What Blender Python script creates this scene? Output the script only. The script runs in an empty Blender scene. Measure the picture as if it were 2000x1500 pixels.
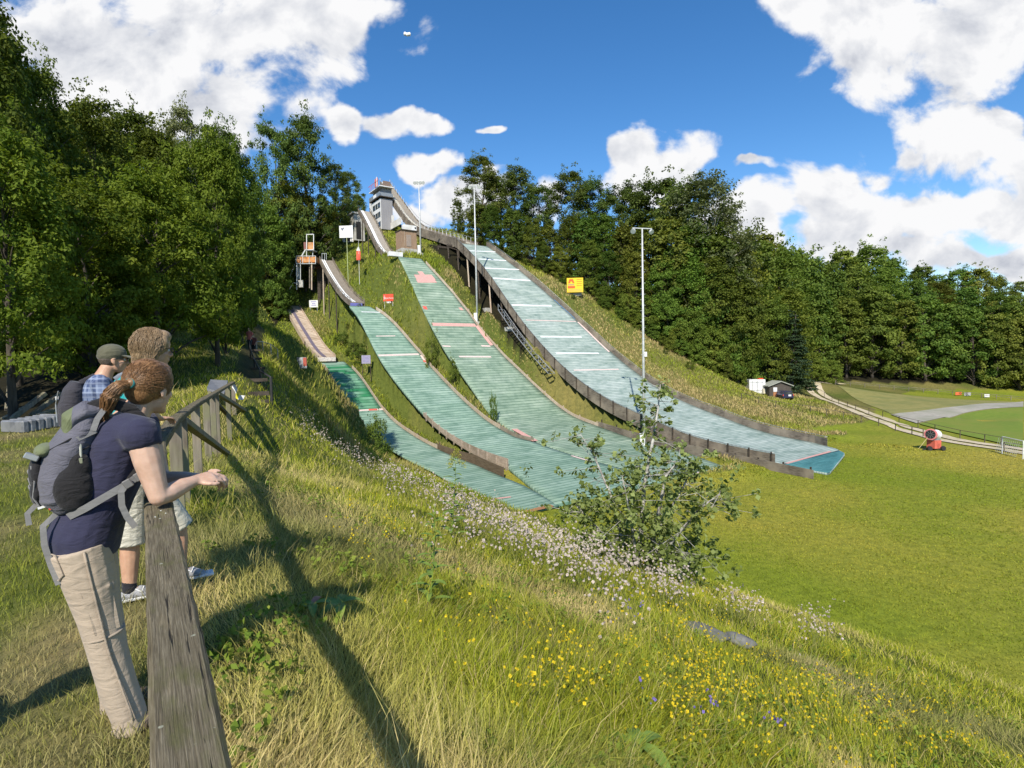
import bpy, bmesh, math, random
import numpy as np
from mathutils import Vector, Matrix, Euler, Quaternion
random.seed(11); RNG = np.random.default_rng(11)
SC = bpy.context.scene; COL = SC.collection
R = math.radians
# ---------------------------------------------------------------- camera frame
F = 1050.0; CX, CY = 1000.0, 750.0
CAMZ = 1.55; CAM = np.array([0.0, 0.0, CAMZ])
_p = math.atan(50/1050.); _a = R(1.2)
_f = np.array([0, math.cos(_p), -math.sin(_p)]); _r0 = np.array([1.0, 0, 0]); _u0 = np.array([0, math.sin(_p), math.cos(_p)])
_r = math.cos(_a)*_r0 - math.sin(_a)*_u0; _u = math.sin(_a)*_r0 + math.cos(_a)*_u0
def ray(x, y): return _f + (x-CX)/F*_r - (y-CY)/F*_u
def P(x, y, Y): d = ray(x, y); return CAM + d*(Y/d[1])
def PZ(x, y, z): d = ray(x, y); return CAM + d*((z-CAMZ)/d[2])
def PL(x, y, A, D):
    d = ray(x, y); n = np.array([-D[1], D[0]]); t = n.dot(np.asarray(A)[:2]-CAM[:2])/n.dot(d[:2]); return CAM + d*t
def proj(q):
    v = np.asarray(q)-CAM; z = v@_f; return CX+F*(v@_r)/z, CY-F*(v@_u)/z
# ---------------------------------------------------------------- objects
def tag(o, label=None, cat=None, group=None, kind=None):
    if label: o['label'] = label
    if cat: o['category'] = cat
    if group: o['group'] = group
    if kind: o['kind'] = kind
    return o
def thing(name, label, cat, loc=(0, 0, 0), rz=0.0, group=None):
    o = bpy.data.objects.new(name, None); COL.objects.link(o)
    o.location = tuple(float(v) for v in loc); o.rotation_euler = (0, 0, rz); o.empty_display_size = .3
    return tag(o, label, cat, group)
def pinv(parent):
    M = Matrix.Identity(4); o = parent
    chain = []
    while o is not None: chain.append(o); o = o.parent
    for o in reversed(chain):
        M = M @ o.matrix_parent_inverse @ (Matrix.Translation(o.location) @ o.rotation_euler.to_matrix().to_4x4() @ Matrix.Diagonal((*o.scale, 1)))
    return M.inverted()
def link(name, me, parent=None, world=True, mat=None):
    o = bpy.data.objects.new(name, me); COL.objects.link(o)
    if mat is not None: me.materials.append(mat)
    if parent is not None:
        o.parent = parent
        if world: o.matrix_parent_inverse = pinv(parent)
    return o
def np_mesh(name, V, quads=None, tris=None, cols=None, smooth=False, uv=None):
    me = bpy.data.meshes.new(name); V = np.asarray(V, np.float32)
    nq = 0 if quads is None else len(quads); nt = 0 if tris is None else len(tris)
    me.vertices.add(len(V)); me.vertices.foreach_set('co', V.ravel())
    loops = []; 
    if nq: loops.append(np.asarray(quads, np.int32).ravel())
    if nt: loops.append(np.asarray(tris, np.int32).ravel())
    L = np.concatenate(loops); me.loops.add(len(L)); me.loops.foreach_set('vertex_index', L)
    me.polygons.add(nq+nt)
    st = np.concatenate([np.arange(nq, dtype=np.int32)*4, nq*4+np.arange(nt, dtype=np.int32)*3])
    me.polygons.foreach_set('loop_start', st.astype(np.int32))
    if smooth: me.polygons.foreach_set('use_smooth', np.ones(nq+nt, bool))
    if cols is not None:
        a = me.color_attributes.new('Col', 'FLOAT_COLOR', 'POINT'); c = np.ones((len(V), 4), np.float32); c[:, :3] = cols
        a.data.foreach_set('color', c.ravel())
    if uv is not None:
        l = me.uv_layers.new(name='UVMap'); l.data.foreach_set('uv', np.asarray(uv, np.float32)[L].ravel())
    me.update(calc_edges=True); me.validate(); return me
class MB:
    """collects shapes, builds ONE mesh object"""
    def __init__(s): s.v = []; s.f = []
    def add(s, vs, fs):
        n = len(s.v); s.v += [tuple(float(c) for c in v) for v in vs]; s.f += [tuple(i+n for i in f) for f in fs]; return s
    def box(s, c, size, M=None):
        hx, hy, hz = size[0]/2, size[1]/2, size[2]/2
        vs = [Vector((x*hx, y*hy, z*hz)) for x in (-1, 1) for y in (-1, 1) for z in (-1, 1)]
        if M is not None: vs = [M @ v for v in vs]
        c = Vector(c)
        return s.add([v+c for v in vs], [(0, 1, 3, 2), (4, 6, 7, 5), (0, 4, 5, 1), (2, 3, 7, 6), (0, 2, 6, 4), (1, 5, 7, 3)])
    def beam(s, a, b, w, h, up=(0, 0, 1), taper=1.0):
        a = Vector(a); b = Vector(b); d = (b-a).normalized(); upv = Vector(up)
        if abs(d.dot(upv)) > .98: upv = Vector((1, 0, 0)) if abs(d.x) < .9 else Vector((0, 1, 0))
        sd = d.cross(upv).normalized(); u2 = sd.cross(d).normalized(); vs = []
        for q, k in ((a, 1.0), (b, taper)):
            for x, z in ((-1, -1), (1, -1), (1, 1), (-1, 1)): vs.append(q+sd*x*w/2*k+u2*z*h/2*k)
        return s.add(vs, [(0, 1, 2, 3), (7, 6, 5, 4), (0, 4, 5, 1), (1, 5, 6, 2), (2, 6, 7, 3), (3, 7, 4, 0)])
    def tube(s, pts, radii, n=8, cap=True, ell=None, up=None):
        pts = [Vector(p) for p in pts]
        if not hasattr(radii, '__len__'): radii = [radii]*len(pts)
        rings = []; prev = None
        for i, p in enumerate(pts):
            t = (pts[min(i+1, len(pts)-1)]-pts[max(i-1, 0)]); t = t.normalized() if t.length > 1e-9 else Vector((0, 0, 1))
            if prev is None:
                ref = Vector(up) if up is not None else (Vector((0, 0, 1)) if abs(t.z) < .9 else Vector((1, 0, 0)))
                x = t.cross(ref).normalized()
            else:
                x = (prev - t*prev.dot(t)).normalized()
            prev = x; y = t.cross(x).normalized()
            rr = radii[i]; rx, ry = (rr if hasattr(rr, '__len__') else (rr, rr))
            rings.append([p + x*math.cos(2*math.pi*k/n)*rx + y*math.sin(2*math.pi*k/n)*ry for k in range(n)])
        vs = [v for r in rings for v in r]; fs = []
        for i in range(len(pts)-1):
            for k in range(n):
                k2 = (k+1) % n; fs.append((i*n+k, i*n+k2, (i+1)*n+k2, (i+1)*n+k))
        if cap:
            fs.append(tuple(range(n-1, -1, -1))); fs.append(tuple((len(pts)-1)*n+k for k in range(n)))
        return s.add(vs, fs)
    def lathe(s, prof, M=None, n=20, c=(0, 0, 0)):
        """prof: list of (r, z); revolve about local z"""
        vs = []; fs = []
        for r, z in prof:
            for k in range(n):
                v = Vector((r*math.cos(2*math.pi*k/n), r*math.sin(2*math.pi*k/n), z)); vs.append((M @ v if M is not None else v)+Vector(c))
        for i in range(len(prof)-1):
            for k in range(n):
                k2 = (k+1) % n; fs.append((i*n+k, i*n+k2, (i+1)*n+k2, (i+1)*n+k))
        fs.append(tuple(range(n-1, -1, -1))); fs.append(tuple((len(prof)-1)*n+k for k in range(n)))
        return s.add(vs, fs)
    def ball(s, c, r, n=12, M=None):
        rx, ry, rz = r if hasattr(r, '__len__') else (r, r, r); vs = []; fs = []; m = max(4, n//2)
        for i in range(m+1):
            th = math.pi*i/m
            for k in range(n):
                ph = 2*math.pi*k/n; v = Vector((rx*math.sin(th)*math.cos(ph), ry*math.sin(th)*math.sin(ph), rz*math.cos(th)))
                vs.append((M @ v if M is not None else v)+Vector(c))
        for i in range(m):
            for k in range(n):
                k2 = (k+1) % n; fs.append((i*n+k, (i+1)*n+k, (i+1)*n+k2, i*n+k2))
        return s.add(vs, fs)
    def prism(s, poly, z0, z1, M=None):
        n = len(poly); vs = [Vector((x, y, z0)) for x, y in poly]+[Vector((x, y, z1)) for x, y in poly]
        if M is not None: vs = [M @ v for v in vs]
        return s.add(vs, [tuple(range(n-1, -1, -1)), tuple(range(n, 2*n))]+[(i, (i+1) % n, n+(i+1) % n, n+i) for i in range(n)])
    def ribbon(s, A, B, thick=None):
        """quad strip between polylines A and B (optionally given thickness downward vector)"""
        n = len(A); vs = list(A)+list(B); fs = [(i, i+1, n+i+1, n+i) for i in range(n-1)]
        return s.add(vs, fs)
    def build(s, name, mat=None, parent=None, smooth=False, world=True, bevel=0.0, uv=None, fix=True):
        me = bpy.data.meshes.new(name); me.from_pydata(s.v, [], s.f)
        if fix:
            bm = bmesh.new(); bm.from_mesh(me); bmesh.ops.remove_doubles(bm, verts=bm.verts, dist=1e-5)
            bmesh.ops.dissolve_degenerate(bm, edges=bm.edges, dist=1e-6)
            bmesh.ops.recalc_face_normals(bm, faces=bm.faces)
            if bevel > 0: bmesh.ops.bevel(bm, geom=list(bm.edges), offset=bevel, segments=1, affect='EDGES', clamp_overlap=True)
            bm.to_mesh(me); bm.free()
        if smooth:
            for p in me.polygons: p.use_smooth = True
        me.update(); return link(name, me, parent, world, mat)
def Mx(x, z=None, y=None):
    """rotation matrix whose local x axis = x, local z ~ z"""
    x = Vector(x).normalized(); z = Vector(z if z is not None else (0, 0, 1)); y = z.cross(x).normalized(); z = x.cross(y).normalized()
    return Matrix((x, y, z)).transposed()
# ---------------------------------------------------------------- numpy noise
_LAT = np.random.default_rng(5).random((256, 256))
def vnoise(x, y, sc=1.0, oct=3):
    x = np.asarray(x, float)/sc; y = np.asarray(y, float)/sc; out = 0; amp = 1; tot = 0
    for o in range(oct):
        xi = np.floor(x).astype(int); yi = np.floor(y).astype(int); fx = x-xi; fy = y-yi; fx = fx*fx*(3-2*fx); fy = fy*fy*(3-2*fy)
        a = _LAT[xi % 256, yi % 256]; b = _LAT[(xi+1) % 256, yi % 256]; c = _LAT[xi % 256, (yi+1) % 256]; d = _LAT[(xi+1) % 256, (yi+1) % 256]
        out = out+amp*((a*(1-fx)+b*fx)*(1-fy)+(c*(1-fx)+d*fx)*fy); tot += amp; amp *= .5; x = x*2.03+17.3; y = y*2.03+5.7
    return out/tot
# ---------------------------------------------------------------- materials
def nodes(name):
    m = bpy.data.materials.new(name); m.use_nodes = True; nt = m.node_tree; nt.nodes.clear()
    out = nt.nodes.new('ShaderNodeOutputMaterial'); b = nt.nodes.new('ShaderNodeBsdfPrincipled'); nt.links.new(b.outputs[0], out.inputs[0])
    return m, nt, b, out
def N(nt, t, **kw):
    n = nt.nodes.new(t)
    for k, v in kw.items(): setattr(n, k, v)
    return n
def noise(nt, vec, scale, detail=4, rough=.55, dist=0):
    n = N(nt, 'ShaderNodeTexNoise'); n.inputs['Scale'].default_value = scale; n.inputs['Detail'].default_value = detail
    n.inputs['Roughness'].default_value = rough; n.inputs['Distortion'].default_value = dist
    if vec is not None: nt.links.new(vec, n.inputs['Vector'])
    return n.outputs['Fac']
def ramp(nt, fac, stops):
    n = N(nt, 'ShaderNodeValToRGB'); cr = n.color_ramp
    while len(cr.elements) < len(stops): cr.elements.new(.5)
    for e, (p, c) in zip(cr.elements, stops): e.position = p; e.color = (*c, 1) if len(c) == 3 else c
    nt.links.new(fac, n.inputs[0]); return n.outputs[0]
def mix(nt, fac, a, b, mode='MIX'):
    n = N(nt, 'ShaderNodeMix', data_type='RGBA', blend_type=mode)
    for i, v in ((0, fac), (6, a), (7, b)):
        if hasattr(v, 'links') or hasattr(v, 'is_linked'): nt.links.new(v, n.inputs[i])
        elif i == 0: n.inputs[0].default_value = v
        else: n.inputs[i].default_value = (*v, 1)
    return n.outputs[2]
def mapping(nt, src, scale=(1, 1, 1), rot=(0, 0, 0)):
    m = N(nt, 'ShaderNodeMapping'); m.inputs['Scale'].default_value = scale; m.inputs['Rotation'].default_value = rot
    nt.links.new(src, m.inputs['Vector']); return m.outputs[0]
def bump(nt, b, h, strength=.3, dist=.02):
    n = N(nt, 'ShaderNodeBump'); n.inputs['Strength'].default_value = strength; n.inputs['Distance'].default_value = dist
    nt.links.new(h, n.inputs['Height']); nt.links.new(n.outputs[0], b.inputs['Normal'])
def coord(nt, which='Object'): return N(nt, 'ShaderNodeTexCoord').outputs[which]
def mat_noise(name, c1, c2, scale=8, rough=.7, bmp=.2, bd=.01, metal=0, stretch=(1, 1, 1), rot=(0, 0, 0), c3=None, s2=1.5, spec=.3, detail=5, lo=.35, hi=.65):
    m, nt, b, _ = nodes(name); v = mapping(nt, coord(nt), stretch, rot)
    f = noise(nt, v, scale, detail); col = ramp(nt, f, [(lo, c1), (hi, c2)])
    if c3 is not None: col = mix(nt, ramp(nt, noise(nt, coord(nt), s2, 3), [(.45, (0, 0, 0)), (.65, (1, 1, 1))]), col, c3)
    nt.links.new(col, b.inputs['Base Color']); b.inputs['Roughness'].default_value = rough; b.inputs['Metallic'].default_value = metal
    b.inputs['Specular IOR Level'].default_value = spec
    if bmp: bump(nt, b, f, bmp, bd)
    return m
def mat_leaf(name, c1, c2, trans=.35, rough=.55, sc=.6, vary=.5):
    """foliage: colour by leaf clump (Col attribute) and by plant; thin leaf lets light through"""
    m, nt, b, out = nodes(name)
    a = N(nt, 'ShaderNodeAttribute', attribute_name='Col'); oi = N(nt, 'ShaderNodeObjectInfo')
    sep = N(nt, 'ShaderNodeSeparateColor'); nt.links.new(a.outputs['Color'], sep.inputs[0])
    col = mix(nt, sep.outputs[0], c1, c2)
    hsv = N(nt, 'ShaderNodeHueSaturation'); nt.links.new(col, hsv.inputs['Color'])
    mr = N(nt, 'ShaderNodeMapRange'); mr.inputs[3].default_value = 1-vary*.45; mr.inputs[4].default_value = 1+vary*.45
    nt.links.new(oi.outputs['Random'], mr.inputs[0]); nt.links.new(mr.outputs[0], hsv.inputs['Value'])
    mr2 = N(nt, 'ShaderNodeMapRange'); mr2.inputs[3].default_value = .5-.022*vary*2; mr2.inputs[4].default_value = .5+.022*vary*2
    mt = N(nt, 'ShaderNodeMath', operation='FRACT'); mm = N(nt, 'ShaderNodeMath', operation='MULTIPLY'); mm.inputs[1].default_value = 7.31
    nt.links.new(oi.outputs['Random'], mm.inputs[0]); nt.links.new(mm.outputs[0], mt.inputs[0]); nt.links.new(mt.outputs[0], mr2.inputs[0]); nt.links.new(mr2.outputs[0], hsv.inputs['Hue'])
    nt.links.new(hsv.outputs[0], b.inputs['Base Color']); b.inputs['Roughness'].default_value = max(rough, .6); b.inputs['Specular IOR Level'].default_value = .12
    tr = N(nt, 'ShaderNodeBsdfTranslucent'); g = mix(nt, 1.0, hsv.outputs[0], (1.0, 1.05, .45), 'MULTIPLY'); nt.links.new(g, tr.inputs[0])
    ms = N(nt, 'ShaderNodeMixShader'); ms.inputs[0].default_value = trans
    nt.links.new(b.outputs[0], ms.inputs[1]); nt.links.new(tr.outputs[0], ms.inputs[2]); nt.links.new(ms.outputs[0], out.inputs[0])
    return m
def mat_plain(name, c, rough=.5, metal=0, v=.12, scale=6, spec=.35):
    c1 = tuple(max(0, k*(1-v)) for k in c); c2 = tuple(min(1, k*(1+v)) for k in c)
    return mat_noise(name, c1, c2, scale, rough, .06, .003, metal, spec=spec)
ORD = ['first', 'second', 'third', 'fourth', 'fifth', 'sixth', 'seventh', 'eighth', 'ninth', 'tenth', 'eleventh', 'twelfth', 'thirteenth', 'fourteenth', 'fifteenth', 'sixteenth', 'seventeenth', 'eighteenth', 'nineteenth', 'twentieth', 'twenty-first', 'twenty-second', 'twenty-third', 'twenty-fourth', 'twenty-fifth', 'twenty-sixth', 'twenty-seventh', 'twenty-eighth', 'twenty-ninth', 'thirtieth']
def text_mesh(body, size, mat, name, parent, M, ext=.004, align='CENTER', bold=False):
    cu = bpy.data.curves.new(name, 'FONT'); cu.body = body; cu.size = size; cu.extrude = ext; cu.align_x = align; cu.align_y = 'CENTER'; cu.resolution_u = 2
    if bold: cu.offset = size*.03
    o = bpy.data.objects.new(name, cu); COL.objects.link(o)
    dg = bpy.context.evaluated_depsgraph_get(); me = bpy.data.meshes.new_from_object(o.evaluated_get(dg)); bpy.data.objects.remove(o)
    me.transform(M); return link(name, me, parent, True, mat)
LZ = -9.15                                    # level of the mown outrun lawn
U = np.array([-.57, .82]); U /= np.linalg.norm(U); C = np.array([U[1], -U[0]])
J2A = np.array((24.5, 46.0))-C*9.5
def smooth1(a, n=2):
    a = np.array(a, float)
    for _ in range(n):
        b = a.copy(); b[1:-1] = .25*a[:-2]+.5*a[1:-1]+.25*a[2:]; a = b
    return a
class Strip:
    """one landing slope: left edge line in plan, height and width along it (s metres uphill)"""
    def __init__(s, A, pts, dz, extra_z, W, loff, s0):
        s.A = np.array(A); q = [PL(x, y, s.A, U) for x, y in pts]
        sv = [float((p[:2]-s.A)@U) for p in q]; zv = [p[2]-dz for p in q]
        for a, b in extra_z: sv.append(a); zv.append(b)
        o = np.argsort(sv); sv = np.array(sv)[o]; zv = np.array(zv)[o]
        s.s1 = sv[-1]; s.s0 = s0; g = np.linspace(s0, s.s1, 90); z = np.interp(g, sv, zv); k = 9; zp = np.concatenate([2*z[0]-z[1:k+1][::-1], z, 2*z[-1]-z[-k-1:-1][::-1]])
        w = np.hanning(2*k+3)[1:-1]; w /= w.sum(); s.g = g; s.z = np.maximum(np.convolve(zp, w, 'valid'), LZ+.07)
        s.Ws, s.Wv = zip(*sorted(W)); s.Ls, s.Lv = zip(*sorted(loff))
    def W(s, t): return np.interp(t, s.Ws, s.Wv)
    def lo(s, t): return np.interp(t, s.Ls, s.Lv)
    def pt(s, t, f, up=0.0, off=0.0):
        p = s.A+U*t+C*(s.lo(t)+f*s.W(t)+off); return np.array([p[0], p[1], np.interp(t, s.g, s.z)+up])
    def locate(s, x, y):
        t, f = np.meshgrid(np.linspace(s.s0, s.s1, 700), np.linspace(-.05, 1.05, 111), indexing='ij'); q = s.A+U*t[..., None]+C*(s.lo(t)+f*s.W(t))[..., None]
        v = np.concatenate([q, np.interp(t, s.g, s.z)[..., None]], -1)-CAM; z = v@_f; d = (CX+F*(v@_r)/z-x)**2+(CY-F*(v@_u)/z-y)**2
        k = np.unravel_index(np.argmin(d), d.shape); return float(t[k]), float(f[k])
BIG = Strip((27.0, 47.5), [(889, 463), (918, 490), (949, 524), (975, 560), (999, 599), (1027, 636), (1064, 680), (1105, 722), (1162, 766), (1204, 789), (1255, 809), (1343, 851)], 1.0, [(7.3, -8.85), (3, -9.05), (-1, -9.1)],
    [(-.9, .5), (2.2, 10.6), (4, 12.6), (7.3, 14.2), (20, 14.3), (34, 14.3), (38.7, 13.9), (43.3, 13.3), (47, 12.3), (50.4, 10.9), (54.4, 9.3), (59.5, 8.0), (64.7, 7.1)], [(0, 0)], -.9)
J2 = Strip(J2A, [(778, 501), (790, 522), (802, 546), (810, 570), (820, 590), (828, 616), (843, 632), (853, 659), (866, 683), (889, 714), (918, 750), (936, 781), (965, 824), (996, 836), (1048, 863)], 0, [(22, -8.3), (18, -8.62), (14.3, -8.86), (9, -9.03), (5.7, -9.08)],
    [(5.7, 8), (12, 10.8), (24.6, 12.0), (33.4, 11.7), (36, 11.2), (39, 10.4), (43, 9.75), (46.7, 9.2), (50, 8.4), (52.8, 8.0), (55.9, 6.9), (57.4, 6.1), (59.6, 5.1), (62, 4.2)], [(0, 0)], 5.7)
J3 = Strip(J2A-C*8.5, [(682, 597), (696, 610), (706, 626), (716, 650), (728, 676), (738, 696), (760, 728), (790, 766), (820, 800), (850, 832), (900, 868)], 0, [(22, -8.4), (18, -8.65), (14.3, -8.86), (9, -9.03), (6, -9.08)],
    [(6, 12.4), (12, 10.4), (18, 8.4), (24.6, 8.3), (27, 7.2), (33, 7.0), (41, 6.95), (46, 6.9), (50.6, 6.7), (52.5, 6.3), (54.9, 5.7), (57, 5.1), (59, 4.5), (62.4, 3.4)], [(18, 0), (12, -2), (6, -4)], 6)
J4 = Strip(J2A-C*14.5, [(625, 707), (640, 723), (648, 734), (660, 758), (670, 778), (680, 800), (692, 820)], 0, [(39.4, -6.9), (33.8, -7.95), (27.3, -8.65), (20.5, -8.98), (5.8, -9.08)],
    [(5.8, 4.1), (12, 4.8), (30, 4.7), (44, 4.45), (50, 4.1), (58.5, 3.6)], [(22, 0), (5.8, -2)], 5.8)
STRIPS = [BIG, J2, J3, J4]
# in-run lines : (bottom point, top point) in plan and height, centre line
def inrun_pts(pix, A):
    return [PL(x, y, A, U) for x, y in pix]
# ---------------------------------------------------------------- terrain heights
def fence_s(x, y): return (x+.51+.68*(y-.79))*.827
CP = []
def cp(x, y, z): CP.append((x, y, z))
def cpx(px, py, Y): CP.append(tuple(P(px, py, Y)))
for t in (-6, -2, 1, 3, 5, 8, 12, 16, 21, 27, 34, 41, 47):
    bx, by = -.51-.68*(t-.79), t
    rise = float(np.interp(t, [-6, 1, 3, 6, 14, 24, 34, 47], [0, 0, .06, .14, .3, .1, -.4, -1.2]))
    for s in (-1.6, -.5, .25, .9, 2, 4, 7, 10.5, 14.5, 18):
        sf = float(np.interp(t+s*.562, [12, 17, 19.5, 23, 30, 36, 42], [23, 22.3, 18.6, 18.0, 20.3, 21.6, 21.8]))
        z = rise if s < .3 else rise-.05-9.1/(sf-.3)*(s-.3)
        if t >= 34 and s < 14: continue
        if 18 < t < 34 and s < 10: continue
        if 14 < t < 18 and 0 < s < 3.5: continue
        cp(bx+s*.827, by+s*.562, max(z, LZ+.25))
    if t < 44:
        for s in (22.6, 25): cp(bx+s*.827, by+s*.562, LZ)
for x in (14, 22, 30, 40, 52, 66): 
    for y in (-8, 2, 12, 22, 32, 42):
        if fence_s(x, y) > 27: cp(x, y, LZ)
for x, y, z in [(-4, 0, .0), (-4, 4, .1), (-7, 2, .05), (-8, 7, .12), (-12, 4, .1), (-12, 12, .2), (-16, 18, .3), (-11, 17, .35), (-20, 8, .4), (-9, -5, 0), (-20, -8, 0), (0, -10, 0), (-40, -15, 1), (-25, 22, 1.2), (-40, 15, 3), (-60, 20, 6), (-100, 30, 12),
                (-25, 34, 3.0), (-35, 40, 6), (-30, 60, 6.5), (-34, 75, 8.5), (-45, 60, 9), (-60, 60, 12), (-60, 90, 19), (-45, 85, 14), (-90, 90, 24), (-60, 75, 15)]: cp(x, y, z)
# hillside round the jumps
for st, side, offs in ((J4, 0, (-1.2, -3.5)), (J3, 0, (-.9,)), (J3, 1, (.7,)), (J2, 0, (-.7,)), (J2, 1, (.8,)), (BIG, 1, (1.2, 4.0, 8.0))):
    for t in np.linspace(st.s0+3, st.s1-1, 12):
        if st is J4 and t < 40 : continue
        if st is BIG and t > 41: continue
        if st in (J3, J2) and side == 0 and t < 26: continue
        if st is J3 and side == 1 and t < 27: continue
        if st is J2 and side == 1 and t < 12: continue
        for o in offs:
            p = st.pt(t, side, -.12, o); p[2] += .06*abs(o) if st is J4 else (.05*max(0, o-1.2) if st is BIG else 0); cp(*p)
for t in (8, 14, 20, 27, 34, 39): p = BIG.pt(t, 0, -.2, -1.0); cp(*p)
for t, dl, dr in ((43, 1.3, .5), (47, 3.2, .9), (51, 4.6, 1.6), (55, 5.6, 2.2), (60, 5.8, 2.8), (64.5, 4.6, 3.0)):
    p = BIG.pt(t, 0, -dl, -.3); cp(*p); p = BIG.pt(t, .5, -(dl*.7+dr*.3)); cp(*p); p = BIG.pt(t, 1, -dr, .3); cp(*p)
for a in [(880, 520, 99), (905, 560, 93), (940, 602, 87.5), (900, 545, 97), (930, 580, 94), (860, 500, 103), (800, 490, 101), (822, 503, 99), (745, 500, 99), (770, 480, 106), (720, 480, 112), (680, 470, 114), (650, 475, 113), (735, 446, 129), (770, 456, 126), (830, 474, 112), (700, 450, 124), (680, 560, 99), (650, 545, 104), (640, 590, 96), (600, 564, 101), (565, 572, 104), (545, 612, 100), (520, 645, 74), (720, 530, 100), (740, 570, 94),
          (1120, 577, 99), (1170, 606, 99), (1250, 652, 97), (1330, 700, 93), (1100, 555, 105), (1060, 530, 112), (1420, 742, 93), (1480, 772, 97), (1540, 775, 97), (1500, 832, 69), (1600, 845, 70), (1700, 868, 62), (1585, 763, 115), (1600, 747, 127), (1560, 745, 120), (1640, 752, 132), (1800, 764, 133), (2000, 779, 124), (1900, 772, 128), (1800, 826, 78.5), (1760, 800, 95), (1900, 800, 92), (1990, 830, 80), (1850, 862, 62), (1750, 833, 73.5), (1680, 806, 87), (1620, 783, 102), (1960, 882, 57), (940, 480, 122), (900, 455, 130)]: cpx(*a)
for x, y, z in [(60, 175, -2), (80, 160, -1), (105, 160, 0), (150, 160, 2), (100, 190, 12), (140, 200, 14), (190, 200, 14), (60, 200, 8), (60, 150, -4), (45, 140, -2), (40, 125, 2), (30, 120, 10), (20, 130, 20), (0, 140, 29), (-25, 150, 38), (-50, 140, 37), (-70, 120, 27), (-60, 170, 38), (0, 200, 38), (40, 220, 28), (100, 260, 22), (200, 260, 22), (130, 130, -10), (180, 120, -10), (110, 90, -9.6), (160, 60, -9.6), (100, 40, -9.3), (120, 0, -9.3), (80, -40, -9.15), (200, 0, -9), (20, -30, -9), (0, -40, -2), (-40, -60, 2), (-150, 0, 16), (-160, 120, 36), (-100, 200, 42)]: cp(x, y, z)
for k in range(16):
    a = 2*math.pi*k/16; cp(420*math.cos(a), 420*math.sin(a), 18+8*math.sin(3*a)); cp(900*math.cos(a), 900*math.sin(a), 15)
for px, py in [(569, 597), (580, 615), (592, 636), (604, 655), (616, 674), (627, 688), (638, 699)]:
    p = PL(px, py, J4.pt(J4.s1, .5), U); cp(p[0], p[1], p[2]-.8); cp(p[0]-2.6, p[1]-1.5, p[2]-.9); cp(p[0]+2.6, p[1]+1.5, p[2]-.2)
for a in [(478, 768, 16), (488, 742, 20), (492, 720, 25), (490, 700, 31), (489, 688, 36.5), (497, 672, 44), (515, 655, 54), (470, 745, 20), (470, 715, 27), (462, 690, 38), (560, 850, 17.5), (600, 865, 20), (540, 805, 21), (560, 784, 27), (600, 805, 33), (600, 765, 43), (560, 742, 34), (530, 742, 27), (640, 822, 46), (640, 785, 57), (520, 705, 40), (560, 700, 52), (600, 730, 56), (510, 775, 19), (640, 870, 30), (680, 900, 27)]: cpx(*a)
CP = np.array(CP)
def _phi(r2): return r2*np.log(r2+1e-9)*.5
def _tps(pts, z, lam):
    sc = 60.0; X = pts/sc; n = len(X); r2 = ((X[:, None]-X[None])**2).sum(-1)
    A = np.zeros((n+3, n+3)); A[:n, :n] = _phi(r2)+lam*np.eye(n); A[:n, n] = 1; A[:n, n+1:] = X; A[n, :n] = 1; A[n+1:, :n] = X.T
    w = np.linalg.solve(A, np.concatenate([z, np.zeros(3)])); return X, w, sc
_TX, _TW, _TS = _tps(CP[:, :2], CP[:, 2], 2e-5)
def tps_eval(x, y):
    x = np.asarray(x, float).ravel(); y = np.asarray(y, float).ravel(); out = np.empty(len(x)); n = len(_TX)
    for i in range(0, len(x), 20000):
        q = np.stack([x[i:i+20000], y[i:i+20000]], 1)/_TS
        r2 = ((q**2).sum(1)[:, None]+(_TX**2).sum(1)[None]-2*q@_TX.T).clip(0)
        out[i:i+20000] = _phi(r2)@_TW[:n]+_TW[n]+q@_TW[n+1:]
    return out
# polar grid of the ground sheet, finest where the scene is looked at
_th = np.concatenate([np.arange(-180, -58, 2.0), np.arange(-58, 58, .22), np.arange(58, 180.01, 2.0)])*math.pi/180
_rad = np.concatenate([[0.0], np.geomspace(.35, 1000, 470)])
GT, GR = np.meshgrid(_th, _rad[1:], indexing='ij')
GX = np.sin(GT)*GR; GY = np.cos(GT)*GR
GZ = tps_eval(GX, GY).reshape(GX.shape)
far = np.clip((GR-300)/300, 0, 1); GZ = GZ*(1-far)+15*far
# keep the lawn floor level, drape below the mats
GZ = np.where((GZ < LZ+.25) & (GR < 110) & (GZ > LZ-1.2), LZ+(GZ-LZ)*.25, GZ)
_s = (GX-BIG.A[0])*U[0]+(GY-BIG.A[1])*U[1]; _c = (GX-BIG.A[0])*C[0]+(GY-BIG.A[1])*C[1]     # bank that carries the left wall of the largest jump
_t = np.interp(_s, BIG.g, BIG.z)-.5-.42*np.clip(-_c-.3, 0, 9)-np.clip(_s-38, 0, 9)*.8; GZ = np.where((_s > 4) & (_s < 44) & (_c > -7) & (_c < 16), np.maximum(GZ, _t), GZ)
for st in STRIPS:
    qx = GX-st.A[0]; qy = GY-st.A[1]; s_ = qx*U[0]+qy*U[1]; c_ = qx*C[0]+qy*C[1]-np.interp(s_, st.Ls, st.Lv)
    W_ = np.interp(s_, st.Ws, st.Wv); zs = np.interp(s_, st.g, st.z)
    ins = (s_ > st.s0-.8) & (s_ < st.s1+1.0) & (c_ > -.5) & (c_ < W_+.5)
    GZ = np.where(ins, np.minimum(GZ, np.maximum(zs-.28, LZ-.12)), GZ)
    ring = (s_ > st.s0+2) & (s_ < st.s1+1.0) & (c_ > -1.5) & (c_ < W_+(.9 if st is J2 else 1.8)) & ~ins
    GZ = np.where(ring, np.minimum(GZ, zs+.12), GZ)
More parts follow.
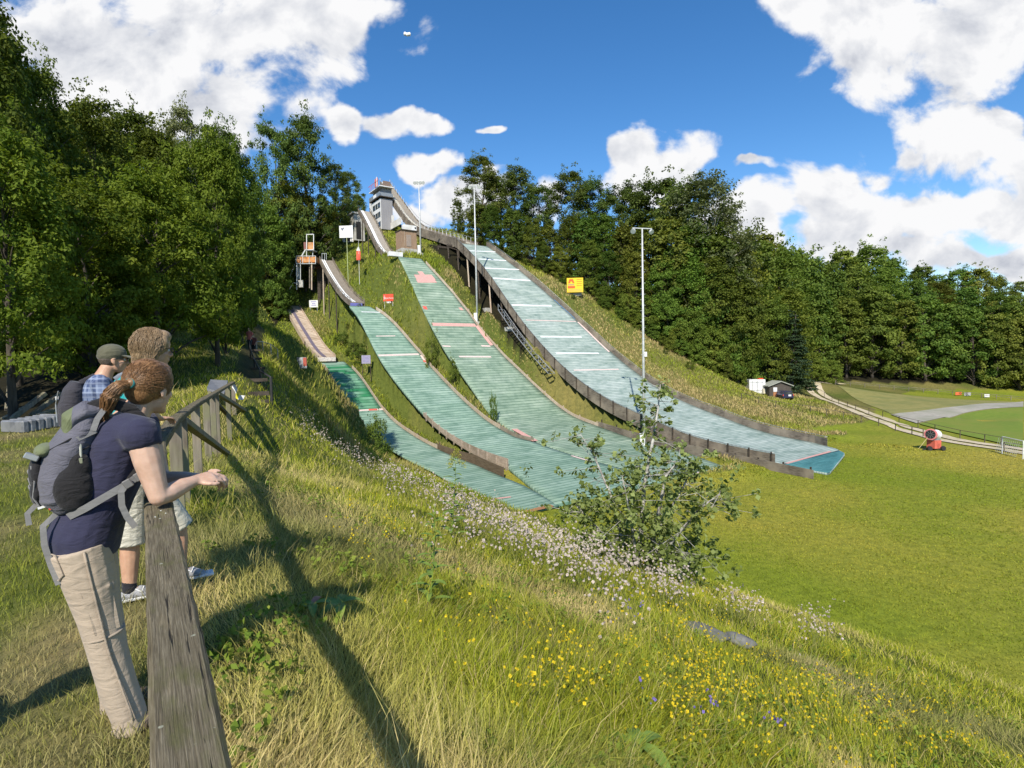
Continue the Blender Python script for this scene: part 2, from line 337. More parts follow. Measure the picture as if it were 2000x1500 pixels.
# J4 deck and its neighbours stand clear of the soil
for st, pix, w in ((J4, [(569, 597), (580, 615), (592, 636), (604, 655), (616, 674), (627, 688), (638, 697)], 2.6), (J3, [(637, 508), (646, 525), (656, 542), (667, 559), (678, 573), (689, 584), (698, 590)], 2.3), (J2, [(711, 412), (722, 431), (733, 453), (742, 472), (750, 486), (759, 494)], 2.3)):
    A_ = st.pt(st.s1, .5); q = np.array([PL(x, y, A_, U) for x, y in pix]); ss = (q[:, :2]-A_[:2])@U; o_ = np.argsort(ss); s_ = (GX-A_[0])*U[0]+(GY-A_[1])*U[1]; c_ = (GX-A_[0])*C[0]+(GY-A_[1])*C[1]; zi = np.interp(s_, ss[o_], q[o_, 2])
    ins = (s_ > -2) & (s_ < ss.max()+1) & (np.abs(c_) < w/2+.7); GZ = np.where(ins, np.minimum(GZ, zi-.55), GZ); ring = (s_ > -2) & (s_ < ss.max()+1) & (np.abs(c_) < w/2+4) & ~ins; GZ = np.where(ring, np.minimum(GZ, zi+.1), GZ)
# small bumps on rough ground
rough = np.clip((fence_s(GX, GY)-.5)/2, 0, 1)*np.clip((GZ-LZ-.3)/.8, 0, 1)
GZ = GZ+rough*(vnoise(GX, GY, 1.7, 3)-.5)*.22*np.clip(60/GR, .2, 1)+(vnoise(GX, GY, 9, 2)-.5)*.08
_lr0, _lr1 = math.log(.35), math.log(1000.)
def H(x, y):
    """ground height at (x, y), read from the ground sheet"""
    x = np.asarray(x, float); y = np.asarray(y, float); th = np.arctan2(x, y); lr = np.log(np.clip(np.hypot(x, y), .36, 990))
    fj = (lr-_lr0)/(_lr1-_lr0)*469; j = np.clip(fj.astype(int), 0, 468); fj = fj-j
    i = np.clip(np.searchsorted(_th, th)-1, 0, len(_th)-2); fi = (th-_th[i])/(_th[i+1]-_th[i])
    return (GZ[i, j]*(1-fj)+GZ[i, j+1]*fj)*(1-fi)+(GZ[i+1, j]*(1-fj)+GZ[i+1, j+1]*fj)*fi
def Hs(x, y): return float(H(np.array([x]), np.array([y]))[0])
def seg_dist(x, y, pl):
    d = np.full(np.shape(x), 1e9)
    for (ax, ay), (bx, by) in zip(pl[:-1], pl[1:]):
        vx, vy = bx-ax, by-ay; t = np.clip(((x-ax)*vx+(y-ay)*vy)/(vx*vx+vy*vy), 0, 1); d = np.minimum(d, np.hypot(x-ax-t*vx, y-ay-t*vy))
    return d
PATH = [(-5.6, 9.5), (-7.9, 16), (-9.75, 20), (-12.1, 25), (-15.0, 31), (-17.75, 36.5), (-21, 44), (-25, 54)]
def on_strip(x, y, m=.4):
    r = np.zeros(np.shape(x), bool)
    for st in STRIPS:
        qx = x-st.A[0]; qy = y-st.A[1]; s_ = qx*U[0]+qy*U[1]; c_ = qx*C[0]+qy*C[1]-np.interp(s_, st.Ls, st.Lv)
        r |= (s_ > st.s0-m*.5) & (s_ < st.s1+1) & (c_ > -m) & (c_ < np.interp(s_, st.Ws, st.Wv)+m)
    return r
def zones(x, y, z):
    """ground cover weights: lawn, dry grass, forest floor with the darkened soil under the trestle"""
    fs = fence_s(x, y)
    lawn = ((z < LZ+.5) & (fs > 15)).astype(float)
    dry = vnoise(x, y, 7, 3)
    right = (x > .35*y-40) & (x > 2) & (y > 55) & (z > LZ+.5)
    dry = dry*.75+.25*right.astype(float)
    forest = np.clip((seg_dist(x, y, [(-60, 40), (-30, 34), (-24, 30), (-17, 20), (-15.5, 12), (-24, 4), (-60, -10)])*0), 0, 1)
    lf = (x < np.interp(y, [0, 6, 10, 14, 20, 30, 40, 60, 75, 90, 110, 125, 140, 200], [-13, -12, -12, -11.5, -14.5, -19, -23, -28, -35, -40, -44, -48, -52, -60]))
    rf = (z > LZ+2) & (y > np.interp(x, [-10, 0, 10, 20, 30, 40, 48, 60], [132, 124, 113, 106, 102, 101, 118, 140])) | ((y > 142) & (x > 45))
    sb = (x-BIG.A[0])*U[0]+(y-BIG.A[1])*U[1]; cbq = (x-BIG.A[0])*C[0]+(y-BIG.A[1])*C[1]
    forest = (lf | rf | ((sb > 43) & (sb < 76) & (cbq > -1.2) & (cbq < BIG.W(sb)+.3))).astype(float)  # also under the trestle: dark bare soil that stands in for the shade there
    path = np.clip(1.25-seg_dist(x, y, PATH)/.75, 0, 1)*np.clip((y-17)/5, 0, 1)*.8
    return lawn, dry, forest, path
# ---------------------------------------------------------------- ground sheet
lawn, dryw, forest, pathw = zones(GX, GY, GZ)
def cmix(a, b, f): return a+(b-a)*f[..., None]
g_ = np.broadcast_to(np.array([.085, .105, .022]), GX.shape+(3,))
g_ = cmix(g_, np.array([.20, .165, .06]), np.clip((dryw-.45)*2.2, 0, 1))
pl_ = fence_s(GX, GY) < .3
g_ = np.where((pl_ & (GR < 25))[..., None], cmix(np.broadcast_to(np.array([.105, .12, .028]), g_.shape), np.array([.19, .155, .075]), np.clip((vnoise(GX, GY, 1.1, 3)-.45)*2.5, 0, 1)), g_)
ln_ = np.clip((vnoise(GX*.8+GY*.3, GY, 13, 4)-.3)*2.2, 0, 1)
lc_ = cmix(np.broadcast_to(np.array([.165, .20, .020]), g_.shape), np.array([.29, .25, .045]), ln_)
g_ = cmix(g_, lc_, np.where(lawn > 0, 1.0, 0))
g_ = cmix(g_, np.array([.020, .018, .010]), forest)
g_ = cmix(g_, np.array([.045, .036, .024]), pathw*(GX < 0))
nth, nr = GX.shape
V = np.stack([GX, GY, GZ], -1).reshape(-1, 3); Cc = g_.reshape(-1, 3)
ii, jj = np.meshgrid(np.arange(nth-1), np.arange(nr-1), indexing='ij'); a_ = ii*nr+jj
Q = np.stack([a_, a_+1, a_+nr+1, a_+nr], -1).reshape(-1, 4)
# fan to the centre
V = np.vstack([V, [[0, 0, float(GZ[:, 0].mean())]]]); Cc = np.vstack([Cc, Cc[0]])
T = np.stack([np.full(nth-1, len(V)-1), np.arange(nth-1)*nr, (np.arange(nth-1)+1)*nr], -1)
m, nt, b, _ = nodes('ground_soil_and_turf')
at = N(nt, 'ShaderNodeAttribute', attribute_name='Col'); oc = coord(nt)
f1 = noise(nt, oc, 2.2, 8, .68); f2 = noise(nt, mapping(nt, oc, (1, .45, 1)), 14, 6, .7)
col = mix(nt, 1.0, at.outputs['Color'], ramp(nt, f1, [(.3, (.62, .66, .6)), (.5, (1, 1, 1)), (.72, (1.35, 1.28, 1.15))]), 'MULTIPLY')
col = mix(nt, .9, col, ramp(nt, f2, [(.32, (.62, .68, .6)), (.5, (1, 1, 1)), (.68, (1.4, 1.32, 1.2))]), 'MULTIPLY')
nt.links.new(col, b.inputs['Base Color']); b.inputs['Roughness'].default_value = .9; b.inputs['Specular IOR Level'].default_value = .1
bump(nt, b, f2, .55, .06)
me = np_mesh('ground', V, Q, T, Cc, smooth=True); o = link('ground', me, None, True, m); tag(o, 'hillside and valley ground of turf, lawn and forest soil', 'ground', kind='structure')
# ---------------------------------------------------------------- track, court, pitch
def drape(name, pl, w, matr, up, label, cat, n=90, crown=0.0, kind='structure', jit=.0):
    pl = np.array(pl, float); d = np.concatenate([[0], np.cumsum(np.hypot(*np.diff(pl, axis=0).T))])
    # Catmull style smoothing
    g = np.linspace(0, d[-1], n); x = np.interp(g, d, pl[:, 0]); y = np.interp(g, d, pl[:, 1])
    for _ in range(6): x = smooth1(x, 1); y = smooth1(y, 1)
    tx = np.gradient(x); ty = np.gradient(y); l = np.hypot(tx, ty); nx, ny = ty/l, -tx/l; k = 7; vs = []; 
    ws = (w if hasattr(w, '__len__') else (-w/2, w/2))
    for j in range(k):
        o_ = ws[0]+(ws[1]-ws[0])*j/(k-1); jj_ = (vnoise(g, g*0+j*3.3, 2.0, 2)-.5)*jit if j in (0, k-1) else 0
        X = x+nx*(o_+jj_); Y = y+ny*(o_+jj_); vs.append(np.stack([X, Y, H(X, Y)+up], 1))
    V = np.concatenate(vs); Q = [(j*n+i, j*n+i+1, (j+1)*n+i+1, (j+1)*n+i) for j in range(k-1) for i in range(n-1)]
    return tag(link(name, np_mesh(name, V, Q, smooth=True), None, True, matr), label, cat, kind=kind)
gravel = mat_noise('track_gravel', (.42, .34, .23), (.62, .53, .39), 3, .95, .4, .03, detail=8, c3=(.42, .36, .2), s2=.6)
TR = [P(2040, 905, 53)[:2], P(1960, 882, 57.5)[:2], P(1900, 872, 60)[:2], P(1850, 861, 63)[:2], P(1750, 832, 75)[:2], P(1680, 806, 88)[:2], P(1620, 783, 103)[:2], P(1590, 766, 116)[:2], P(1584, 756, 124)[:2], P(1600, 747, 131)[:2], P(1640, 742, 136)[:2]]
drape('gravel_track', TR, (-1.75, -.35), gravel, .09, 'left wheel rut of the pale gravel track curving past the hut', 'track', 160, jit=.35)
drape('gravel_track', TR, (.35, 1.75), gravel, .09, 'right wheel rut of the pale gravel track beside the pitch fence', 'track', 160, jit=.35)
def sheet(name, corners, matr, up, label, cat, n=40):
    (a, b_, c, d) = [np.array(q[:2]) for q in corners]; g = np.linspace(0, 1, n); S, Tt = np.meshgrid(g, g, indexing='ij')
    p = (a*(1-S)[..., None]+b_*S[..., None])*(1-Tt)[..., None]+(d*(1-S)[..., None]+c*S[..., None])*Tt[..., None]
    z = H(p[..., 0], p[..., 1])+up; V = np.concatenate([p, z[..., None]], -1).reshape(-1, 3)
    Q = [(i*n+j, (i+1)*n+j, (i+1)*n+j+1, i*n+j+1) for i in range(n-1) for j in range(n-1)]
    return tag(link(name, np_mesh(name, V, Q, smooth=True), None, True, matr), label, cat, kind='structure')
court = mat_noise('court_grit', (.30, .28, .23), (.40, .37, .31), 1.2, .95, .2, .02, c3=(.27, .27, .2), s2=.3)
pitch = mat_noise('pitch_grass', (.125, .19, .018), (.165, .215, .026), 1.5, .95, .2, .02, c3=(.18, .205, .03), s2=.12)
meadow = mat_noise('meadow_grass', (.20, .195, .055), (.27, .24, .085), 1.0, .95, .2, .02, c3=(.17, .18, .055), s2=.2)
def ground_hit(px, py, y0=1.0, y1=400.0):
    d = ray(px, py); Y = np.geomspace(y0, y1, 3000); q = CAM[None]+d[None]*(Y/d[1])[:, None]
    h = H(q[:, 0], q[:, 1]); below = np.nonzero(q[:, 2] <= h)[0]
    if len(below) == 0: return q[-1]
    p = q[below[0]]; return np.array([p[0], p[1], h[below[0]]])
def hit_xy(px, py, **k): p = ground_hit(px, py, **k); return p
# ---------------------------------------------------------------- mat materials
def mat_carpet(name, c1, c2, c3, dark, patch=None, per=.45):
    m, nt, b, _ = nodes(name); uv = coord(nt, 'UV')
    sep = N(nt, 'ShaderNodeSeparateXYZ'); nt.links.new(uv, sep.inputs[0])
    col = ramp(nt, noise(nt, mapping(nt, uv, (.10, .38, 1)), 1.0, 7, .65), [(.34, c1), (.52, c2), (.68, c3)])
    # every row of mats weathers a little differently
    row = N(nt, 'ShaderNodeMath', operation='MULTIPLY'); row.inputs[1].default_value = 1/per; nt.links.new(sep.outputs[1], row.inputs[0])
    fl = N(nt, 'ShaderNodeMath', operation='FLOOR'); nt.links.new(row.outputs[0], fl.inputs[0])
    uu = N(nt, 'ShaderNodeMath', operation='MULTIPLY'); uu.inputs[1].default_value = .55; nt.links.new(sep.outputs[0], uu.inputs[0])
    cb = N(nt, 'ShaderNodeCombineXYZ'); nt.links.new(uu.outputs[0], cb.inputs[0]); rm = N(nt, 'ShaderNodeMath', operation='MULTIPLY'); rm.inputs[1].default_value = 3.7
    nt.links.new(fl.outputs[0], rm.inputs[0]); nt.links.new(rm.outputs[0], cb.inputs[1])
    rn = noise(nt, cb.outputs[0], 1.0, 3, .6)
    col = mix(nt, 1.0, col, ramp(nt, rn, [(.3, (.62, .70, .68)), (.5, (1, 1, 1)), (.7, (1.22, 1.18, 1.16))]), 'MULTIPLY')
    if patch: 
        pf = ramp(nt, noise(nt, mapping(nt, cb.outputs[0], (.35, 1, 1)), .9, 1, .3), [(.5, (0, 0, 0)), (.56, (1, 1, 1))]); col = mix(nt, pf, col, patch)
    # the gap under the lip of each row
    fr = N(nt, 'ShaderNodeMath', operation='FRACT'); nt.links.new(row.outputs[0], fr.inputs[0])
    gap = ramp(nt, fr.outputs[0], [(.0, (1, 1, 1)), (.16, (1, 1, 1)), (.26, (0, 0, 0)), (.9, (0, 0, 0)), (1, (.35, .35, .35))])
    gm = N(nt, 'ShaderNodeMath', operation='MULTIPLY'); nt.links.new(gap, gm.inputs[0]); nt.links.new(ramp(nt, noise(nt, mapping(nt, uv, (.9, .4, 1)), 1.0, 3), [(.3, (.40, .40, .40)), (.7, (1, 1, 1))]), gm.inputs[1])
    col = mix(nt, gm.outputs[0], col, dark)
    nt.links.new(col, b.inputs['Base Color']); b.inputs['Roughness'].default_value = .85; b.inputs['Specular IOR Level'].default_value = .12
    bump(nt, b, fr.outputs[0], .5, .05); return m
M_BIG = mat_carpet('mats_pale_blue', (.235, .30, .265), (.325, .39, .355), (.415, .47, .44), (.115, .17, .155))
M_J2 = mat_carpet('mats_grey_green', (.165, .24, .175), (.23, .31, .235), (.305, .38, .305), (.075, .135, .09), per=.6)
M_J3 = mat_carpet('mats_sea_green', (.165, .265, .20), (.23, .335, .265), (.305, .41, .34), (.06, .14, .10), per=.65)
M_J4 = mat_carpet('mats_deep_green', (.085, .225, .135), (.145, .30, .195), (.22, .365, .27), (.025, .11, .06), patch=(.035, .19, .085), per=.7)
WOOD = mat_noise('weathered_board_wood', (.085, .070, .055), (.20, .17, .135), 3, .85, .4, .02, stretch=(.6, .6, 5), c3=(.26, .22, .17), s2=.5)
WOODR = mat_noise('brown_board_wood', (.12, .075, .045), (.21, .145, .095), 3, .85, .4, .02, stretch=(.6, .6, 5), c3=(.25, .19, .14), s2=.5)
WOODP = mat_noise('pale_sawn_wood', (.34, .27, .20), (.52, .44, .35), 4, .8, .3, .01, stretch=(2, 2, .6), c3=(.40, .30, .22), s2=1)
DARKW = mat_noise('tarred_trestle_wood', (.035, .028, .022), (.085, .068, .052), 4, .85, .3, .02)
STEEL = mat_noise('galvanised_steel', (.30, .31, .31), (.44, .45, .45), 5, .45, .08, .004, metal=.6)
WHITE = mat_noise('white_painted_surface', (.66, .66, .66), (.80, .80, .79), 2, .6, .08, .004, c3=(.58, .57, .54), s2=.4)
WHITEL = mat_plain('white_marking_plastic', (.74, .76, .76), .6)
PINKL = mat_plain('faded_red_marking_plastic', (.60, .33, .29), .6)
REDL = mat_plain('red_marking_plastic', (.62, .12, .09), .6)
PALEP = mat_plain('pale_pink_marking_plastic', (.66, .52, .48), .6)
BLUEL = mat_plain('blue_marking_plastic', (.06, .26, .52), .6)
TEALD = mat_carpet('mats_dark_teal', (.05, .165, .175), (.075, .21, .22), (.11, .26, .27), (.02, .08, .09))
CONC = mat_noise('grey_concrete', (.34, .33, .30), (.48, .47, .43), 3, .9, .25, .01, c3=(.28, .27, .23), s2=.7)
BLACK = mat_plain('black_metal', (.03, .03, .032), .5)
GREYP = mat_noise('grey_cladding', (.25, .245, .26), (.30, .295, .31), 2, .6, .1, .004, stretch=(8, 8, .2))
GLASS = mat_noise('dark_window_glass', (.02, .025, .03), (.06, .07, .085), 1, .08, 0, spec=.8)
RED = mat_plain('signal_red_paint', (.62, .07, .03), .5)
ORANGE = mat_plain('orange_rust_panel', (.60, .20, .05), .6, v=.35, scale=2)
DARKIN = mat_plain('dark_interior', (.02, .02, .02), .9)
def landing_mat(st, name, parent, matr, nx=10, n=120, thick=.16, s_lo=None, s_hi=None, f0=0, f1=1, up=0.0, off=None):
    t = np.linspace(st.s0 if s_lo is None else s_lo, st.s1 if s_hi is None else s_hi, n); fr = np.linspace(f0, f1, nx)
    V = np.array([[st.pt(a, f, up) for f in fr] for a in t]); d = np.concatenate([[0], np.cumsum(np.linalg.norm(np.diff(V[:, nx//2], axis=0), axis=1))])
    uv = np.array([[(f*st.W(a)+st.lo(a), dd) for f in fr] for a, dd in zip(t, d)]).reshape(-1, 2)
    top = V.reshape(-1, 3); nV = len(top); low = top-np.array([0, 0, thick])
    Q = [(i*nx+j, i*nx+j+1, (i+1)*nx+j+1, (i+1)*nx+j) for i in range(n-1) for j in range(nx-1)]
    B = [(nV+a, nV+d_, nV+c, nV+b_) for a, b_, c, d_ in Q]
    per = [(i*nx, (i+1)*nx) for i in range(n-1)]+[((i+1)*nx+nx-1, i*nx+nx-1) for i in range(n-1)]+[(j+1, j) for j in range(nx-1)]+[((n-1)*nx+j, (n-1)*nx+j+1) for j in range(nx-1)]
    S = [(a, b_, nV+b_, nV+a) for a, b_ in per]
    return link(name, np_mesh(name, np.vstack([top, low]), Q+B+S, uv=np.vstack([uv, uv])), parent, True, matr)
def lineseg(st, parent, a, b, matr, w=.22, name='marking_line', up=.035):
    """marking on the mats from pixel a to pixel b"""
    ta, fa = st.locate(*a); tb, fb = st.locate(*b); n = 12; vs = []
    A = [st.pt(ta+(tb-ta)*k/n, fa+(fb-fa)*k/n, up) for k in range(n+1)]
    D = A[-1]-A[0]; D[2] = 0; D /= np.linalg.norm(D); side = np.array([-D[1], D[0]])
    out = MB(); L = []; Rr = []
    for k in range(n+1):
        t = ta+(tb-ta)*k/n; f = fa+(fb-fa)*k/n; wd = st.W(t)
        for sgn, lst in ((1, L), (-1, Rr)):
            dt = side@U*w/2*sgn; df = side@C*w/2*sgn/wd; lst.append(st.pt(t+dt, f+df, up))
    out.ribbon(L, Rr); A2 = [p-np.array([0, 0, .02]) for p in L]; out.ribbon(A2, L); out.ribbon(Rr, [p-np.array([0, 0, .02]) for p in Rr])
    return out.build(name, matr, parent, fix=False)
POST_ME = {}
def side_board(st, parent, side, lo, hi, h, matr, off=0.0, name='side_board', step=2.2, base=-.25, post_h=None, post_mat=None, wob=.06, n=70, hfun=None, rail=False, posts=True):
    t = np.linspace(lo, hi, n); sg = -1 if side == 0 else 1; mb = MB(); hh = [h+(vnoise(a, 3.1*side, 2.5, 2)-.5)*wob*2 if hfun is None else hfun(a) for a in t]
    I0 = [st.pt(a, side, base, off) for a in t]; I1 = [st.pt(a, side, k, off) for a, k in zip(t, hh)]; O0 = [st.pt(a, side, base, off+sg*.06) for a in t]; O1 = [st.pt(a, side, k, off+sg*.06) for a, k in zip(t, hh)]
    mb.ribbon(I0, I1); mb.ribbon(O1, O0); mb.ribbon(I1, O1); mb.add([I0[0], I1[0], O1[0], O0[0]], [(0, 1, 2, 3)]); mb.add([I0[-1], I1[-1], O1[-1], O0[-1]], [(3, 2, 1, 0)])
    o = mb.build(name, matr, parent, fix=False)
    if posts:
        key = (round(h, 2), (post_mat or matr).name)
        if key not in POST_ME:
            me = MB().box((0, 0, 0), (.12, .12, 1)).build('post', post_mat or matr); POST_ME[key] = me.data; bpy.data.objects.remove(me)
        k = 0
        for a in np.arange(lo+.3, hi, step):
            ph = (post_h if post_h else h)+.08; p = st.pt(a, side, 0, off+sg*.13); q = bpy.data.objects.new('post', POST_ME[key]); COL.objects.link(q)
            q.parent = o; q.matrix_parent_inverse = pinv(o); q.location = (p[0], p[1], p[2]+(ph-.5)/2); q.scale = (1, 1, ph+.5); q.rotation_euler = (0, 0, math.atan2(U[1], U[0])); k += 1
    if rail:
        mb = MB(); mb.tube([st.pt(a, side, k+.12, off+sg*.1) for a, k in zip(t, hh)], .035, 6); mb.build('top_rail', STEEL, o, smooth=True)
    return o
def inrun(parent, pix, A, w, z_under, deck_mat, track_mat, tracks, rail_mat, rail_h=.9, thick=.25, name='inrun', n=40, rail_step=1.6, end=None, skirt=0.0, skirt_mat=None, legs=None):
    """deck following the pixel profile on the vertical plane through A along the hill"""
    pts = np.array([PL(x, y, A, U) for x, y in pix]); 
    if end is not None: pts = np.vstack([pts, [end]])
    d = np.concatenate([[0], np.cumsum(np.linalg.norm(np.diff(pts, axis=0), axis=1))]); g = np.linspace(0, d[-1], n)
    c = np.stack([smooth1(np.interp(g, d, pts[:, k]), 3) for k in range(3)], 1); C3 = np.array([C[0], C[1], 0]); up = np.array([0, 0, 1.])
    def prof(f0, f1, z0, z1, nm, mt, par):
        mb = MB(); a = c+C3*f0; b = c+C3*f1; a1, b1, a0, b0 = a+up*z1, b+up*z1, a+up*z0, b+up*z0
        mb.ribbon(list(a1), list(b1)); mb.ribbon(list(b0), list(a0)); mb.ribbon(list(a0), list(a1)); mb.ribbon(list(b1), list(b0))
        mb.add([a0[0], a1[0], b1[0], b0[0]], [(0, 1, 2, 3)]); mb.add([a0[-1], b0[-1], b1[-1], a1[-1]], [(0, 1, 2, 3)]); return mb.build(nm, mt, par, fix=False)
    dk = prof(-w/2, w/2, -thick, 0, name, deck_mat, parent)
    for f in tracks: prof(f-.10, f+.10, .005, .07, 'ski_track', track_mat, dk)
    for sgn in (-1, 1):
        mb = MB(); e = c+C3*(sgn*(w/2+.03))
        prof(sgn*(w/2+.06)-.04, sgn*(w/2+.06)+.04, -thick-skirt, .32, 'side_plank', skirt_mat or rail_mat, dk)
        mb.tube(list(e+up*rail_h), .04, 5); rl = mb.build('railing', rail_mat, dk)
        acc = 0
        for i in range(0, n, max(1, int(round(rail_step/(d[-1]/n))))):
            q = e[i]; pm = MB().beam(q+up*(-thick-skirt), q+up*rail_h, .07, .07); pm.build('railing_post', rail_mat, rl, fix=False)
    if legs:
        for fr_, dn in legs:
            i = int(fr_*(n-1)); q = c[i]; gz = Hs(q[0], q[1])
            for sgn in (-1, 1):
                a = q+C3*sgn*w*.42-up*thick; b = q+C3*sgn*(w*.42+.02*(a[2]-gz)); b[2] = Hs(b[0], b[1])-.4
                if a[2]-b[2] > .5: MB().beam(a, b, .16, .16).build('support_leg', dn, dk, fix=False)
    return dk, c
# ================================================================ big jump
pb = BIG.pt(30, .5); big = thing('ski_jump', 'largest ski jump, pale blue mats, on wooden trestle under the tower', 'ski jump', BIG.pt(2, .5))
lm = landing_mat(BIG, 'landing_slope', big, M_BIG, 14, 160, thick=.22)
landing_mat(BIG, 'outrun_mat', big, TEALD, 8, 14, thick=.1, s_lo=-.9, s_hi=3.3, f0=0.02, f1=.985, up=.03)
tg = lambda o, s: o.__setitem__('label', s)
for a, b_, mt, w in [((915, 490), (968, 492), WHITEL, .26), ((934, 506), (988, 509), WHITEL, .26), ((944, 523.5), (1014, 527), WHITEL, .26), ((963.5, 544), (1035.5, 548), WHITEL, .28), ((999, 596), (1078, 598), WHITEL, .24), ((1027, 625), (1124, 628), PALEP, .14), ((1056, 658.5), (1136, 659), WHITEL, .24), ((1086, 690.5), (1169, 690.5), WHITEL, .24), ((1121, 723.5), (1208, 721), PALEP, .2), ((1083, 585), (1124, 623), BLUEL, .42), ((1129, 629), (1190, 688), PALEP, .36), ((1536, 906), (1622, 882), PINKL, .32)]:
    lineseg(BIG, big, a, b_, mt, w)
side_board(BIG, big, 0, 3.8, BIG.s1+1, .95, WOOD, 0.0, step=2.3, base=-.7, post_h=1.05, post_mat=DARKW, rail=True, wob=.03)
side_board(BIG, big, 1, 5.2, BIG.s1+.5, .9, WOOD, 0.0, step=2.6, base=-.5, post_h=1.0, post_mat=WOODP, rail=True, wob=.1)
cA = BIG.pt(BIG.s1, .5)
GDECK = mat_noise('greyish_inrun_boards', (.20, .175, .14), (.33, .29, .235), 5, .85, .2, .01)
dk, ctop = inrun(big, [(752, 357), (766, 377), (778, 393), (789, 409), (799, 423), (809, 434.5), (820, 443), (835, 450.5), (851, 455)], cA, 2.5, 0, GDECK, mat_plain('cream_track', (.62, .58, .47), .6), (-.75, -.45), STEEL, 1.0, .3, rail_step=1.5, n=56, skirt=1.2, skirt_mat=WOOD, end=BIG.pt(BIG.s1, .5, .15),
    legs=[(.35, STEEL), (.5, STEEL), (.66, DARKW), (.78, DARKW)])
# trestle frames under the upper slope
for t in (47, 50.5, 54, 57.5, 61, 64.5, 68, 72):
    fr = None; mb = MB(); W_ = BIG.W(t)
    tp = BIG.pt(min(t, BIG.s1), 0, -.3); 
    if t > BIG.s1: tp = tp+np.array([U[0], U[1], .12])*(t-BIG.s1)
    a = tp; b_ = tp+np.array([C[0], C[1], 0])*W_
    mb.beam(a, b_, .25, .35); cap = mb.build('trestle_beam', DARKW, big, fix=False)
    for k in range(4):
        q = a+(b_-a)*(.03+.94*k/3); g = np.array([q[0], q[1], Hs(q[0], q[1])-.4]); 
        if q[2]-g[2] < .6: continue
        lean = np.array([-U[0], -U[1], 0])*.10*(q[2]-g[2])
        g2 = g+lean; g2[2] = Hs(g2[0], g2[1])-.4
        MB().beam(q, g2, .22, .22).build('trestle_leg', WOODP if (k == 0 and t in (54, 61)) else DARKW, cap, fix=False)
    if tp[2]-Hs(tp[0], tp[1]) > 2: 
        MB().beam(a+(b_-a)*.05-np.array([0, 0, .3]), np.array([*(a+(b_-a)*.9)[:2], Hs(*(a+(b_-a)*.9)[:2])]), .12, .2).build('cross_brace', DARKW, cap, fix=False)
for t in (54, 47.5):
    q = BIG.pt(t, 0, 0, -.2); z = Hs(q[0], q[1]); MB().box((q[0], q[1], z+.1), (1.1, 1.1, .7), Mx((C[0], C[1], 0))).build('footing', CONC, big, bevel=.03)
# start tower beside the in-run
def frame(o, z=0): return Matrix(((C[0], U[0], 0, o[0]), (C[1], U[1], 0, o[1]), (0, 0, 1, o[2]), (0, 0, 0, 1)))
o0 = P(745, 443, 127); o0[2] -= .5; tw = thing('start_tower', 'white start tower with window bands and red parapet below the top of the largest jump', 'tower', o0)
FT = frame(o0); TH = float(P(745, 363, 127)[2]-o0[2])
def bx(c, s, nm, mt, par, Fm=FT, bevel=0.0):
    M3 = Fm.to_3x3(); return MB().box(Fm @ Vector(c), s, M3).build(nm, mt, par, bevel=bevel)
w_, d_ = 2.9, 6.4
body = bx((w_/2, d_/2, TH*.36), (w_, d_, TH*.72), 'tower_wall', WHITE, tw)
bx((w_/2, -.06, TH*.36), (w_-.1, .12, TH*.715), 'grey_cladding', GREYP, tw)
bx((w_/2+.3, d_+1.2, TH*.42), (w_-.5, 2.4, TH*.84), 'stair_shaft', WHITE, tw)
for z, h in ((.75, 1.15), (3.0, 1.15), (5.15, 1.15)):
    wd = bx((-.02, d_*.42, z+h/2), (.1, d_*.72, h), 'window_band', GLASS, tw)
    for k in (.3, .62): bx((-.06, d_*(.06+.72*k), z+h/2), (.06, .14, h), 'window_bar', WHITE, wd)
bal = bx((w_*.46, d_*.45, TH*.755), (w_+.5, d_+.5, .18), 'balcony_floor', DARKW, tw)
bx((-.36, d_*.45, TH*.755+.55), (.07, d_+.4, .9), 'balcony_railing', STEEL, bal); bx((w_*.46, -.16, TH*.755+.55), (w_+.45, .07, .9), 'balcony_railing', STEEL, bal)
bx((-.42, d_*.4, TH*.755+.55), (.05, 1.7, .75), 'white_banner', WHITE, bal)
bx((w_/2+.3, d_*.5, TH*.86), (w_-.6, d_-.6, TH*.24), 'cabin', GREYP, tw)
rf = bx((w_*.46, d_*.45, TH*.99), (w_+.5, d_+.6, .2), 'roof_slab', WHITE, tw)
for k in range(6): bx((-.55, .0+k*1.0, TH+.65), (.06, .06, 1.2), 'roof_railing_post', RED if k > 2 else STEEL, rf)
bx((-.55, d_*.45, TH+1.2), (.06, d_+.4, .06), 'roof_railing', RED, rf)
pn = bx((-.45, 1.2, TH+1.0), (.1, 1.6, 1.9), 'red_parapet', mat_plain('faded_red_panel', (.62, .16, .13), .6), tw); bx((-.52, .75, TH+1.05), (.06, .35, 2.2), 'white_stripe', WHITE, pn)
bx((w_*.55, -.1, TH+.75), (1.8, .1, 1.1), 'start_gate_panel', mat_plain('brown_panel', (.20, .14, .11), .7), tw)
st_ = bx((w_*.8, -3.0, .9), (.18, 6, 1.5), 'stair_wall', WHITE, tw); bx((w_*.9, -.6, 2.3), (.5, .5, 2.0), 'stair_pillar', WHITE, tw)
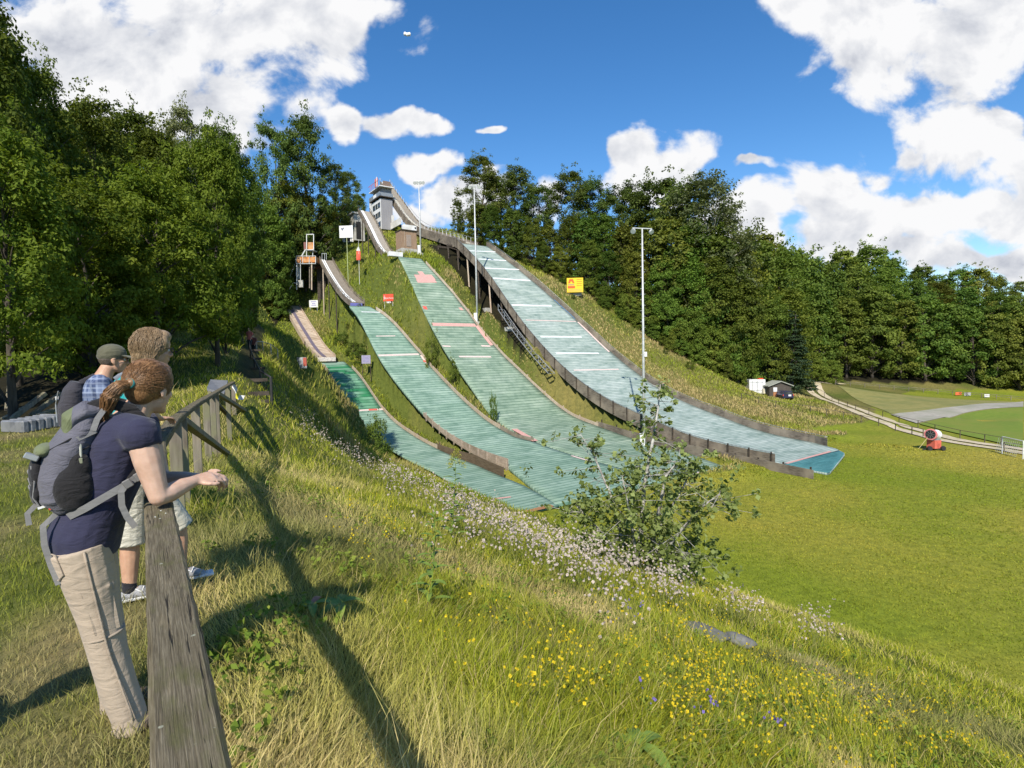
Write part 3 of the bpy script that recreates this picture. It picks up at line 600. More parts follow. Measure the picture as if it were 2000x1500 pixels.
# ================================================================ second jump
j2 = thing('ski_jump', 'long grey green ski jump with red emblem, left of the largest one', 'ski jump', J2.pt(8, .5))
landing_mat(J2, 'landing_slope', j2, M_J2, 12, 130, thick=.45)
for a, b_, mt, w in [((844, 633.5), (929, 635), PINKL, .5), ((931, 636), (961, 675), PINKL, .6), ((864, 676), (880, 676.5), PALEP, .2), ((940, 676), (957, 676.5), PALEP, .25), ((897, 697), (959, 697), PALEP, .26), ((1136, 818), (1206, 843), PINKL, .8), ((1005, 838), (1046, 862), PINKL, .75), ((1097, 953), (1148, 943), PALEP, .3), ((1322, 931), (1378, 920.5), PALEP, .22), ((826, 601), (834, 602), REDL, .5), ((897, 603), (904, 604), PINKL, .4)]:
    lineseg(J2, j2, a, b_, mt, w)
# red bank emblem: a dot over a square S
for a, b_, w in [((811, 541.5), (847, 541.5), .85), ((814, 549.3), (851, 549.3), .5)]: lineseg(J2, j2, a, b_, PINKL, w, 'emblem_bar')
lineseg(J2, j2, (818, 534), (828, 534), PINKL, .7, 'emblem_dot')
side_board(J2, j2, 1, 27, J2.s1-1, .42, WOODP, .0, step=3.2, base=-.3, post_h=.5, wob=.06)
def hD(t): return float(np.interp(t, [-2.5, 3, 12, 20, 30], [.78, .85, .95, .85, .5]))
# lower right wall runs straight on past the end of the mats
class _Ext(Strip):
    def __init__(s, b, f): s.b = b; s.f = f; s.s0 = -3
    def pt(s, t, f, up=0, off=0):
        if t >= 24: return s.b.pt(t, s.f, up, off)
        q = s.b.pt(24, s.f); e = np.array([25.2, 44.7]); k = (24-t)/26.5; p = q[:2]*(1-k)+e*k+C*off
        z = np.interp(t, s.b.g, s.b.z) if t > 6 else np.interp(t, [-2.5, 6], [LZ, float(np.interp(6, s.b.g, s.b.z))]); return np.array([p[0], p[1], z+up])
side_board(_Ext(J2, 1), j2, 1, -2.4, 27, .9, WOOD, .05, step=2.6, base=-.4, hfun=hD, post_mat=DARKW)
j2c = J2.pt(J2.s1, .5)
dk2, _ = inrun(j2, [(711, 412), (722, 431), (733, 453), (742, 472), (750, 486), (759, 494)], j2c, 2.3, 0, WOODP if False else mat_noise('grey_deck_boards', (.25, .22, .18), (.36, .32, .27), 5, .85, .2, .01), WHITEL, (-.62, -.28), DARKW, .75, .2, rail_step=1.3, n=40, skirt=.5, skirt_mat=WOOD, legs=[(.15, DARKW), (.4, DARKW), (.7, DARKW)])
q = P(772, 497, 96.5); MB().box(q, (2.6, .8, .8), Mx((C[0], C[1], 0))).build('takeoff_table', WHITE, j2, bevel=.04)
# ================================================================ third jump
j3 = thing('ski_jump', 'sea green ski jump of medium length between the grey green and the smallest jump', 'ski jump', J3.pt(10, .5))
landing_mat(J3, 'landing_slope', j3, M_J3, 12, 120, thick=.45)
for a, b_, mt, w in [((739, 694.5), (818, 692), PALEP, .32), ((706, 609.5), (743, 610), WHITEL, .22), ((734, 657), (772, 656.5), PALEP, .12), ((823, 694), (836, 712), PALEP, .5), ((827, 705), (833, 706.5), REDL, .5)]: lineseg(J3, j3, a, b_, mt, w)
side_board(J3, j3, 1, 30, J3.s1-1.5, .5, WOODP, .0, step=2.6, base=-.25, post_h=.62, wob=.06, post_mat=WOOD)
side_board(J3, j3, 1, 24.8, 30, .42, WOOD, .03, step=2.2, base=-.25)
side_board(J3, j3, 0, 17.8, 36, .5, mat_noise('pale_pinkish_board', (.30, .24, .19), (.44, .37, .30), 3, .85, .3, .02, stretch=(.6, .6, 4), c3=(.24, .20, .15), s2=.6), .0, step=1.7, base=-.3, wob=.1, hfun=lambda t: float(np.interp(t, [17.8, 22, 30, 36], [.75, .62, .35, .2])))
j3c = J3.pt(J3.s1, .5)
inrun(j3, [(637, 508), (646, 525), (656, 542), (667, 559), (678, 573), (689, 584), (698, 590)], j3c, 2.3, 0, mat_noise('brown_deck_boards', (.17, .14, .11), (.27, .23, .18), 5, .85, .2, .01), WHITEL, (-.75, -.38), WOOD, .62, .2, rail_step=1.2, n=40, skirt=.45, skirt_mat=WOOD, legs=[(.1, WOODP), (.3, DARKW), (.55, DARKW)])
q = P(696, 595.5, 88); MB().box(q, (1.9, .35, .55), Mx((C[0], C[1], 0))).build('takeoff_table', mat_plain('purple_blue_board', (.15, .15, .42), .6), j3, bevel=.02)
# ================================================================ smallest jump
j4 = thing('ski_jump', 'smallest ski jump with patchy deep green mats beside the grassy bank', 'ski jump', J4.pt(10, .5))
landing_mat(J4, 'landing_slope', j4, M_J3, 10, 110)
landing_mat(J4, 'green_mat', j4, M_J4, 8, 40, thick=.06, s_lo=45.6, s_hi=57.0, f0=.02, f1=.98, up=.035)
lineseg(J4, j4, (682, 803), (747, 799.5), PALEP, .3); lineseg(J4, j4, (720, 801), (737, 800), REDL, .34, up=.05); lineseg(J4, j4, (936, 983), (998, 971), PINKL, .24)
side_board(J4, j4, 1, 15.8, 30, .75, mat_noise('chocolate_board', (.10, .07, .045), (.15, .11, .075), 2, .85, .2, .02, stretch=(.6, .6, 4)), .0, step=3.4, base=-.3, wob=.02, hfun=lambda t: float(np.interp(t, [15.8, 22, 29, 30], [.85, .95, .62, .55])))
side_board(J4, j4, 1, 30.1, J4.s1-3, .42, WOODP, .0, step=2.4, base=-.25, wob=.07, post_mat=WOOD)
side_board(J4, j4, 0, 42, J4.s1-2, .38, WOODP, .0, step=2.0, base=-.25, wob=.08)
lineseg(J4, j4, (1004, 1011), (1078, 988), mat_plain('brown_edge_board', (.34, .17, .08), .8), .5, 'front_edge_board', up=.06)
j4c = J4.pt(J4.s1, .5)
inrun(j4, [(569, 597), (580, 615), (592, 636), (604, 655), (616, 674), (627, 688), (638, 697)], j4c, 2.6, 0, mat_noise('pale_slatted_deck', (.30, .22, .15), (.56, .46, .36), 1.4, .85, .2, .02, stretch=(.3, 3, .3), rot=(0, 0, .6)), mat_plain('violet_track_mat', (.15, .125, .165), .7), (-.5, -.33, -.16), WOODP, .4, .2, rail_step=2.4, n=40, skirt=.35, skirt_mat=WOODP, legs=[(.05, DARKW), (.25, DARKW)])
q = P(638, 702, 80.4); MB().box(q, (2.6, .5, .6), Mx((C[0], C[1], 0))).build('takeoff_table', mat_plain('chipped_white_board', (.62, .55, .50), .7, v=.3), j4, bevel=.03)
GH = lambda x, y: ground_hit(x, y, 40, 260)
sheet('meadow', [GH(1800, 829), GH(1999, 800), GH(1999, 786), GH(1632, 753)], meadow, .07, 'pale mown meadow inside the far rail fence', 'meadow')
def band(name, tops, bots, mt, up, label, cat, n=60, k=8):
    def line(L): L = np.array([GH(*q)[:2] for q in L]); d = np.concatenate([[0], np.cumsum(np.hypot(*np.diff(L, axis=0).T))]); g = np.linspace(0, d[-1], n); return np.stack([smooth1(np.interp(g, d, L[:, 0]), 4), smooth1(np.interp(g, d, L[:, 1]), 4)], 1)
    A, B = line(tops), line(bots); V = np.concatenate([A*(1-f)+B*f for f in np.linspace(0, 1, k)]); V = np.concatenate([V, (H(V[:, 0], V[:, 1])+up)[:, None]], 1)
    return tag(link(name, np_mesh(name, V, [(j*n+i, j*n+i+1, (j+1)*n+i+1, (j+1)*n+i) for j in range(k-1) for i in range(n-1)], smooth=True), None, True, mt), label, cat, kind='structure')
band('running_track', [(1740, 810.5), (1800, 803), (1880, 794), (1999, 785)], [(1790, 828), (1830, 819), (1880, 808.5), (1999, 795.5)], court, .12, 'grey grit strip crossing the sports field', 'running track')
band('sports_field', [(1797, 829), (1832, 820), (1882, 809.5), (1999, 796.5)], [(1800, 830.5), (1840, 841), (1900, 855), (1999, 877)], pitch, .12, 'bright green mown sports pitch beyond the track', 'pitch')
# ---------------------------------------------------------------- floodlight masts
LAMPG = mat_plain('lamp_glass', (.62, .63, .62), .2); GALV = mat_noise('galvanised_mast', (.46, .47, .46), (.62, .63, .62), 3, .5, .05, .003, metal=.25)
def mast(top, base, Y, label, n_lamp, box=True, cross=1.5, yaw=0.0, rungs=False):
    b = P(*base, Y); b[2] = Hs(b[0], b[1]); t = P(*top, Y); hgt = t[2]-b[2]; r = thing('floodlight_mast', label, 'floodlight', b)
    MB().tube([b-np.array([0, 0, .3]), b+np.array([0, 0, hgt*.5]), b+np.array([0, 0, hgt])], [.17, .13, .085], 12).build('pole', GALV, r, smooth=True)
    if box: MB().box(b+np.array([-.25, -.1, .75]), (.55, .5, 1.7)).build('switch_box', WHITE, r, bevel=.02)
    MB().lathe([(.5, -.3), (.5, .12), (.38, .2)], n=12, c=b).build('footing', CONC, r)
    ax = np.array([math.cos(yaw), math.sin(yaw), 0]); T = b+np.array([0, 0, hgt]); arm = MB().beam(T-ax*cross/2+np.array([0, 0, .05]), T+ax*cross/2+np.array([0, 0, .05]), .1, .1).build('crossarm', GALV, r)
    for k in range(n_lamp):
        q = T+ax*cross*(k/(max(1, n_lamp-1))-.5)*.92+np.array([0, 0, -.28]); d = Vector((.25, -.85, -.45)) if yaw == 0 else Vector((.7*(k-.5), -.5, -.5))
        Mz = Mx((1, 0, 0), tuple(d)).to_4x4(); Mz.translation = Vector(q); M3 = d.normalized().to_track_quat('Z', 'Y').to_matrix()
        l = MB().lathe([(.10, -.22), (.24, -.12), (.30, .10), (.30, .12)], M3, 14, q).build('lamp_head', GALV, r, smooth=False)
        MB().lathe([(.0, .115), (.27, .125), (.27, .13)], M3, 14, q).build('lamp_glass', LAMPG, l)
    if rungs:
        k = 0; z = 2.5
        while z < hgt-1.2:
            s = -1 if k % 2 else 1; MB().beam(b+np.array([0, 0, z]), b+np.array([.28*s, 0, z]), .03, .03).build('climbing_rung', GALV, r, fix=False); z += .62; k += 1
        MB().box(b+np.array([.22, -.1, hgt*.43]), (.3, .25, .55)).build('junction_box', WHITE, r, bevel=.02)
mast((820, 354), (822, 498), 101, 'floodlight mast uphill beside the wooden judges hut', 4, cross=1.7)
mast((928, 362), (931, 574), 88, 'slim white floodlight mast between the two largest jumps with white box', 3, cross=1.6)
mast((1252, 447), (1258, 846), 61, 'nearest and tallest floodlight mast with two round lamps and climbing rungs', 2, cross=2.4, yaw=.25, rungs=True)
# ---------------------------------------------------------------- judges hut, bunker, signs on the hill
def oriented(px, py, Y, ang=None):
    q = P(px, py, Y); return q
def hut():
    q = P(794, 490, 101.5); q[2] = Hs(q[0], q[1]); r = thing('judges_hut', 'square wooden judges hut with white top above the grey green jump', 'hut', q); Fm = frame(q); hh = P(794, 453, 101.5)[2]-q[2]
    w = bx((0, 0, hh*.5+.2), (3.0, 2.6, hh-.4), 'wall', mat_noise('larch_boards', (.22, .14, .09), (.36, .25, .17), 2, .85, .4, .02, stretch=(9, 9, .3)), r, Fm); bx((0, 0, .0), (3.1, 2.7, 1.2), 'plinth', CONC, r, Fm)
    bx((-.1, -1.33, hh*.52), (.95, .06, 2.1), 'door', mat_plain('grey_door', (.30, .24, .20), .7), r, Fm); bx((-.9, -1.33, hh*.6), (.06, .05, hh*.7), 'corner_batten', WOODP, r, Fm)
    bx((.1, 0, hh+.02), (3.4, 3.0, .16), 'roof', DARKW, r, Fm); bx((.25, -.9, hh+.55), (2.6, .8, .95), 'white_top_box', WHITE, r, Fm); bx((1.3, -1.32, hh+.6), (.25, .06, .3), 'dark_mark', BLACK, r, Fm)
hut()
def bunker():
    q = P(697, 441, 114); q[2] = Hs(q[0], q[1])-.1; r = thing('start_house', 'low concrete start house with white arched end at the top of the grey green jump', 'building', q); Fm = frame(q); hh = P(697, 417, 114)[2]-q[2]
    bx((0, 0, hh*.45), (2.2, 3.0, hh*.9), 'wall', CONC, r, Fm); bx((0, 0, hh*.95), (2.9, 3.4, .35), 'roof', CONC, r, Fm); bx((-.2, -1.53, hh*.35), (1.0, .06, hh*.6), 'doorway', DARKIN, r, Fm)
    b2 = P(680, 441, 115)-q; a = MB(); pr = [(-1.15, 0), (1.15, 0), (1.15, 1.0)]+[(1.15*math.cos(t), 1.0+.9*math.sin(t)) for t in np.linspace(0, math.pi, 9)][1:-1]+[(-1.15, 1.0)]
    M = Matrix.Translation(Vector(P(680, 441, 113.5))) @ Matrix(((1, 0, 0, 0), (0, 0, -1, 0), (0, 1, 0, 0), (0, 0, 0, 1))); M.translation.z = Hs(M.translation.x, M.translation.y)-.1
    e = a.prism(pr, -1.2, .6, M).build('arched_end', WHITE, r); MB().prism([(-.5, .1), (.5, .1), (.5, 1.0), (.25, 1.35), (-.25, 1.35), (-.5, 1.0)], .605, .66, M).build('arched_opening', DARKIN, e)
bunker()
def panel_frame(px0, py0, px1, py1, Y, yaw=0.0):
    """corner pixels -> centre, width, height and matrix of an upright panel (local x right, y up, z towards viewer)"""
    a = P(px0, py0, Y); b_ = P(px1, py1, Y); c = (a+b_)/2; w = abs(b_[0]-a[0])/math.cos(yaw); h = abs(b_[2]-a[2])
    M = Matrix.Translation(Vector(c)) @ Matrix.Rotation(yaw, 4, 'Z') @ Matrix(((1, 0, 0, 0), (0, 0, -1, 0), (0, 1, 0, 0), (0, 0, 0, 1))); return M, w, h, c
def rect(M, x0, y0, x1, y1, z0, z1, nm, mt, par, poly=None): return MB().prism(poly or [(x0, y0), (x1, y0), (x1, y1), (x0, y1)], z0, z1, M).build(nm, mt, par)
def legs(M, w, c, par, xs=(-.4, .4), mt=None, th=.08, down=0.0, back=-.06):
    for f in xs:
        p = M @ Vector((f*w, 0, back)); g = Hs(p.x, p.y); MB().beam((p.x, p.y, g-.3), (p.x, p.y, p.z+.05), th, th).build('leg', mt or STEEL, par, fix=False)
INK = mat_plain('printed_grey_ink', (.16, .16, .20), .6); BLUEI = mat_plain('printed_violet_ink', (.25, .23, .45), .6)
def sign(name, label, px0, py0, px1, py1, Y, mt, yaw=0.0, legx=(-.4, .4), legm=None, cat='sign', th=.05, base=None):
    if base: Y = float(ground_hit((px0+px1)/2, base, 30, 200)[1])
    M, w, h, c = panel_frame(px0, py0, px1, py1, Y, yaw); g = Hs(c[0], c[1]); r = thing(name, label, cat, (c[0], c[1], g)); p = rect(M, -w/2, -h/2, w/2, h/2, -th/2, th/2, 'panel', mt, r); legs(M, w, c, r, legx, legm); return r, M, w, h, p
r, M, w, h, p = sign('billboard', 'white board with dark wave emblem on a tall single post at the wood edge', 662, 441, 690, 464, 100, WHITE, -.1, legx=(.02,), legm=mat_plain('pale_green_post', (.42, .48, .25), .6))
for k, (x0, y0, x1, y1) in enumerate([(-.38, .22, -.30, .30), (-.31, .18, -.22, .26), (-.25, .26, -.17, .33), (-.33, .12, -.26, .19)]): rect(M, 0, 0, 0, 0, .03, .04, 'emblem_wave', INK, p, [(x0*w, y0*h), (x1*w, (y0-.03)*h), (x1*w+.1*w*.5, y1*h), (x0*w+.02*w, (y1+.02)*h)])
for k in range(5): rect(M, -.38*w, (.02-.09*k)*h, .34*w, (.035-.09*k)*h, .03, .035, 'faint_line', mat_plain('pale_grey_ink%d' % k, (.60, .60, .60), .6) if k == 0 else bpy.data.materials['pale_grey_ink0'], p)
r, M, w, h, p = sign('bank_sign', 'red sign with white lettering standing left of the grey green mats', 748, 574.5, 769, 588, 93, RED, -.12, base=594)
text_mesh('Sparkasse', h*.36, WHITE, 'lettering', p, M @ Matrix.Translation((.12*w, -.06*h, .03)), .004)
for (x0, y0, x1, y1) in [(-.44, -.12, -.32, -.05), (-.44, -.05, -.41, .06), (-.44, .04, -.32, .10), (-.35, -.26, -.32, -.05), (-.44, -.28, -.32, -.20)]: rect(M, x0*w, y0*h, x1*w, y1*h, .028, .036, 'emblem_bar', WHITE, p)
rect(M, -.40*w, .18*h, -.36*w, .30*h, .028, .036, 'emblem_dot', WHITE, p); rect(M, -.2*w, -.78*h, .25*w, -.55*h, -.02, .02, 'lower_plate', WHITE, r)
r, M, w, h, p = sign('notice_board', 'small white notice with violet print on the mown knoll left of the smallest jump run', 604, 586.5, 621, 600, 94, WHITE, .08, base=607)
for k, (a, b_) in enumerate([(-.32, .32), (-.2, .22), (-.28, .3)]): rect(M, a*w, (.22-.24*k)*h, b_*w, (.34-.24*k)*h, .03, .036, 'print_line', BLUEI, p)
r, M, w, h, p = sign('notice_board', 'faded violet notice on two posts between the two left jumps', 706, 694, 724, 710, 77, mat_plain('faded_violet_board', (.30, .28, .38), .7), .0, legx=(-.46, .46), legm=DARKW)
for k in range(4): rect(M, -.34*w, (.28-.18*k)*h, .34*w, (.33-.18*k)*h, .03, .036, 'print_line', BLUEI, p)
r, M, w, h, p = sign('info_board', 'info board half grey and half red in the scrub below the small jump', 579, 698, 600, 719, 70, mat_noise('blotched_grey_print', (.08, .09, .10), (.40, .42, .44), 3, .6, .05, .003), -.15, legx=(-.48,), legm=WHITE, base=726)
rect(M, .16*w, -.3*h, .5*w, .46*h, .028, .036, 'red_field', mat_plain('brick_red_print', (.42, .10, .07), .6), p)
MB().tube([P(596, 720, 71), P(595.5, 667, 71)], .06, 6).build('post', DARKW, r)
r, M, w, h, p = sign('billboard', 'bright yellow billboard with red roof emblem at the foot of the right wood', 1107, 543, 1139, 570.5, 100, mat_plain('yellow_print', (.80, .52, .02), .5, v=.05), -.06, legm=DARKW, base=580)
OR = mat_plain('orange_red_print', (.66, .10, .02), .5)
rect(M, 0, 0, 0, 0, .03, .045, 'roof_emblem', OR, p, [(-.42*w, .14*h), (-.34*w, .42*h), (-.12*w, .42*h), (-.03*w, .14*h), (-.15*w, .14*h), (-.18*w, .26*h), (-.27*w, .26*h), (-.30*w, .14*h)])
for k in range(6): rect(M, (-.42+.063*k)*w, -.02*h, (-.38+.063*k)*w, .08*h, .03, .04, 'small_letter', INK, p)
rect(M, -.44*w, -.22*h, .0*w, -.06*h, .03, .045, 'red_bar', OR, p)
for k in range(4): rect(M, .10*w, (.36-.14*k)*h, .42*w, (.39-.14*k)*h, .03, .036, 'print_line', OR, p)
for k in range(3): rect(M, -.42*w, (-.30-.07*k)*h, .4*w, (-.285-.07*k)*h, .03, .036, 'print_line', INK, p)
q = P(1122, 578, 99.6); MB().box((q[0], q[1], Hs(q[0], q[1])+.25), (2.6, .5, 1.0)).build('concrete_base', CONC, r, bevel=.05)
def flag():
    b = P(701, 517, 98); b[2] = Hs(b[0], b[1]); t = P(700, 468, 98); r = thing('beach_flag', 'red banner flag on a thin pole on the grassy hill right of the white board', 'flag', b); MB().tube([b, t], [.04, .02], 6).build('pole', WHITE, r)
    n = 10; A = []; B = []; 
    for k in range(n+1):
        f = k/n; py = 482+26*f; A.append(P(700.3-4.2*min(1, .35+f*2.5), py, 98+.1*math.sin(f*5))); B.append(P(700.5+3.6*min(1, .15+f*2), py, 98+.12*math.sin(f*5+1)))
    i = 3; MB().ribbon(A[i:], B[i:]).ribbon([q+np.array([0, .02, 0]) for q in B[i:]], [q+np.array([0, .02, 0]) for q in A[i:]]).build('cloth', RED, r, fix=False); MB().ribbon(A[:i+1], B[:i+1]).ribbon([q+np.array([0, .02, 0]) for q in B[:i+1]], [q+np.array([0, .02, 0]) for q in A[:i+1]]).build('white_tip', WHITE, r, fix=False)
flag()
def jtower():
    Y = 100; b = P(598, 562, Y); b[2] = Hs(b[0], b[1]); r = thing('judges_tower', 'slender judges tower with rust orange panels in front of the dark wood', 'tower', b)
    RUST = mat_noise('rust_orange_sheet', (.28, .10, .03), (.68, .27, .07), 1.4, .75, .1, .01, c3=(.50, .30, .16), s2=1.2)
    def bxp(x0, y0, x1, y1, d, nm, mt, par, dy=0, solid=True):
        a = P(x0, y1, Y+dy); c = P(x1, y0, Y+dy); return MB().box(((a[0]+c[0])/2, Y+dy+d/2, (a[2]+c[2])/2), (abs(c[0]-a[0]), d, abs(c[2]-a[2]))).build(nm, mt, par)
    def pole(x0, y0, x1, y1, nm, mt, par, w=.14, dy=0, dy1=0): MB().beam(P(x0, y0, Y+dy), P(x1, y1, Y+dy1), w, w).build(nm, mt, par, fix=False)
    for x in (580, 609): 
        for dy in (0, 2.2): pole(x, 512, x, 566, 'tower_leg', WOODP if x == 609 and dy == 0 else GALV, r, .2, dy, dy)
    pole(584, 512, 584, 545, 'tower_leg', GALV, r, .3, .8, .8); pole(605, 512, 605, 563, 'tower_leg', WOOD, r, .2, .8, .8)
    fl = bxp(577, 512, 618, 515, 2.8, 'platform', DARKW, r); bxp(578, 501, 617, 513, .06, 'parapet_panel', RUST, fl, -.1); bxp(616, 501, 617, 513, 2.6, 'parapet_panel', RUST, fl)
    for x in (578.4, 591.5, 604, 616.5): pole(x, 500, x, 515, 'parapet_frame', GALV, fl, .09, -.16, -.16)
    pole(578, 500, 617, 500, 'parapet_frame', GALV, fl, .09, -.16, -.16); pole(578, 515, 617, 515, 'parapet_frame', GALV, fl, .09, -.16, -.16)
    for x in (599, 611): pole(x, 488, x, 512, 'upper_leg', GALV, r, .12, .5, .5)
    up = bxp(598.5, 488, 613, 489.6, 1.6, 'upper_platform', GALV, r); bxp(600, 473, 611.5, 487, .06, 'upper_panel', RUST, up, .3)
    for x in (599, 612.6): pole(x, 457, x, 489, 'upper_frame', WHITE, up, .11, -.05, -.05)
    for yy_ in (458, 488): pole(599, yy_, 612.6, yy_-.6, 'upper_frame', WHITE, up, .11, -.05, -.05)
    pole(589, 501, 597, 487, 'ladder', GALV, r, .2, .3, .3); bxp(593.5, 473, 597.5, 487, .5, 'side_box', mat_plain('dull_red_box', (.22, .10, .09), .7), up, .4)
    pole(576, 516, 557, 563, 'stay', GALV, r, .1); pole(587, 505, 587, 550, 'conduit', GALV, r, .09, -.3, -.3); bxp(583, 547, 591, 561, .5, 'switch_cabinet', CONC, r, -.6)
    pole(565, 565, 573, 551, 'stair_rail', GALV, r, .08, -1, -.6); pole(573, 551, 580, 555, 'stair_rail', GALV, r, .08, -.6, 0)
jtower()
def container():
    q = P(625, 514, 103); q[2] = Hs(q[0], q[1])
    r = thing('start_shed', 'low red brown shed with a railing at the top of the sea green jump', 'shed', q); MB().box((q[0], q[1]+1, P(625, 517, 103)[2]), (1.9, 1.6, 1.4)).build('wall', mat_plain('red_brown_boards', (.16, .07, .045), .8), r); MB().box((q[0], q[1]+1, P(625, 509.5, 103)[2]), (2.1, 1.9, .14)).build('roof', DARKW, r)
    for x in (629, 634, 637.5): MB().beam(P(x, 507, 102), P(x, 495, 102), .08, .08).build('railing_post', STEEL, r, fix=False)
    MB().beam(P(628.5, 495, 102), P(638, 495, 102), .07, .07).build('railing', STEEL, r, fix=False); MB().box((q[0], q[1]+1, (q[2]+P(625, 520, 103)[2])/2), (1.6, 1.4, max(.3, P(625, 520, 103)[2]-q[2]))).build('base', DARKW, r)
container()
def stairs():
    r = thing('metal_stairway', 'steel grating stairway lying along the left wall of the largest jump', 'stairs', ground_hit(1062, 712)); A = []; B = []
    n = 44
    for k in range(n+1):
        f = k/n; x = 973+f*91; y = 594+f*114+5*math.sin(f*math.pi)*.6
        t = 48.2-f*12.5; p = BIG.pt(t, 0, -.75, -.62); q2 = BIG.pt(t, 0, -.75, -1.75); A.append(p); B.append(q2)
    for Lx in (A, B): MB().tube(Lx, .06, 5).build('stringer', STEEL, r)
    for k in range(0, n+1, 2): MB().beam(A[k], B[k], .28, .05).build('tread', STEEL, r, fix=False)
    MB().tube([q+np.array([0, 0, .9]) for q in B], .03, 5).build('handrail', STEEL, r)
    for k in range(0, n+1, 6): MB().beam(B[k], B[k]+np.array([0, 0, .9]), .05, .05).build('handrail_post', STEEL, r, fix=False)
stairs()
# ---------------------------------------------------------------- rail fences by the track
RAILM = mat_noise('rusty_brown_rail', (.07, .055, .04), (.15, .12, .085), 4, .7, .1, .01)
def railfence(name, label, tops, drop, w=.07, rails=1, y0=40, mt=None, ph=1.0):
    pts = []
    for x, y in tops: p = ground_hit(x, y+drop, y0, 200); pts.append(p)
    r = thing(name, label, 'fence', pts[0]); T = [p+np.array([0, 0, ph]) for p in pts]
    for k in range(rails): MB().tube([t-np.array([0, 0, .38*k]) for t in T], w*.55, 6).build('rail', mt or RAILM, r, fix=False)
    for p, t in zip(pts, T): MB().beam(p-np.array([0, 0, .3]), t, w*1.2, w*1.2).build('post', mt or RAILM, r, fix=False)
    return r, pts
railfence('rail_fence', 'brown single rail fence on the near side of the gravel track', [(1448, 771), (1482, 779), (1515, 787), (1549, 792), (1583, 796), (1614, 802), (1647, 808), (1682, 814.5), (1716, 822), (1749, 832), (1781, 839), (1803, 844)], 10, .065)
railfence('rail_fence', 'brown single rail fence between the gravel track and the pitch', [(1594, 757), (1610, 766), (1625, 775), (1638, 781), (1655, 787), (1671, 793), (1697, 800), (1724, 806), (1756, 817), (1793, 826), (1826, 835), (1875, 847), (1923, 856), (1955, 862)], 9.5, .055)
railfence('rail_fence', 'long rail fence at the far side of the meadow below the wood', [(1632+i*(2060-1632)/15, 745+i*(783-745)/15) for i in range(16)], 6.5, .08, 2, 80, WOOD)
railfence('rail_fence', 'short dark rail at the right edge beside the goal', [(1961, 872.5), (2002, 878), (2040, 882)], 10, .07)
for x0, x1, y, c, lb in [(1866, 1878, 766, mat_plain('orange_red_board', (.62, .14, .05), .6), 'orange red advertising board hung on the far rail fence'), (1883.5, 1896, 767, mat_plain('grey_board', (.38, .38, .38), .6), 'grey advertising board next to the orange one'), (1922.5, 1932.5, 770, WHITE, 'small white board on the far rail fence')]:
    g = ground_hit((x0+x1)/2, y+6.5, 80, 200); M, w, h, cc = panel_frame(x0, y, x1, y+5.5, g[1]-.25); rr = tag(MB().prism([(-w/2, -h/2), (w/2, -h/2), (w/2, h/2), (-w/2, h/2)], -.02, .02, M).build('advertising_board', c), lb, 'sign')
def goal():
    a = ground_hit(1957, 886, 40, 120); b_ = ground_hit(1998, 897, 40, 120); r = thing('football_goal', 'small white football goal with net at the right edge of the pitch', 'goal', a); hz = np.array([0, 0, 1.75]); bk = np.array([.5, 1.3, 0])
    for p in (a, b_): MB().tube([p, p+hz], .05, 6).build('goal_post', WHITE, r)
    MB().tube([a+hz, b_+hz], .05, 6).build('crossbar', WHITE, r); mb = MB()
    for f in np.linspace(0, 1, 12): mb.tube([a+(b_-a)*f+hz, a+(b_-a)*f+hz*.9+bk*.5, a+(b_-a)*f+bk], .012, 3, cap=False)
    for f in np.linspace(.1, 1, 6): mb.tube([a+hz*(1-f)+bk*f, b_+hz*(1-f)+bk*f], .012, 3, cap=False)
    mb.build('net', mat_plain('pale_net', (.55, .57, .55), .8), r, fix=False)
goal()
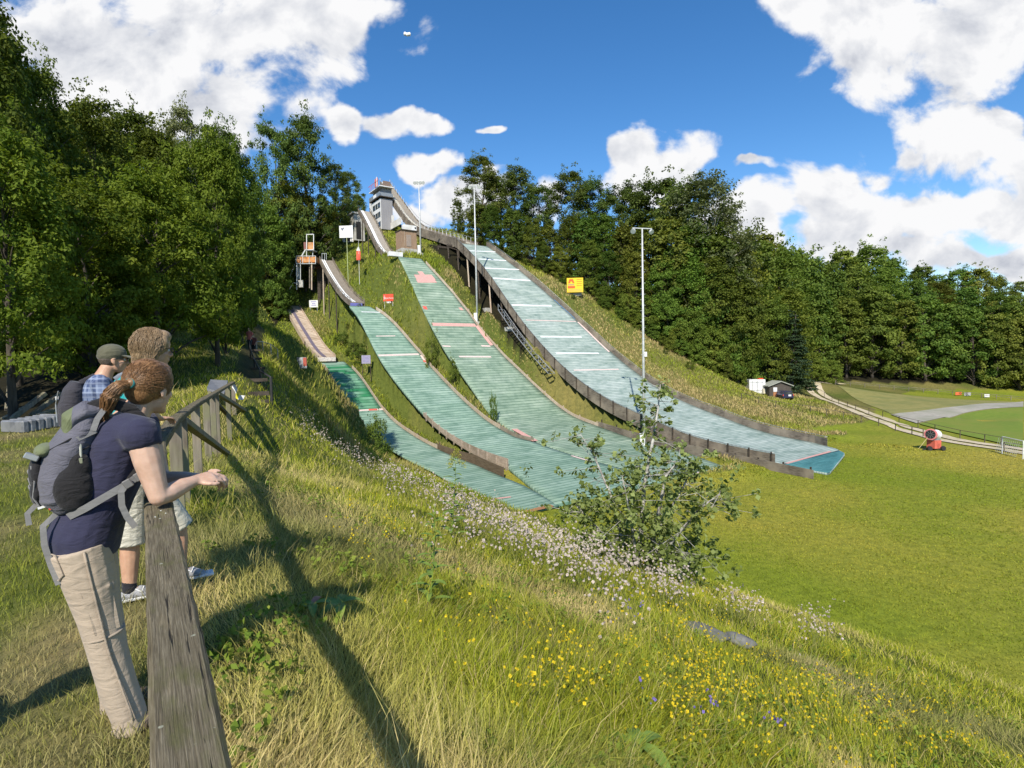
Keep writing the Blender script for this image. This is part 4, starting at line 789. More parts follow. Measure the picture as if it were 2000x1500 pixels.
# ---------------------------------------------------------------- snow gun
def snowgun():
    b = ground_hit(1822, 879, 40, 120); Y = b[1]; r = thing('snow_gun', 'white and red fan snow gun on a red cabinet at the edge of the lawn', 'snow gun', b); m = 1050/Y
    BAR = mat_plain('white_barrel_paint', (.72, .73, .72), .35); RP = mat_plain('faded_red_cabinet', (.58, .13, .09), .55, v=.25, scale=2); RNG_ = mat_plain('pinkish_red_ring', (.62, .20, .20), .5)
    c = P(1824, 841, Y); ax = Vector((.82, .5, -.10)).normalized(); q = ax.to_track_quat('Z', 'Y').to_matrix()
    barrel = MB().lathe([(.62, -.95), (.70, -.9), (.70, -.55), (.64, -.5), (.60, .2), (.66, .7), (.60, .95), (.46, 1.0)], q, 24, c).build('fan_barrel', BAR, r, smooth=False)
    MB().lathe([(.64, -.98), (.74, -.96), (.74, -.78), (.71, -.76)], q, 24, c).build('nozzle_ring', RNG_, barrel); MB().lathe([(.0, -.965), (.58, -.985), (.58, -.99)], q, 24, c).build('fan_opening', DARKIN, barrel); MB().lathe([(.0, -1.06), (.16, -1.0), (.16, -.9)], q, 12, c).build('fan_hub', BLACK, barrel)
    for k in range(8):
        a = k*math.pi/4; d = q @ Vector((math.cos(a), math.sin(a), 0)); MB().beam(Vector(c)+d*.12+ax*-1.0, Vector(c)+d*.6+ax*-1.0, .02, .03).build('guard_bar', STEEL, barrel, fix=False)
    z0 = b[2]; cab = MB().prism([(-.62, -.55), (.62, -.55), (.62, .55), (-.62, .55)], .25, 1.35, Matrix.Translation(Vector((c[0]+.05, b[1], z0))) @ Matrix.Rotation(.35, 4, 'Z')).build('cabinet', RP, r, bevel=.04)
    for s in (-.5, .5): MB().beam((c[0]+.05+s, b[1]-.1, z0+1.3), (c[0]+s*.7, b[1], c[2]-.35), .1, .1).build('yoke_arm', STEEL, r)
    MB().beam((c[0]-.5, b[1]-.2, z0+1.5), (c[0]+.4, b[1]+.1, c[2]-.5), .08, .08).build('lift_ram', STEEL, r); MB().box((c[0], b[1], z0+1.42), (1.2, .9, .1)).build('turntable', STEEL, r)
    for dx, dy in ((-1.6, -.1), (.9, -.7), (.5, .9)): MB().beam((c[0], b[1], z0+.3), (c[0]+dx, b[1]+dy, z0+.08), .12, .12).build('outrigger', BLACK, r)
    for dx, dy in ((.85, -.55), (-.85, -.45)): MB().lathe([(.1, -.12), (.30, -.12), (.33, 0), (.30, .12), (.1, .12)], Matrix.Rotation(math.pi/2, 3, 'X'), 16, (c[0]+dx, b[1]+dy, z0+.30)).build('wheel', BLACK, r)
    MB().tube([(c[0]-.9, b[1]-.3, z0+1.9), (c[0]-1.3, b[1]-.2, z0+1.3), (c[0]-2.1, b[1], z0+.05)], .035, 6).build('hose', mat_plain('yellowed_hose', (.5, .42, .2), .6), r)
    return r
r_ = snowgun(); r_.scale = (.80, .80, .80)
# ---------------------------------------------------------------- hut, container and car by the track
def shed():
    g = ground_hit(1524, 776, 60, 150); Y = g[1]; r = thing('garden_shed', 'small dark wooden shed with low pitched roof beside the white container', 'shed', g)
    a = P(1501, 776, Y); b_ = P(1547, 776, Y); w = b_[0]-a[0]; e = P(1524, 752, Y)[2]-g[2]; ap = P(1524, 745.5, Y)[2]-g[2]; M = Matrix.Translation((( a[0]+b_[0])/2, Y, g[2]-.2)) @ Matrix(((1, 0, 0, 0), (0, 0, -1, 0), (0, 1, 0, 0), (0, 0, 0, 1)))
    MB().prism([(-w*.46, 0), (w*.46, 0), (w*.46, e*.92+.2), (0, ap*.93+.2), (-w*.46, e*.92+.2)], -2.6, 0, M).build('wall', mat_noise('dark_stained_boards', (.05, .042, .035), (.10, .085, .07), 3, .85, .3, .02, stretch=(8, 8, .3)), r)
    rfm = mat_plain('mossy_grey_roof', (.30, .31, .26), .8)
    for s in (-1, 1): MB().prism([(0, ap+.2), (s*w*.54, e*.88+.2), (s*w*.54, e*.88+.36), (0, ap+.36)], -3.0, .35, M).build('roof', rfm, r)
    rect(M, -w*.30, e*.55, -w*.14, e*.90, .004, .06, 'window', WHITE, r); rect(M, -w*.30, .1, -w*.10, e*.52, .004, .05, 'door', mat_plain('orange_brown_door', (.36, .16, .07), .7), r)
    g2 = ground_hit(1533, 777, 60, 150); c = P(1533, 769, Y-1.6); car = thing('parked_car', 'dark blue car with a white sticker parked in front of the shed', 'car', (c[0], Y-1.6, Hs(c[0], Y-1.6)))
    z = Hs(c[0], Y-1.6); CP_ = mat_plain('dark_blue_car_paint', (.025, .025, .06), .25, v=.2, spec=.6); M2 = Matrix.Translation((c[0], Y-1.6, z))
    prof = [(-.95, .3), (.95, .3), (.98, .85), (.80, 1.0), (.66, 1.5), (-.66, 1.5), (-.80, 1.0), (-.98, .85)]; M3 = M2 @ Matrix(((1, 0, 0, 0), (0, 0, -1, 0), (0, 1, 0, 0), (0, 0, 0, 1)))
    MB().prism(prof, -1.4, 1.2, M3).build('body', CP_, car, bevel=.05); rect(M3, -.62, 1.02, .62, 1.40, 1.205, 1.23, 'rear_window', GLASS, car); rect(M3, .0, .62, .5, .92, 1.21, 1.235, 'white_sticker', WHITE, car)
    for s in (-1, 1):
        rect(M3, s*.9-.08, .7, s*.9+.06, .95, 1.2, 1.24, 'tail_light', RED, car); 
        for yy_ in (-.8, .75): MB().lathe([(.12, -.1), (.3, -.1), (.31, .1), (.12, .1)], Matrix.Rotation(math.pi/2, 3, 'Y'), 16, (c[0]+s*.86, Y-1.6-yy_, z+.3)).build('wheel', BLACK, car)
    g3 = ground_hit(1480, 769, 60, 150); Y = g3[1]-.6; a = P(1463.5, 768, Y+.5); b_ = P(1495, 741, Y+.5); c3 = thing('container', 'white box container with double doors beside the dark shed', 'container', ((a[0]+b_[0])/2, Y+.5, g3[2]))
    wz = b_[2]-a[2]; zc = (a[2]+b_[2])/2; ww = b_[0]-a[0]; box = MB().box(((a[0]+b_[0])/2, Y+1.9, zc-.1), (ww, 2.8, wz+.2)).build('box', WHITE, c3, bevel=.03)
    for s in (-.03, .03, -.3, .3): MB().box(((a[0]+b_[0])/2+s*ww, Y+.48, zc), (.06, .05, wz*.86)).build('door_bar', STEEL, box)
    for f in (.3, -.3): MB().box(((a[0]+b_[0])/2, Y+.485, zc+f*wz), (ww*.9, .03, .05)).build('door_seam', STEEL, box)
    MB().box((b_[0]-.7, Y+1.0, b_[2]+.12), (.8, .6, .24)).build('red_lamp', RED, c3, bevel=.03); MB().box((b_[0]+.05, Y+.3, a[2]+.35), (1.3, .6, .9)).build('cream_side_box', mat_plain('cream_box', (.60, .55, .42), .7), c3, bevel=.02)
shed()
# ---------------------------------------------------------------- balloons in the sky
def balloons():
    c = P(795, 67, 120); r = thing('balloon_cluster', 'cluster of three white balloons floating alone in the blue sky', 'balloons', c); bm_ = mat_plain('white_balloon_skin', (.80, .80, .80), .35, v=.02)
    for dx, dz in ((-.42, .10), (.05, -.05), (.50, .0)):
        o = MB().ball((c[0]+dx, c[1], c[2]+dz), (.34, .34, .40), 14).build('balloon', bm_, r, smooth=True); MB().lathe([(.05, -.06), (.02, 0)], None, 6, (c[0]+dx, c[1], c[2]+dz-.40)).build('knot', bm_, o)
balloons()
# ---------------------------------------------------------------- foreground fence
def mat_rail():
    m, nt, b, _ = nodes('weathered_rail_wood'); oc = coord(nt)
    big_ = noise(nt, mapping(nt, oc, (1.2, 9, 9)), 4, 6, .6, .5); fine = noise(nt, mapping(nt, oc, (2.2, 90, 90)), 4, 6, .7, .4); crack = noise(nt, mapping(nt, oc, (.8, 38, 38)), 4, 3, .5, .6)
    col = ramp(nt, fine, [(.28, (.060, .047, .029)), (.5, (.150, .125, .080)), (.74, (.30, .26, .18))])
    col = mix(nt, .75, col, ramp(nt, big_, [(.3, (.55, .52, .45)), (.55, (1, 1, 1)), (.75, (1.35, 1.3, 1.2))]), 'MULTIPLY')
    moss = ramp(nt, noise(nt, mapping(nt, oc, (1.5, 4, 4)), 5, 7, .72), [(.5, (0, 0, 0)), (.7, (.75, .75, .75))]); col = mix(nt, moss, col, (.105, .105, .035))
    ck = ramp(nt, crack, [(.30, (1, 1, 1)), (.36, (0, 0, 0))]); col = mix(nt, ck, col, (.018, .015, .011))
    lic = ramp(nt, noise(nt, oc, 42, 3, .5), [(.70, (0, 0, 0)), (.74, (1, 1, 1))]); col = mix(nt, lic, col, (.30, .30, .22))
    nt.links.new(col, b.inputs['Base Color']); b.inputs['Roughness'].default_value = .85; b.inputs['Specular IOR Level'].default_value = .25
    a = N(nt, 'ShaderNodeMath', operation='ADD'); nt.links.new(fine, a.inputs[0]); k = N(nt, 'ShaderNodeMath', operation='MULTIPLY'); k.inputs[1].default_value = -1.2; nt.links.new(ck, k.inputs[0]); nt.links.new(k.outputs[0], a.inputs[1]); bump(nt, b, a.outputs[0], .8, .004); return m
FW = mat_rail()
POSTW = mat_noise('weathered_post_wood', (.12, .10, .078), (.27, .235, .18), 5, .85, .5, .006, stretch=(3, 3, .3), c3=(.20, .19, .11), s2=2.5, detail=8)
RAILPTS = [PZ(392, 1640, .955), P(360, 1500, .79), P(310, 985, 2.23), P(304, 862, 3.3), P(339, 816, 4.7), P(380, 787, 7.0), P(420, 765, 10.2), P(455, 745, 14.3)]
def plankmesh(a, b, w, h, name, mt, par, seg=14, wob=.004, seed=1):
    """sawn plank with worn, slightly uneven edges in its own frame (x along the plank)"""
    a = Vector(a); b = Vector(b); d = b-a; L = d.length; X = d.normalized(); Yv = Vector((0, 0, 1)).cross(X).normalized(); Zv = X.cross(Yv); rng = np.random.default_rng(seed); vs = []; fs = []; c = .14
    prof = [(-.5+c*.6, .5), (.5-c*.6, .5), (.5, .5-c), (.5, -.5+c), (.5-c*.6, -.5), (-.5+c*.6, -.5), (-.5, -.5+c), (-.5, .5-c)]
    for i in range(seg+1):
        for (py_, pz_) in prof: vs.append((L*i/seg, py_*w+rng.normal()*wob, pz_*h+rng.normal()*wob*.6))
    m_ = 8
    for i in range(seg):
        for k in range(m_): fs.append((i*m_+k, i*m_+(k+1) % m_, (i+1)*m_+(k+1) % m_, (i+1)*m_+k))
    fs.append(tuple(range(m_))); fs.append(tuple(seg*m_+k for k in range(m_-1, -1, -1)))
    me = bpy.data.meshes.new(name); me.from_pydata(vs, [], fs); bm = bmesh.new(); bm.from_mesh(me); bmesh.ops.recalc_face_normals(bm, faces=bm.faces); bm.to_mesh(me); bm.free()
    o = bpy.data.objects.new(name, me); COL.objects.link(o); me.materials.append(mt); M = Matrix((X, Yv, Zv)).transposed().to_4x4(); M.translation = a
    o.parent = par; o.matrix_parent_inverse = pinv(par); o.matrix_basis = M; return o
def foreground_fence():
    b = RAILPTS[1]; r = thing('wooden_fence', 'weathered wooden rail fence running from the viewer past the people', 'fence', (b[0], b[1], 0))
    for k, (a, c) in enumerate([(0, 2), (2, 3), (3, 4), (4, 5), (5, 6), (6, 7)]):
        A, B = Vector(RAILPTS[a]), Vector(RAILPTS[c]); d = (B-A).normalized(); A2 = A-d*(.0 if k == 0 else .0); B2 = B-d*.004; 
        if k == 0: B2 = A+(B-A)*1.12
        if k == 1: A2 = A+(B-A)*.115
        plankmesh(A2-Vector((0, 0, .028)), B2-Vector((0, 0, .028)), .102 if k == 0 else .10, .056, 'rail', FW, r, 40 if k == 0 else 12, .0007, k)
    def post(p, top, w=.10, nm='post'):
        g = Hs(p[0], p[1]); MB().beam((p[0], p[1], g-.3), (p[0], p[1], top), w, w*.8, up=(.56, -.83, 0)).build(nm, POSTW, r, bevel=.008)
    pts = []
    for f in np.arange(0, 1.001, 1/14): 
        d = np.array(RAILPTS[3:]); k = f*(len(d)-1); i = min(int(k), len(d)-2); pts.append(d[i]+(d[i+1]-d[i])*(k-i))
    off = np.array([.05, .03, 0])
    for px, py, Y in [(341, 819, 4.75), (353, 812, 5.3), (381, 788, 7.05), (402, 776, 8.7), (414, 769.5, 9.7), (421, 766, 10.3), (444, 751, 13.0), (455, 746, 14.3)]:
        p = P(px, py, Y); post(p, p[2]-.03, .10)
    post(P(305, 864, 3.28), P(305, 864, 3.28)[2]-.05, .09)
    p = np.array(RAILPTS[1])+np.array([-.9, -.2, 0]); post((-.38, .55, 0), .90, .1)
    a = P(352, 818, 5.3); e = ground_hit(452, 893, 4, 12); e[2] += .02; MB().beam(a, e, .09, .07).build('brace', POSTW, r, bevel=.006)
    a = P(424, 768, 11.2); e = ground_hit(478, 802, 6, 25); MB().beam(a, e, .10, .08).build('brace', POSTW, r, bevel=.006)
    a = P(425, 790, 11.2); e = ground_hit(446, 812, 6, 25); MB().beam(a, e, .08, .06).build('brace', DARKW, r)
foreground_fence()
def droppings():
    rng = np.random.default_rng(6); A, B = RAILPTS[1], RAILPTS[2]; wm = mat_plain('white_bird_dropping', (.62, .62, .56), .7)
    r = thing('bird_dropping', 'scattered white bird droppings on top of the nearest fence rail', 'droppings', A)
    for f, o, s in ((.10, -.025, .007), (.2, .03, .005), (.42, .01, .005), (.86, .0, .004), (.88, -.015, .003), (.9, .02, .003), (.93, .005, .003)):
        p = A+(B-A)*f+np.array([.827, .562, 0])*o; MB().ball(p+np.array([0, 0, .0012]), (s*1.5, s, .002), 10, Matrix.Rotation(rng.random()*3, 3, 'Z')).build('dropping', wm, r, smooth=True)
droppings()
def endboard():
    a = P(430, 757, 14.6); g = Hs(a[0], a[1]); r = thing('info_desk', 'sloping grey information panel on posts at the far end of the fence', 'sign', (a[0], a[1], g)); Y = 14.4
    q = [P(411, 741, 15.2), P(445, 743, 15.2), P(438, 768, 14.0), P(404, 758, 14.0)]; qq = [v-np.array([0, 0, .06]) for v in q]; MB().add(list(q)+list(qq), [(0, 1, 2, 3), (7, 6, 5, 4), (0, 4, 5, 1), (1, 5, 6, 2), (2, 6, 7, 3), (3, 7, 4, 0)]).build('panel', mat_plain('slate_grey_panel', (.17, .175, .19), .5), r)
    for x, y in ((410, 752), (440, 760)): p = P(x, y, 14.6); MB().beam((p[0], p[1], Hs(p[0], p[1])-.2), (p[0], p[1], p[2]-.02), .09, .09).build('post', POSTW, r)
    t = thing('barrier_tape', 'yellow and white barrier tape hanging from the far end of the fence', 'tape', ground_hit(460, 790, 5, 30)); A = P(452, 750, 14.3); B = P(474, 777, 13.4)
    pts = [A+(B-A)*f+np.array([.05*math.sin(f*7), 0, -.10*math.sin(f*math.pi)]) for f in np.linspace(0, 1, 10)]; W_ = np.array([.05, 0, .11]); YT = mat_plain('yellow_tape', (.72, .66, .04), .5); i = 7
    for s, e, mt, nm in ((0, 3, WHITE, 'white_length'), (3, 7, YT, 'yellow_length'), (7, 9, WHITE, 'white_tail')):
        a_ = [p+W_*.5 for p in pts[s:e+1]]; b_ = [p-W_*.5 for p in pts[s:e+1]]; y_ = np.array([0, .006, 0]); MB().ribbon(a_, b_).ribbon([v+y_ for v in b_], [v+y_ for v in a_]).build(nm, mt, t, fix=False)
endboard()
# steps, handrails and path
def pathsteps():
    for k in range(9):
        f = k/8; pl = np.array(PATH[1:6]); kk = f*(len(pl)-1); i = min(int(kk), len(pl)-2); p = pl[i]+(pl[i+1]-pl[i])*(kk-i); d = pl[i+1]-pl[i]; d /= np.linalg.norm(d); n_ = np.array([d[1], -d[0]]); z = Hs(p[0], p[1])
        o = MB().beam((p[0]-n_[0]*.6, p[1]-n_[1]*.6, z+.0), (p[0]+n_[0]*.6, p[1]+n_[1]*.6, z+.0), .12, .12).build('log_step', DARKW); tag(o, 'log step across the dark woodland path, %s from the bottom' % ORD[k], 'step', 'log steps of the path')
pathsteps()
def handrail(label, pix, mt, ph):
    pts = [P(x, y, Y) for x, y, Y in pix]
    for k, p in enumerate(pts): p[2] = min(p[2], Hs(p[0], p[1])+1.05)
    r = thing('handrail', label, 'handrail', (pts[0][0], pts[0][1], Hs(pts[0][0], pts[0][1]))); MB().tube(pts, .035, 6).build('rail', mt, r, smooth=True)
    for p in pts: g = Hs(p[0], p[1]); MB().beam((p[0], p[1], g-.2), (p[0], p[1], max(p[2], g+.4)), .07, .07).build('post', mt, r, fix=False)
handrail('dark metal handrail curving down beside the shaded path', [(486, 664, 37), (489, 682, 31), (497, 703, 26), (508, 722, 22.5), (529, 737, 19.5)], BLACK, 1)
handrail('thin pale handrail along the grass edge beside the distant walkers', [(500, 656, 40), (512, 656, 42), (528, 657, 45), (541, 657, 47)], STEEL, 1)
handrail('single loose cable rail sloping down the grass below the small jump run', [(545, 655, 62), (563, 670, 66), (582, 684, 70), (600, 688, 73)], DARKW, 1)
# wood pile and wrapped stack on the left
def woodpile():
    rng = np.random.default_rng(4); spec = [((22, 838), (88, 768), 13.2), ((5, 830), (62, 790), 13.6), ((60, 812), (120, 768), 14.2), ((15, 800), (20, 755), 14.6), ((75, 812), (118, 796), 13.4)]
    for k, (a, b_, Y) in enumerate(spec):
        A = P(*a, Y); B = P(*b_, Y+.8); A[2] = max(A[2], Hs(A[0], A[1])+.06); o = MB().beam(A, B, .13, .10).build('timber', POSTW, bevel=.01); tag(o, 'old timber in the woodpile at the wood edge, %s from the bottom of the heap' % ORD[k], 'timber', 'timbers of the woodpile')
    q = ground_hit(62, 842, 5, 25); r = thing('wrapped_stack', 'long grey stack of blocks wrapped in shiny plastic at the wood edge', 'stack', q); PLA = mat_noise('grey_plastic_wrap', (.13, .135, .145), (.27, .275, .29), 6, .35, .5, .02, c3=(.17, .175, .18), s2=3, spec=.5)
    A = ground_hit(22, 846, 5, 25); B = ground_hit(110, 830, 5, 25); d = (B-A); L = np.linalg.norm(d[:2]); d /= L
    for k in range(6):
        p = A+d*L*(k+.5)/6; o = MB().box((p[0], p[1], Hs(p[0], p[1])+.12), (L/6*.97, .7, .26), Mx((d[0], d[1], 0))).build('wrapped_block', PLA, r, bevel=.03)
woodpile()
# stone slab on the bank
def slab():
    mt = mat_noise('grey_field_stone', (.07, .07, .07), (.19, .185, .17), 5, .85, .5, .03, c3=(.12, .12, .10), s2=2); rng = np.random.default_rng(3)
    for x, y, rx, ry, lb in ((1375, 1246, .34, .2, 'flat grey field stone showing in the grass of the bank'), (1440, 1262, .26, .14, 'smaller flat stone right of the bigger one in the bank grass')):
        q = ground_hit(x, y, 3, 30); mb = MB(); n = 18; a = Hs(q[0]+.3, q[1])-Hs(q[0]-.3, q[1]); mb.ball((0, 0, 0), (rx, ry, .06), n, Matrix.Rotation(-math.atan(a/.6)*.8, 3, 'Y')); mb.v = [(v[0]*(1+.12*math.sin(7*v[1]*3+v[0]*9)), v[1]*(1+.15*math.sin(v[0]*11)), v[2]+.02*math.sin(v[0]*13+v[1]*17)) for v in mb.v]
        mb.v = [(v[0]+q[0], v[1]+q[1], v[2]+q[2]+.09) for v in mb.v]; tag(mb.build('field_stone', mt, smooth=True), lb, 'stone')
slab()
# ---------------------------------------------------------------- foliage
def leaves(cent, rad, n_per, size, rng, droop=.2, flat=.7, aspect=.55, tone=None, centre=None, out=.6, kite=True):
    """leaf quads scattered through clumps; returns verts, quads, tone"""
    K = len(cent); idx = np.repeat(np.arange(K), n_per); n = len(idx)
    d = rng.normal(size=(n, 3)); d /= np.linalg.norm(d, axis=1)[:, None]; rr = rng.random(n)**.45
    off = d*rr[:, None]*rad[idx][:, None]; off[:, 2] *= flat
    p = cent[idx]+off
    nrm = off/np.linalg.norm(off, axis=1)[:, None]*out+rng.normal(size=(n, 3))*.55+np.array([0, 0, .55])
    if centre is not None: o = p-centre; nrm += .5*o/np.linalg.norm(o, axis=1)[:, None]
    nrm /= np.linalg.norm(nrm, axis=1)[:, None]
    ax = rng.normal(size=(n, 3)); ax[:, 2] -= droop*3; ax -= nrm*(ax*nrm).sum(1)[:, None]; ax /= np.linalg.norm(ax, axis=1)[:, None]
    sd = np.cross(nrm, ax); L = size*(.65+.7*rng.random(n)); Wd = L*aspect*(.8+.4*rng.random(n))
    a = p-ax*L[:, None]*.5; c = p+ax*L[:, None]*.5; m = p+ax*L[:, None]*(-.05); b = m+sd*Wd[:, None]*.5+nrm*Wd[:, None]*.12; e = m-sd*Wd[:, None]*.5+nrm*Wd[:, None]*.12
    V = np.stack([a, b, c, e], 1).reshape(-1, 3); Q = np.arange(4*n).reshape(-1, 4)
    t = np.clip((tone[idx] if tone is not None else .5)+rng.normal(size=n)*.16, 0, 1)
    return V, Q, np.repeat(t, 4)
def tree_proto(kind, seed):
    rng = np.random.default_rng(seed)
    sp = dict(
        beech=dict(H=20, R=5.2, hb=.08, hm=.45, K=150, n=120, rc=(.9, 1.7), size=.36, droop=.15, asp=.62, pw=.55, lob=.55),
        tall=dict(H=22, R=6.0, hb=.12, hm=.60, K=150, n=120, rc=(.8, 1.5), size=.34, droop=.2, asp=.62, pw=.42, lob=.85),
        ash=dict(H=9, R=3.3, hb=.17, hm=.5, K=250, n=130, rc=(.34, .74), size=.17, droop=.28, asp=.46, pw=.5, lob=.75),
        nearbeech=dict(H=16, R=4.0, hb=.10, hm=.5, K=230, n=130, rc=(.5, 1.05), size=.22, droop=.25, asp=.6, pw=.5, lob=.7),
        birch=dict(H=15, R=3.3, hb=.15, hm=.55, K=170, n=90, rc=(.4, .8), size=.17, droop=.7, asp=.6, pw=.7, lob=.9),
        hazel=dict(H=6, R=3.2, hb=.0, hm=.40, K=120, n=110, rc=(.45, .85), size=.21, droop=.2, asp=.7, pw=.5, lob=.5),
        shrub=dict(H=2.6, R=1.7, hb=.0, hm=.4, K=60, n=90, rc=(.25, .5), size=.12, droop=.1, asp=.6, pw=.5, lob=.5),
        far=dict(H=20, R=5.4, hb=.05, hm=.45, K=130, n=80, rc=(.95, 1.7), size=.50, droop=.15, asp=.65, pw=.5, lob=.6))[kind] if kind != 'spruce' else dict(H=22, R=3.4, hb=.06, hm=0, K=260, n=50, rc=(.5, .9), size=.42, droop=.5, asp=.35, pw=1, lob=.15)
    Hh, Rr, hb, hm = sp['H'], sp['R'], sp['hb'], sp['hm']; K = sp['K']
    h = hb+(1-hb)*rng.random(K)**.85; ang = rng.random(K)*2*math.pi
    if kind == 'spruce': h = hb+(1-hb)*(1-np.sqrt(rng.random(K))); env = (1-h)*1.0+.03; 
    else:
        env = np.where(h < hm, np.sqrt(np.clip(1-((hm-h)/(hm-hb+.12))**2, .02, 1)), np.sqrt(np.clip(1-((h-hm)/(1.02-hm))**2, 0, 1))**(sp['pw']*2))
    # uneven outline: a few boughs reach further out than others
    nb = 9; ba = rng.random(nb)*2*math.pi; bh = hb+(1-hb)*rng.random(nb); lob = np.zeros(K)
    for a_, h_ in zip(ba, bh): lob = np.maximum(lob, np.exp(-((np.angle(np.exp(1j*(ang-a_)))/.55)**2+((h-h_)/.16)**2)))
    env = env*(1-sp['lob']*.42+sp['lob']*.62*lob)
    fr = np.sqrt(.10+.9*rng.random(K)); fr = np.where(rng.random(K) < .62, .72+.28*rng.random(K), fr)
    lean = rng.normal(size=2)*.04*Hh
    cx = Rr*env*fr*np.cos(ang)+lean[0]*h; cy = Rr*env*fr*np.sin(ang)+lean[1]*h; cz = Hh*(h*.965)+rng.normal(size=K)*.2
    cent = np.stack([cx, cy, cz], 1); rad = sp['rc'][0]+(sp['rc'][1]-sp['rc'][0])*rng.random(K)
    if kind == 'spruce': rad *= (.5+.7*(1-h)); cent[:, 2] -= .35*np.hypot(cx, cy)*.5
    tone = np.clip(.15+.65*rng.random(K)+.25*(rng.random(K) < .12), 0, 1)
    V, Q, t = leaves(cent, rad, sp['n'], sp['size'], rng, sp['droop'], .62 if kind != 'spruce' else .35, sp['asp'], tone, np.array([0, 0, Hh*.45]))
    # sprays that stick out past the clumps
    k2 = rng.choice(K, K//3, replace=False); o = cent[k2]-np.array([0, 0, Hh*.45]); o /= np.linalg.norm(o, axis=1)[:, None]; o[:, 2] += .3
    V2, Q2, t2 = leaves(cent[k2]+o*rad[k2][:, None]*1.25, rad[k2]*.45, sp['n']//7, sp['size']*.95, rng, sp['droop'], .8, sp['asp'], tone[k2])
    V = np.vstack([V, V2]); t = np.concatenate([t, t2]); Q = np.vstack([Q, Q2+len(Q)*4])
    V[:, 2] = np.maximum(V[:, 2], .03)
    cols = np.stack([t, t, t], 1); crown = np_mesh('crown', V, Q, cols=cols)
    tb = MB(); r0 = .016*Hh+.02; n = 8; tx = np.cumsum(rng.normal(size=n)*.012*Hh); ty = np.cumsum(rng.normal(size=n)*.012*Hh); top = .86
    def tp(f): return np.array([np.interp(f*top*(n-1), range(n), tx)*f+lean[0]*f*top, np.interp(f*top*(n-1), range(n), ty)*f+lean[1]*f*top, f*top*Hh-.25*(f == 0)])
    tb.tube([tp(k/9) for k in range(10)], [r0*(1.25 if k == 0 else 1)*(1-.88*k/9) for k in range(10)], 7)
    for k in rng.choice(K, min(K, 26), replace=False):
        e = cent[k]; f0 = np.clip((e[2]/Hh-.16)/top, .05, .95); s = tp(f0); mid = (s+e)/2+np.array([0, 0, .05*Hh*.4]); rb = r0*(1-.85*f0)*.5
        tb.tube([s, mid, e], [rb, rb*.6, rb*.15], 5, cap=False)
    tr = bpy.data.meshes.new('trunk'); tr.from_pydata(tb.v, [], tb.f); tr.update()
    for p in tr.polygons: p.use_smooth = True
    return crown, tr, Hh
BARK = mat_noise('bark_grey_brown', (.045, .038, .03), (.12, .10, .08), 6, .9, .5, .03, stretch=(1, 1, .25))
BARKB = mat_noise('bark_birch', (.18, .17, .15), (.50, .48, .44), 4, .8, .2, .01, stretch=(1, 1, 2))
LEAF = dict(
    beech=mat_leaf('leaf_beech', (.070, .108, .016), (.195, .24, .038), .40, vary=.8), tall=mat_leaf('leaf_tall', (.062, .094, .019), (.165, .205, .044), .38, vary=.6),
    ash=mat_leaf('leaf_ash', (.085, .135, .013), (.215, .270, .032), .42, vary=.25), nearbeech=mat_leaf('leaf_dark', (.060, .092, .013), (.165, .205, .032), .40),
    birch=mat_leaf('leaf_birch', (.090, .110, .045), (.20, .22, .10), .36), hazel=mat_leaf('leaf_hazel', (.075, .118, .016), (.19, .245, .038), .36), shrub=mat_leaf('leaf_shrub', (.070, .108, .016), (.17, .215, .036), .36),
    far=mat_leaf('leaf_wood', (.068, .108, .019), (.19, .24, .042), .40, vary=.8), spruce=mat_leaf('leaf_spruce', (.020, .038, .018), (.055, .08, .034), .14))
_PR = {}
def proto(kind, var):
    if (kind, var) not in _PR:
        c, t, h = tree_proto(kind, hash((len(kind), ord(kind[0]), var)) % 9999+var*17); c.materials.append(LEAF[kind]); t.materials.append(BARKB if kind == 'birch' else BARK); _PR[(kind, var)] = (c, t, h)
    return _PR[(kind, var)]
RAD = dict(beech=5.2, tall=6.0, ash=3.3, nearbeech=4.0, birch=3.3, hazel=3.2, shrub=1.7, far=5.4, spruce=3.4)
NV = dict(beech=4, tall=4, ash=3, nearbeech=3, birch=2, hazel=3, shrub=3, far=4, spruce=2)
_tk = [0]
def plant(name, kind, px, ytop, Y, label, cat='tree', group=None, ws=1.0, base=None, sink=.1, hmin=.8):
    top = P(px, ytop, Y); x, y = top[0], top[1]; z = Hs(x, y)-sink
    return plant_at(name, kind, x, y, max(top[2]-z, hmin), label, cat, group, ws, z)
def plant_at(name, kind, x, y, h, label, cat='tree', group=None, ws=1.0, z=None):
    _tk[0] += 1; c, t, ph = proto(kind, _tk[0] % NV[kind]); sz = h/ph; sx = (sz*.5+.5*min(sz, 1.25))*ws if ws < 6 else ws*math.hypot(x, y)*(1-.0)/1050/(RAD[kind]*1.32)*(y/math.hypot(x, y))
    if z is None: z = Hs(x, y)-.1
    r = thing(name, label, cat, (x, y, z), random.random()*6.283, group); r.scale = (sx, sx, sz)
    for nm, me in (('crown', c), ('trunk', t)):
        o = bpy.data.objects.new(nm, me); COL.objects.link(o); o.parent = r
    return r
def row(name, kinds, items, fmt, group, cat='tree'):
    items = sorted(items, key=lambda q: q[0])
    for i, it in enumerate(items):
        px, yt, Y = it[:3]; kd = it[3] if len(it) > 3 else kinds[i % len(kinds)]; ws = it[4] if len(it) > 4 else 1.0
        plant(name, kd, px, yt, Y, fmt % ORD[i], cat, group, ws)
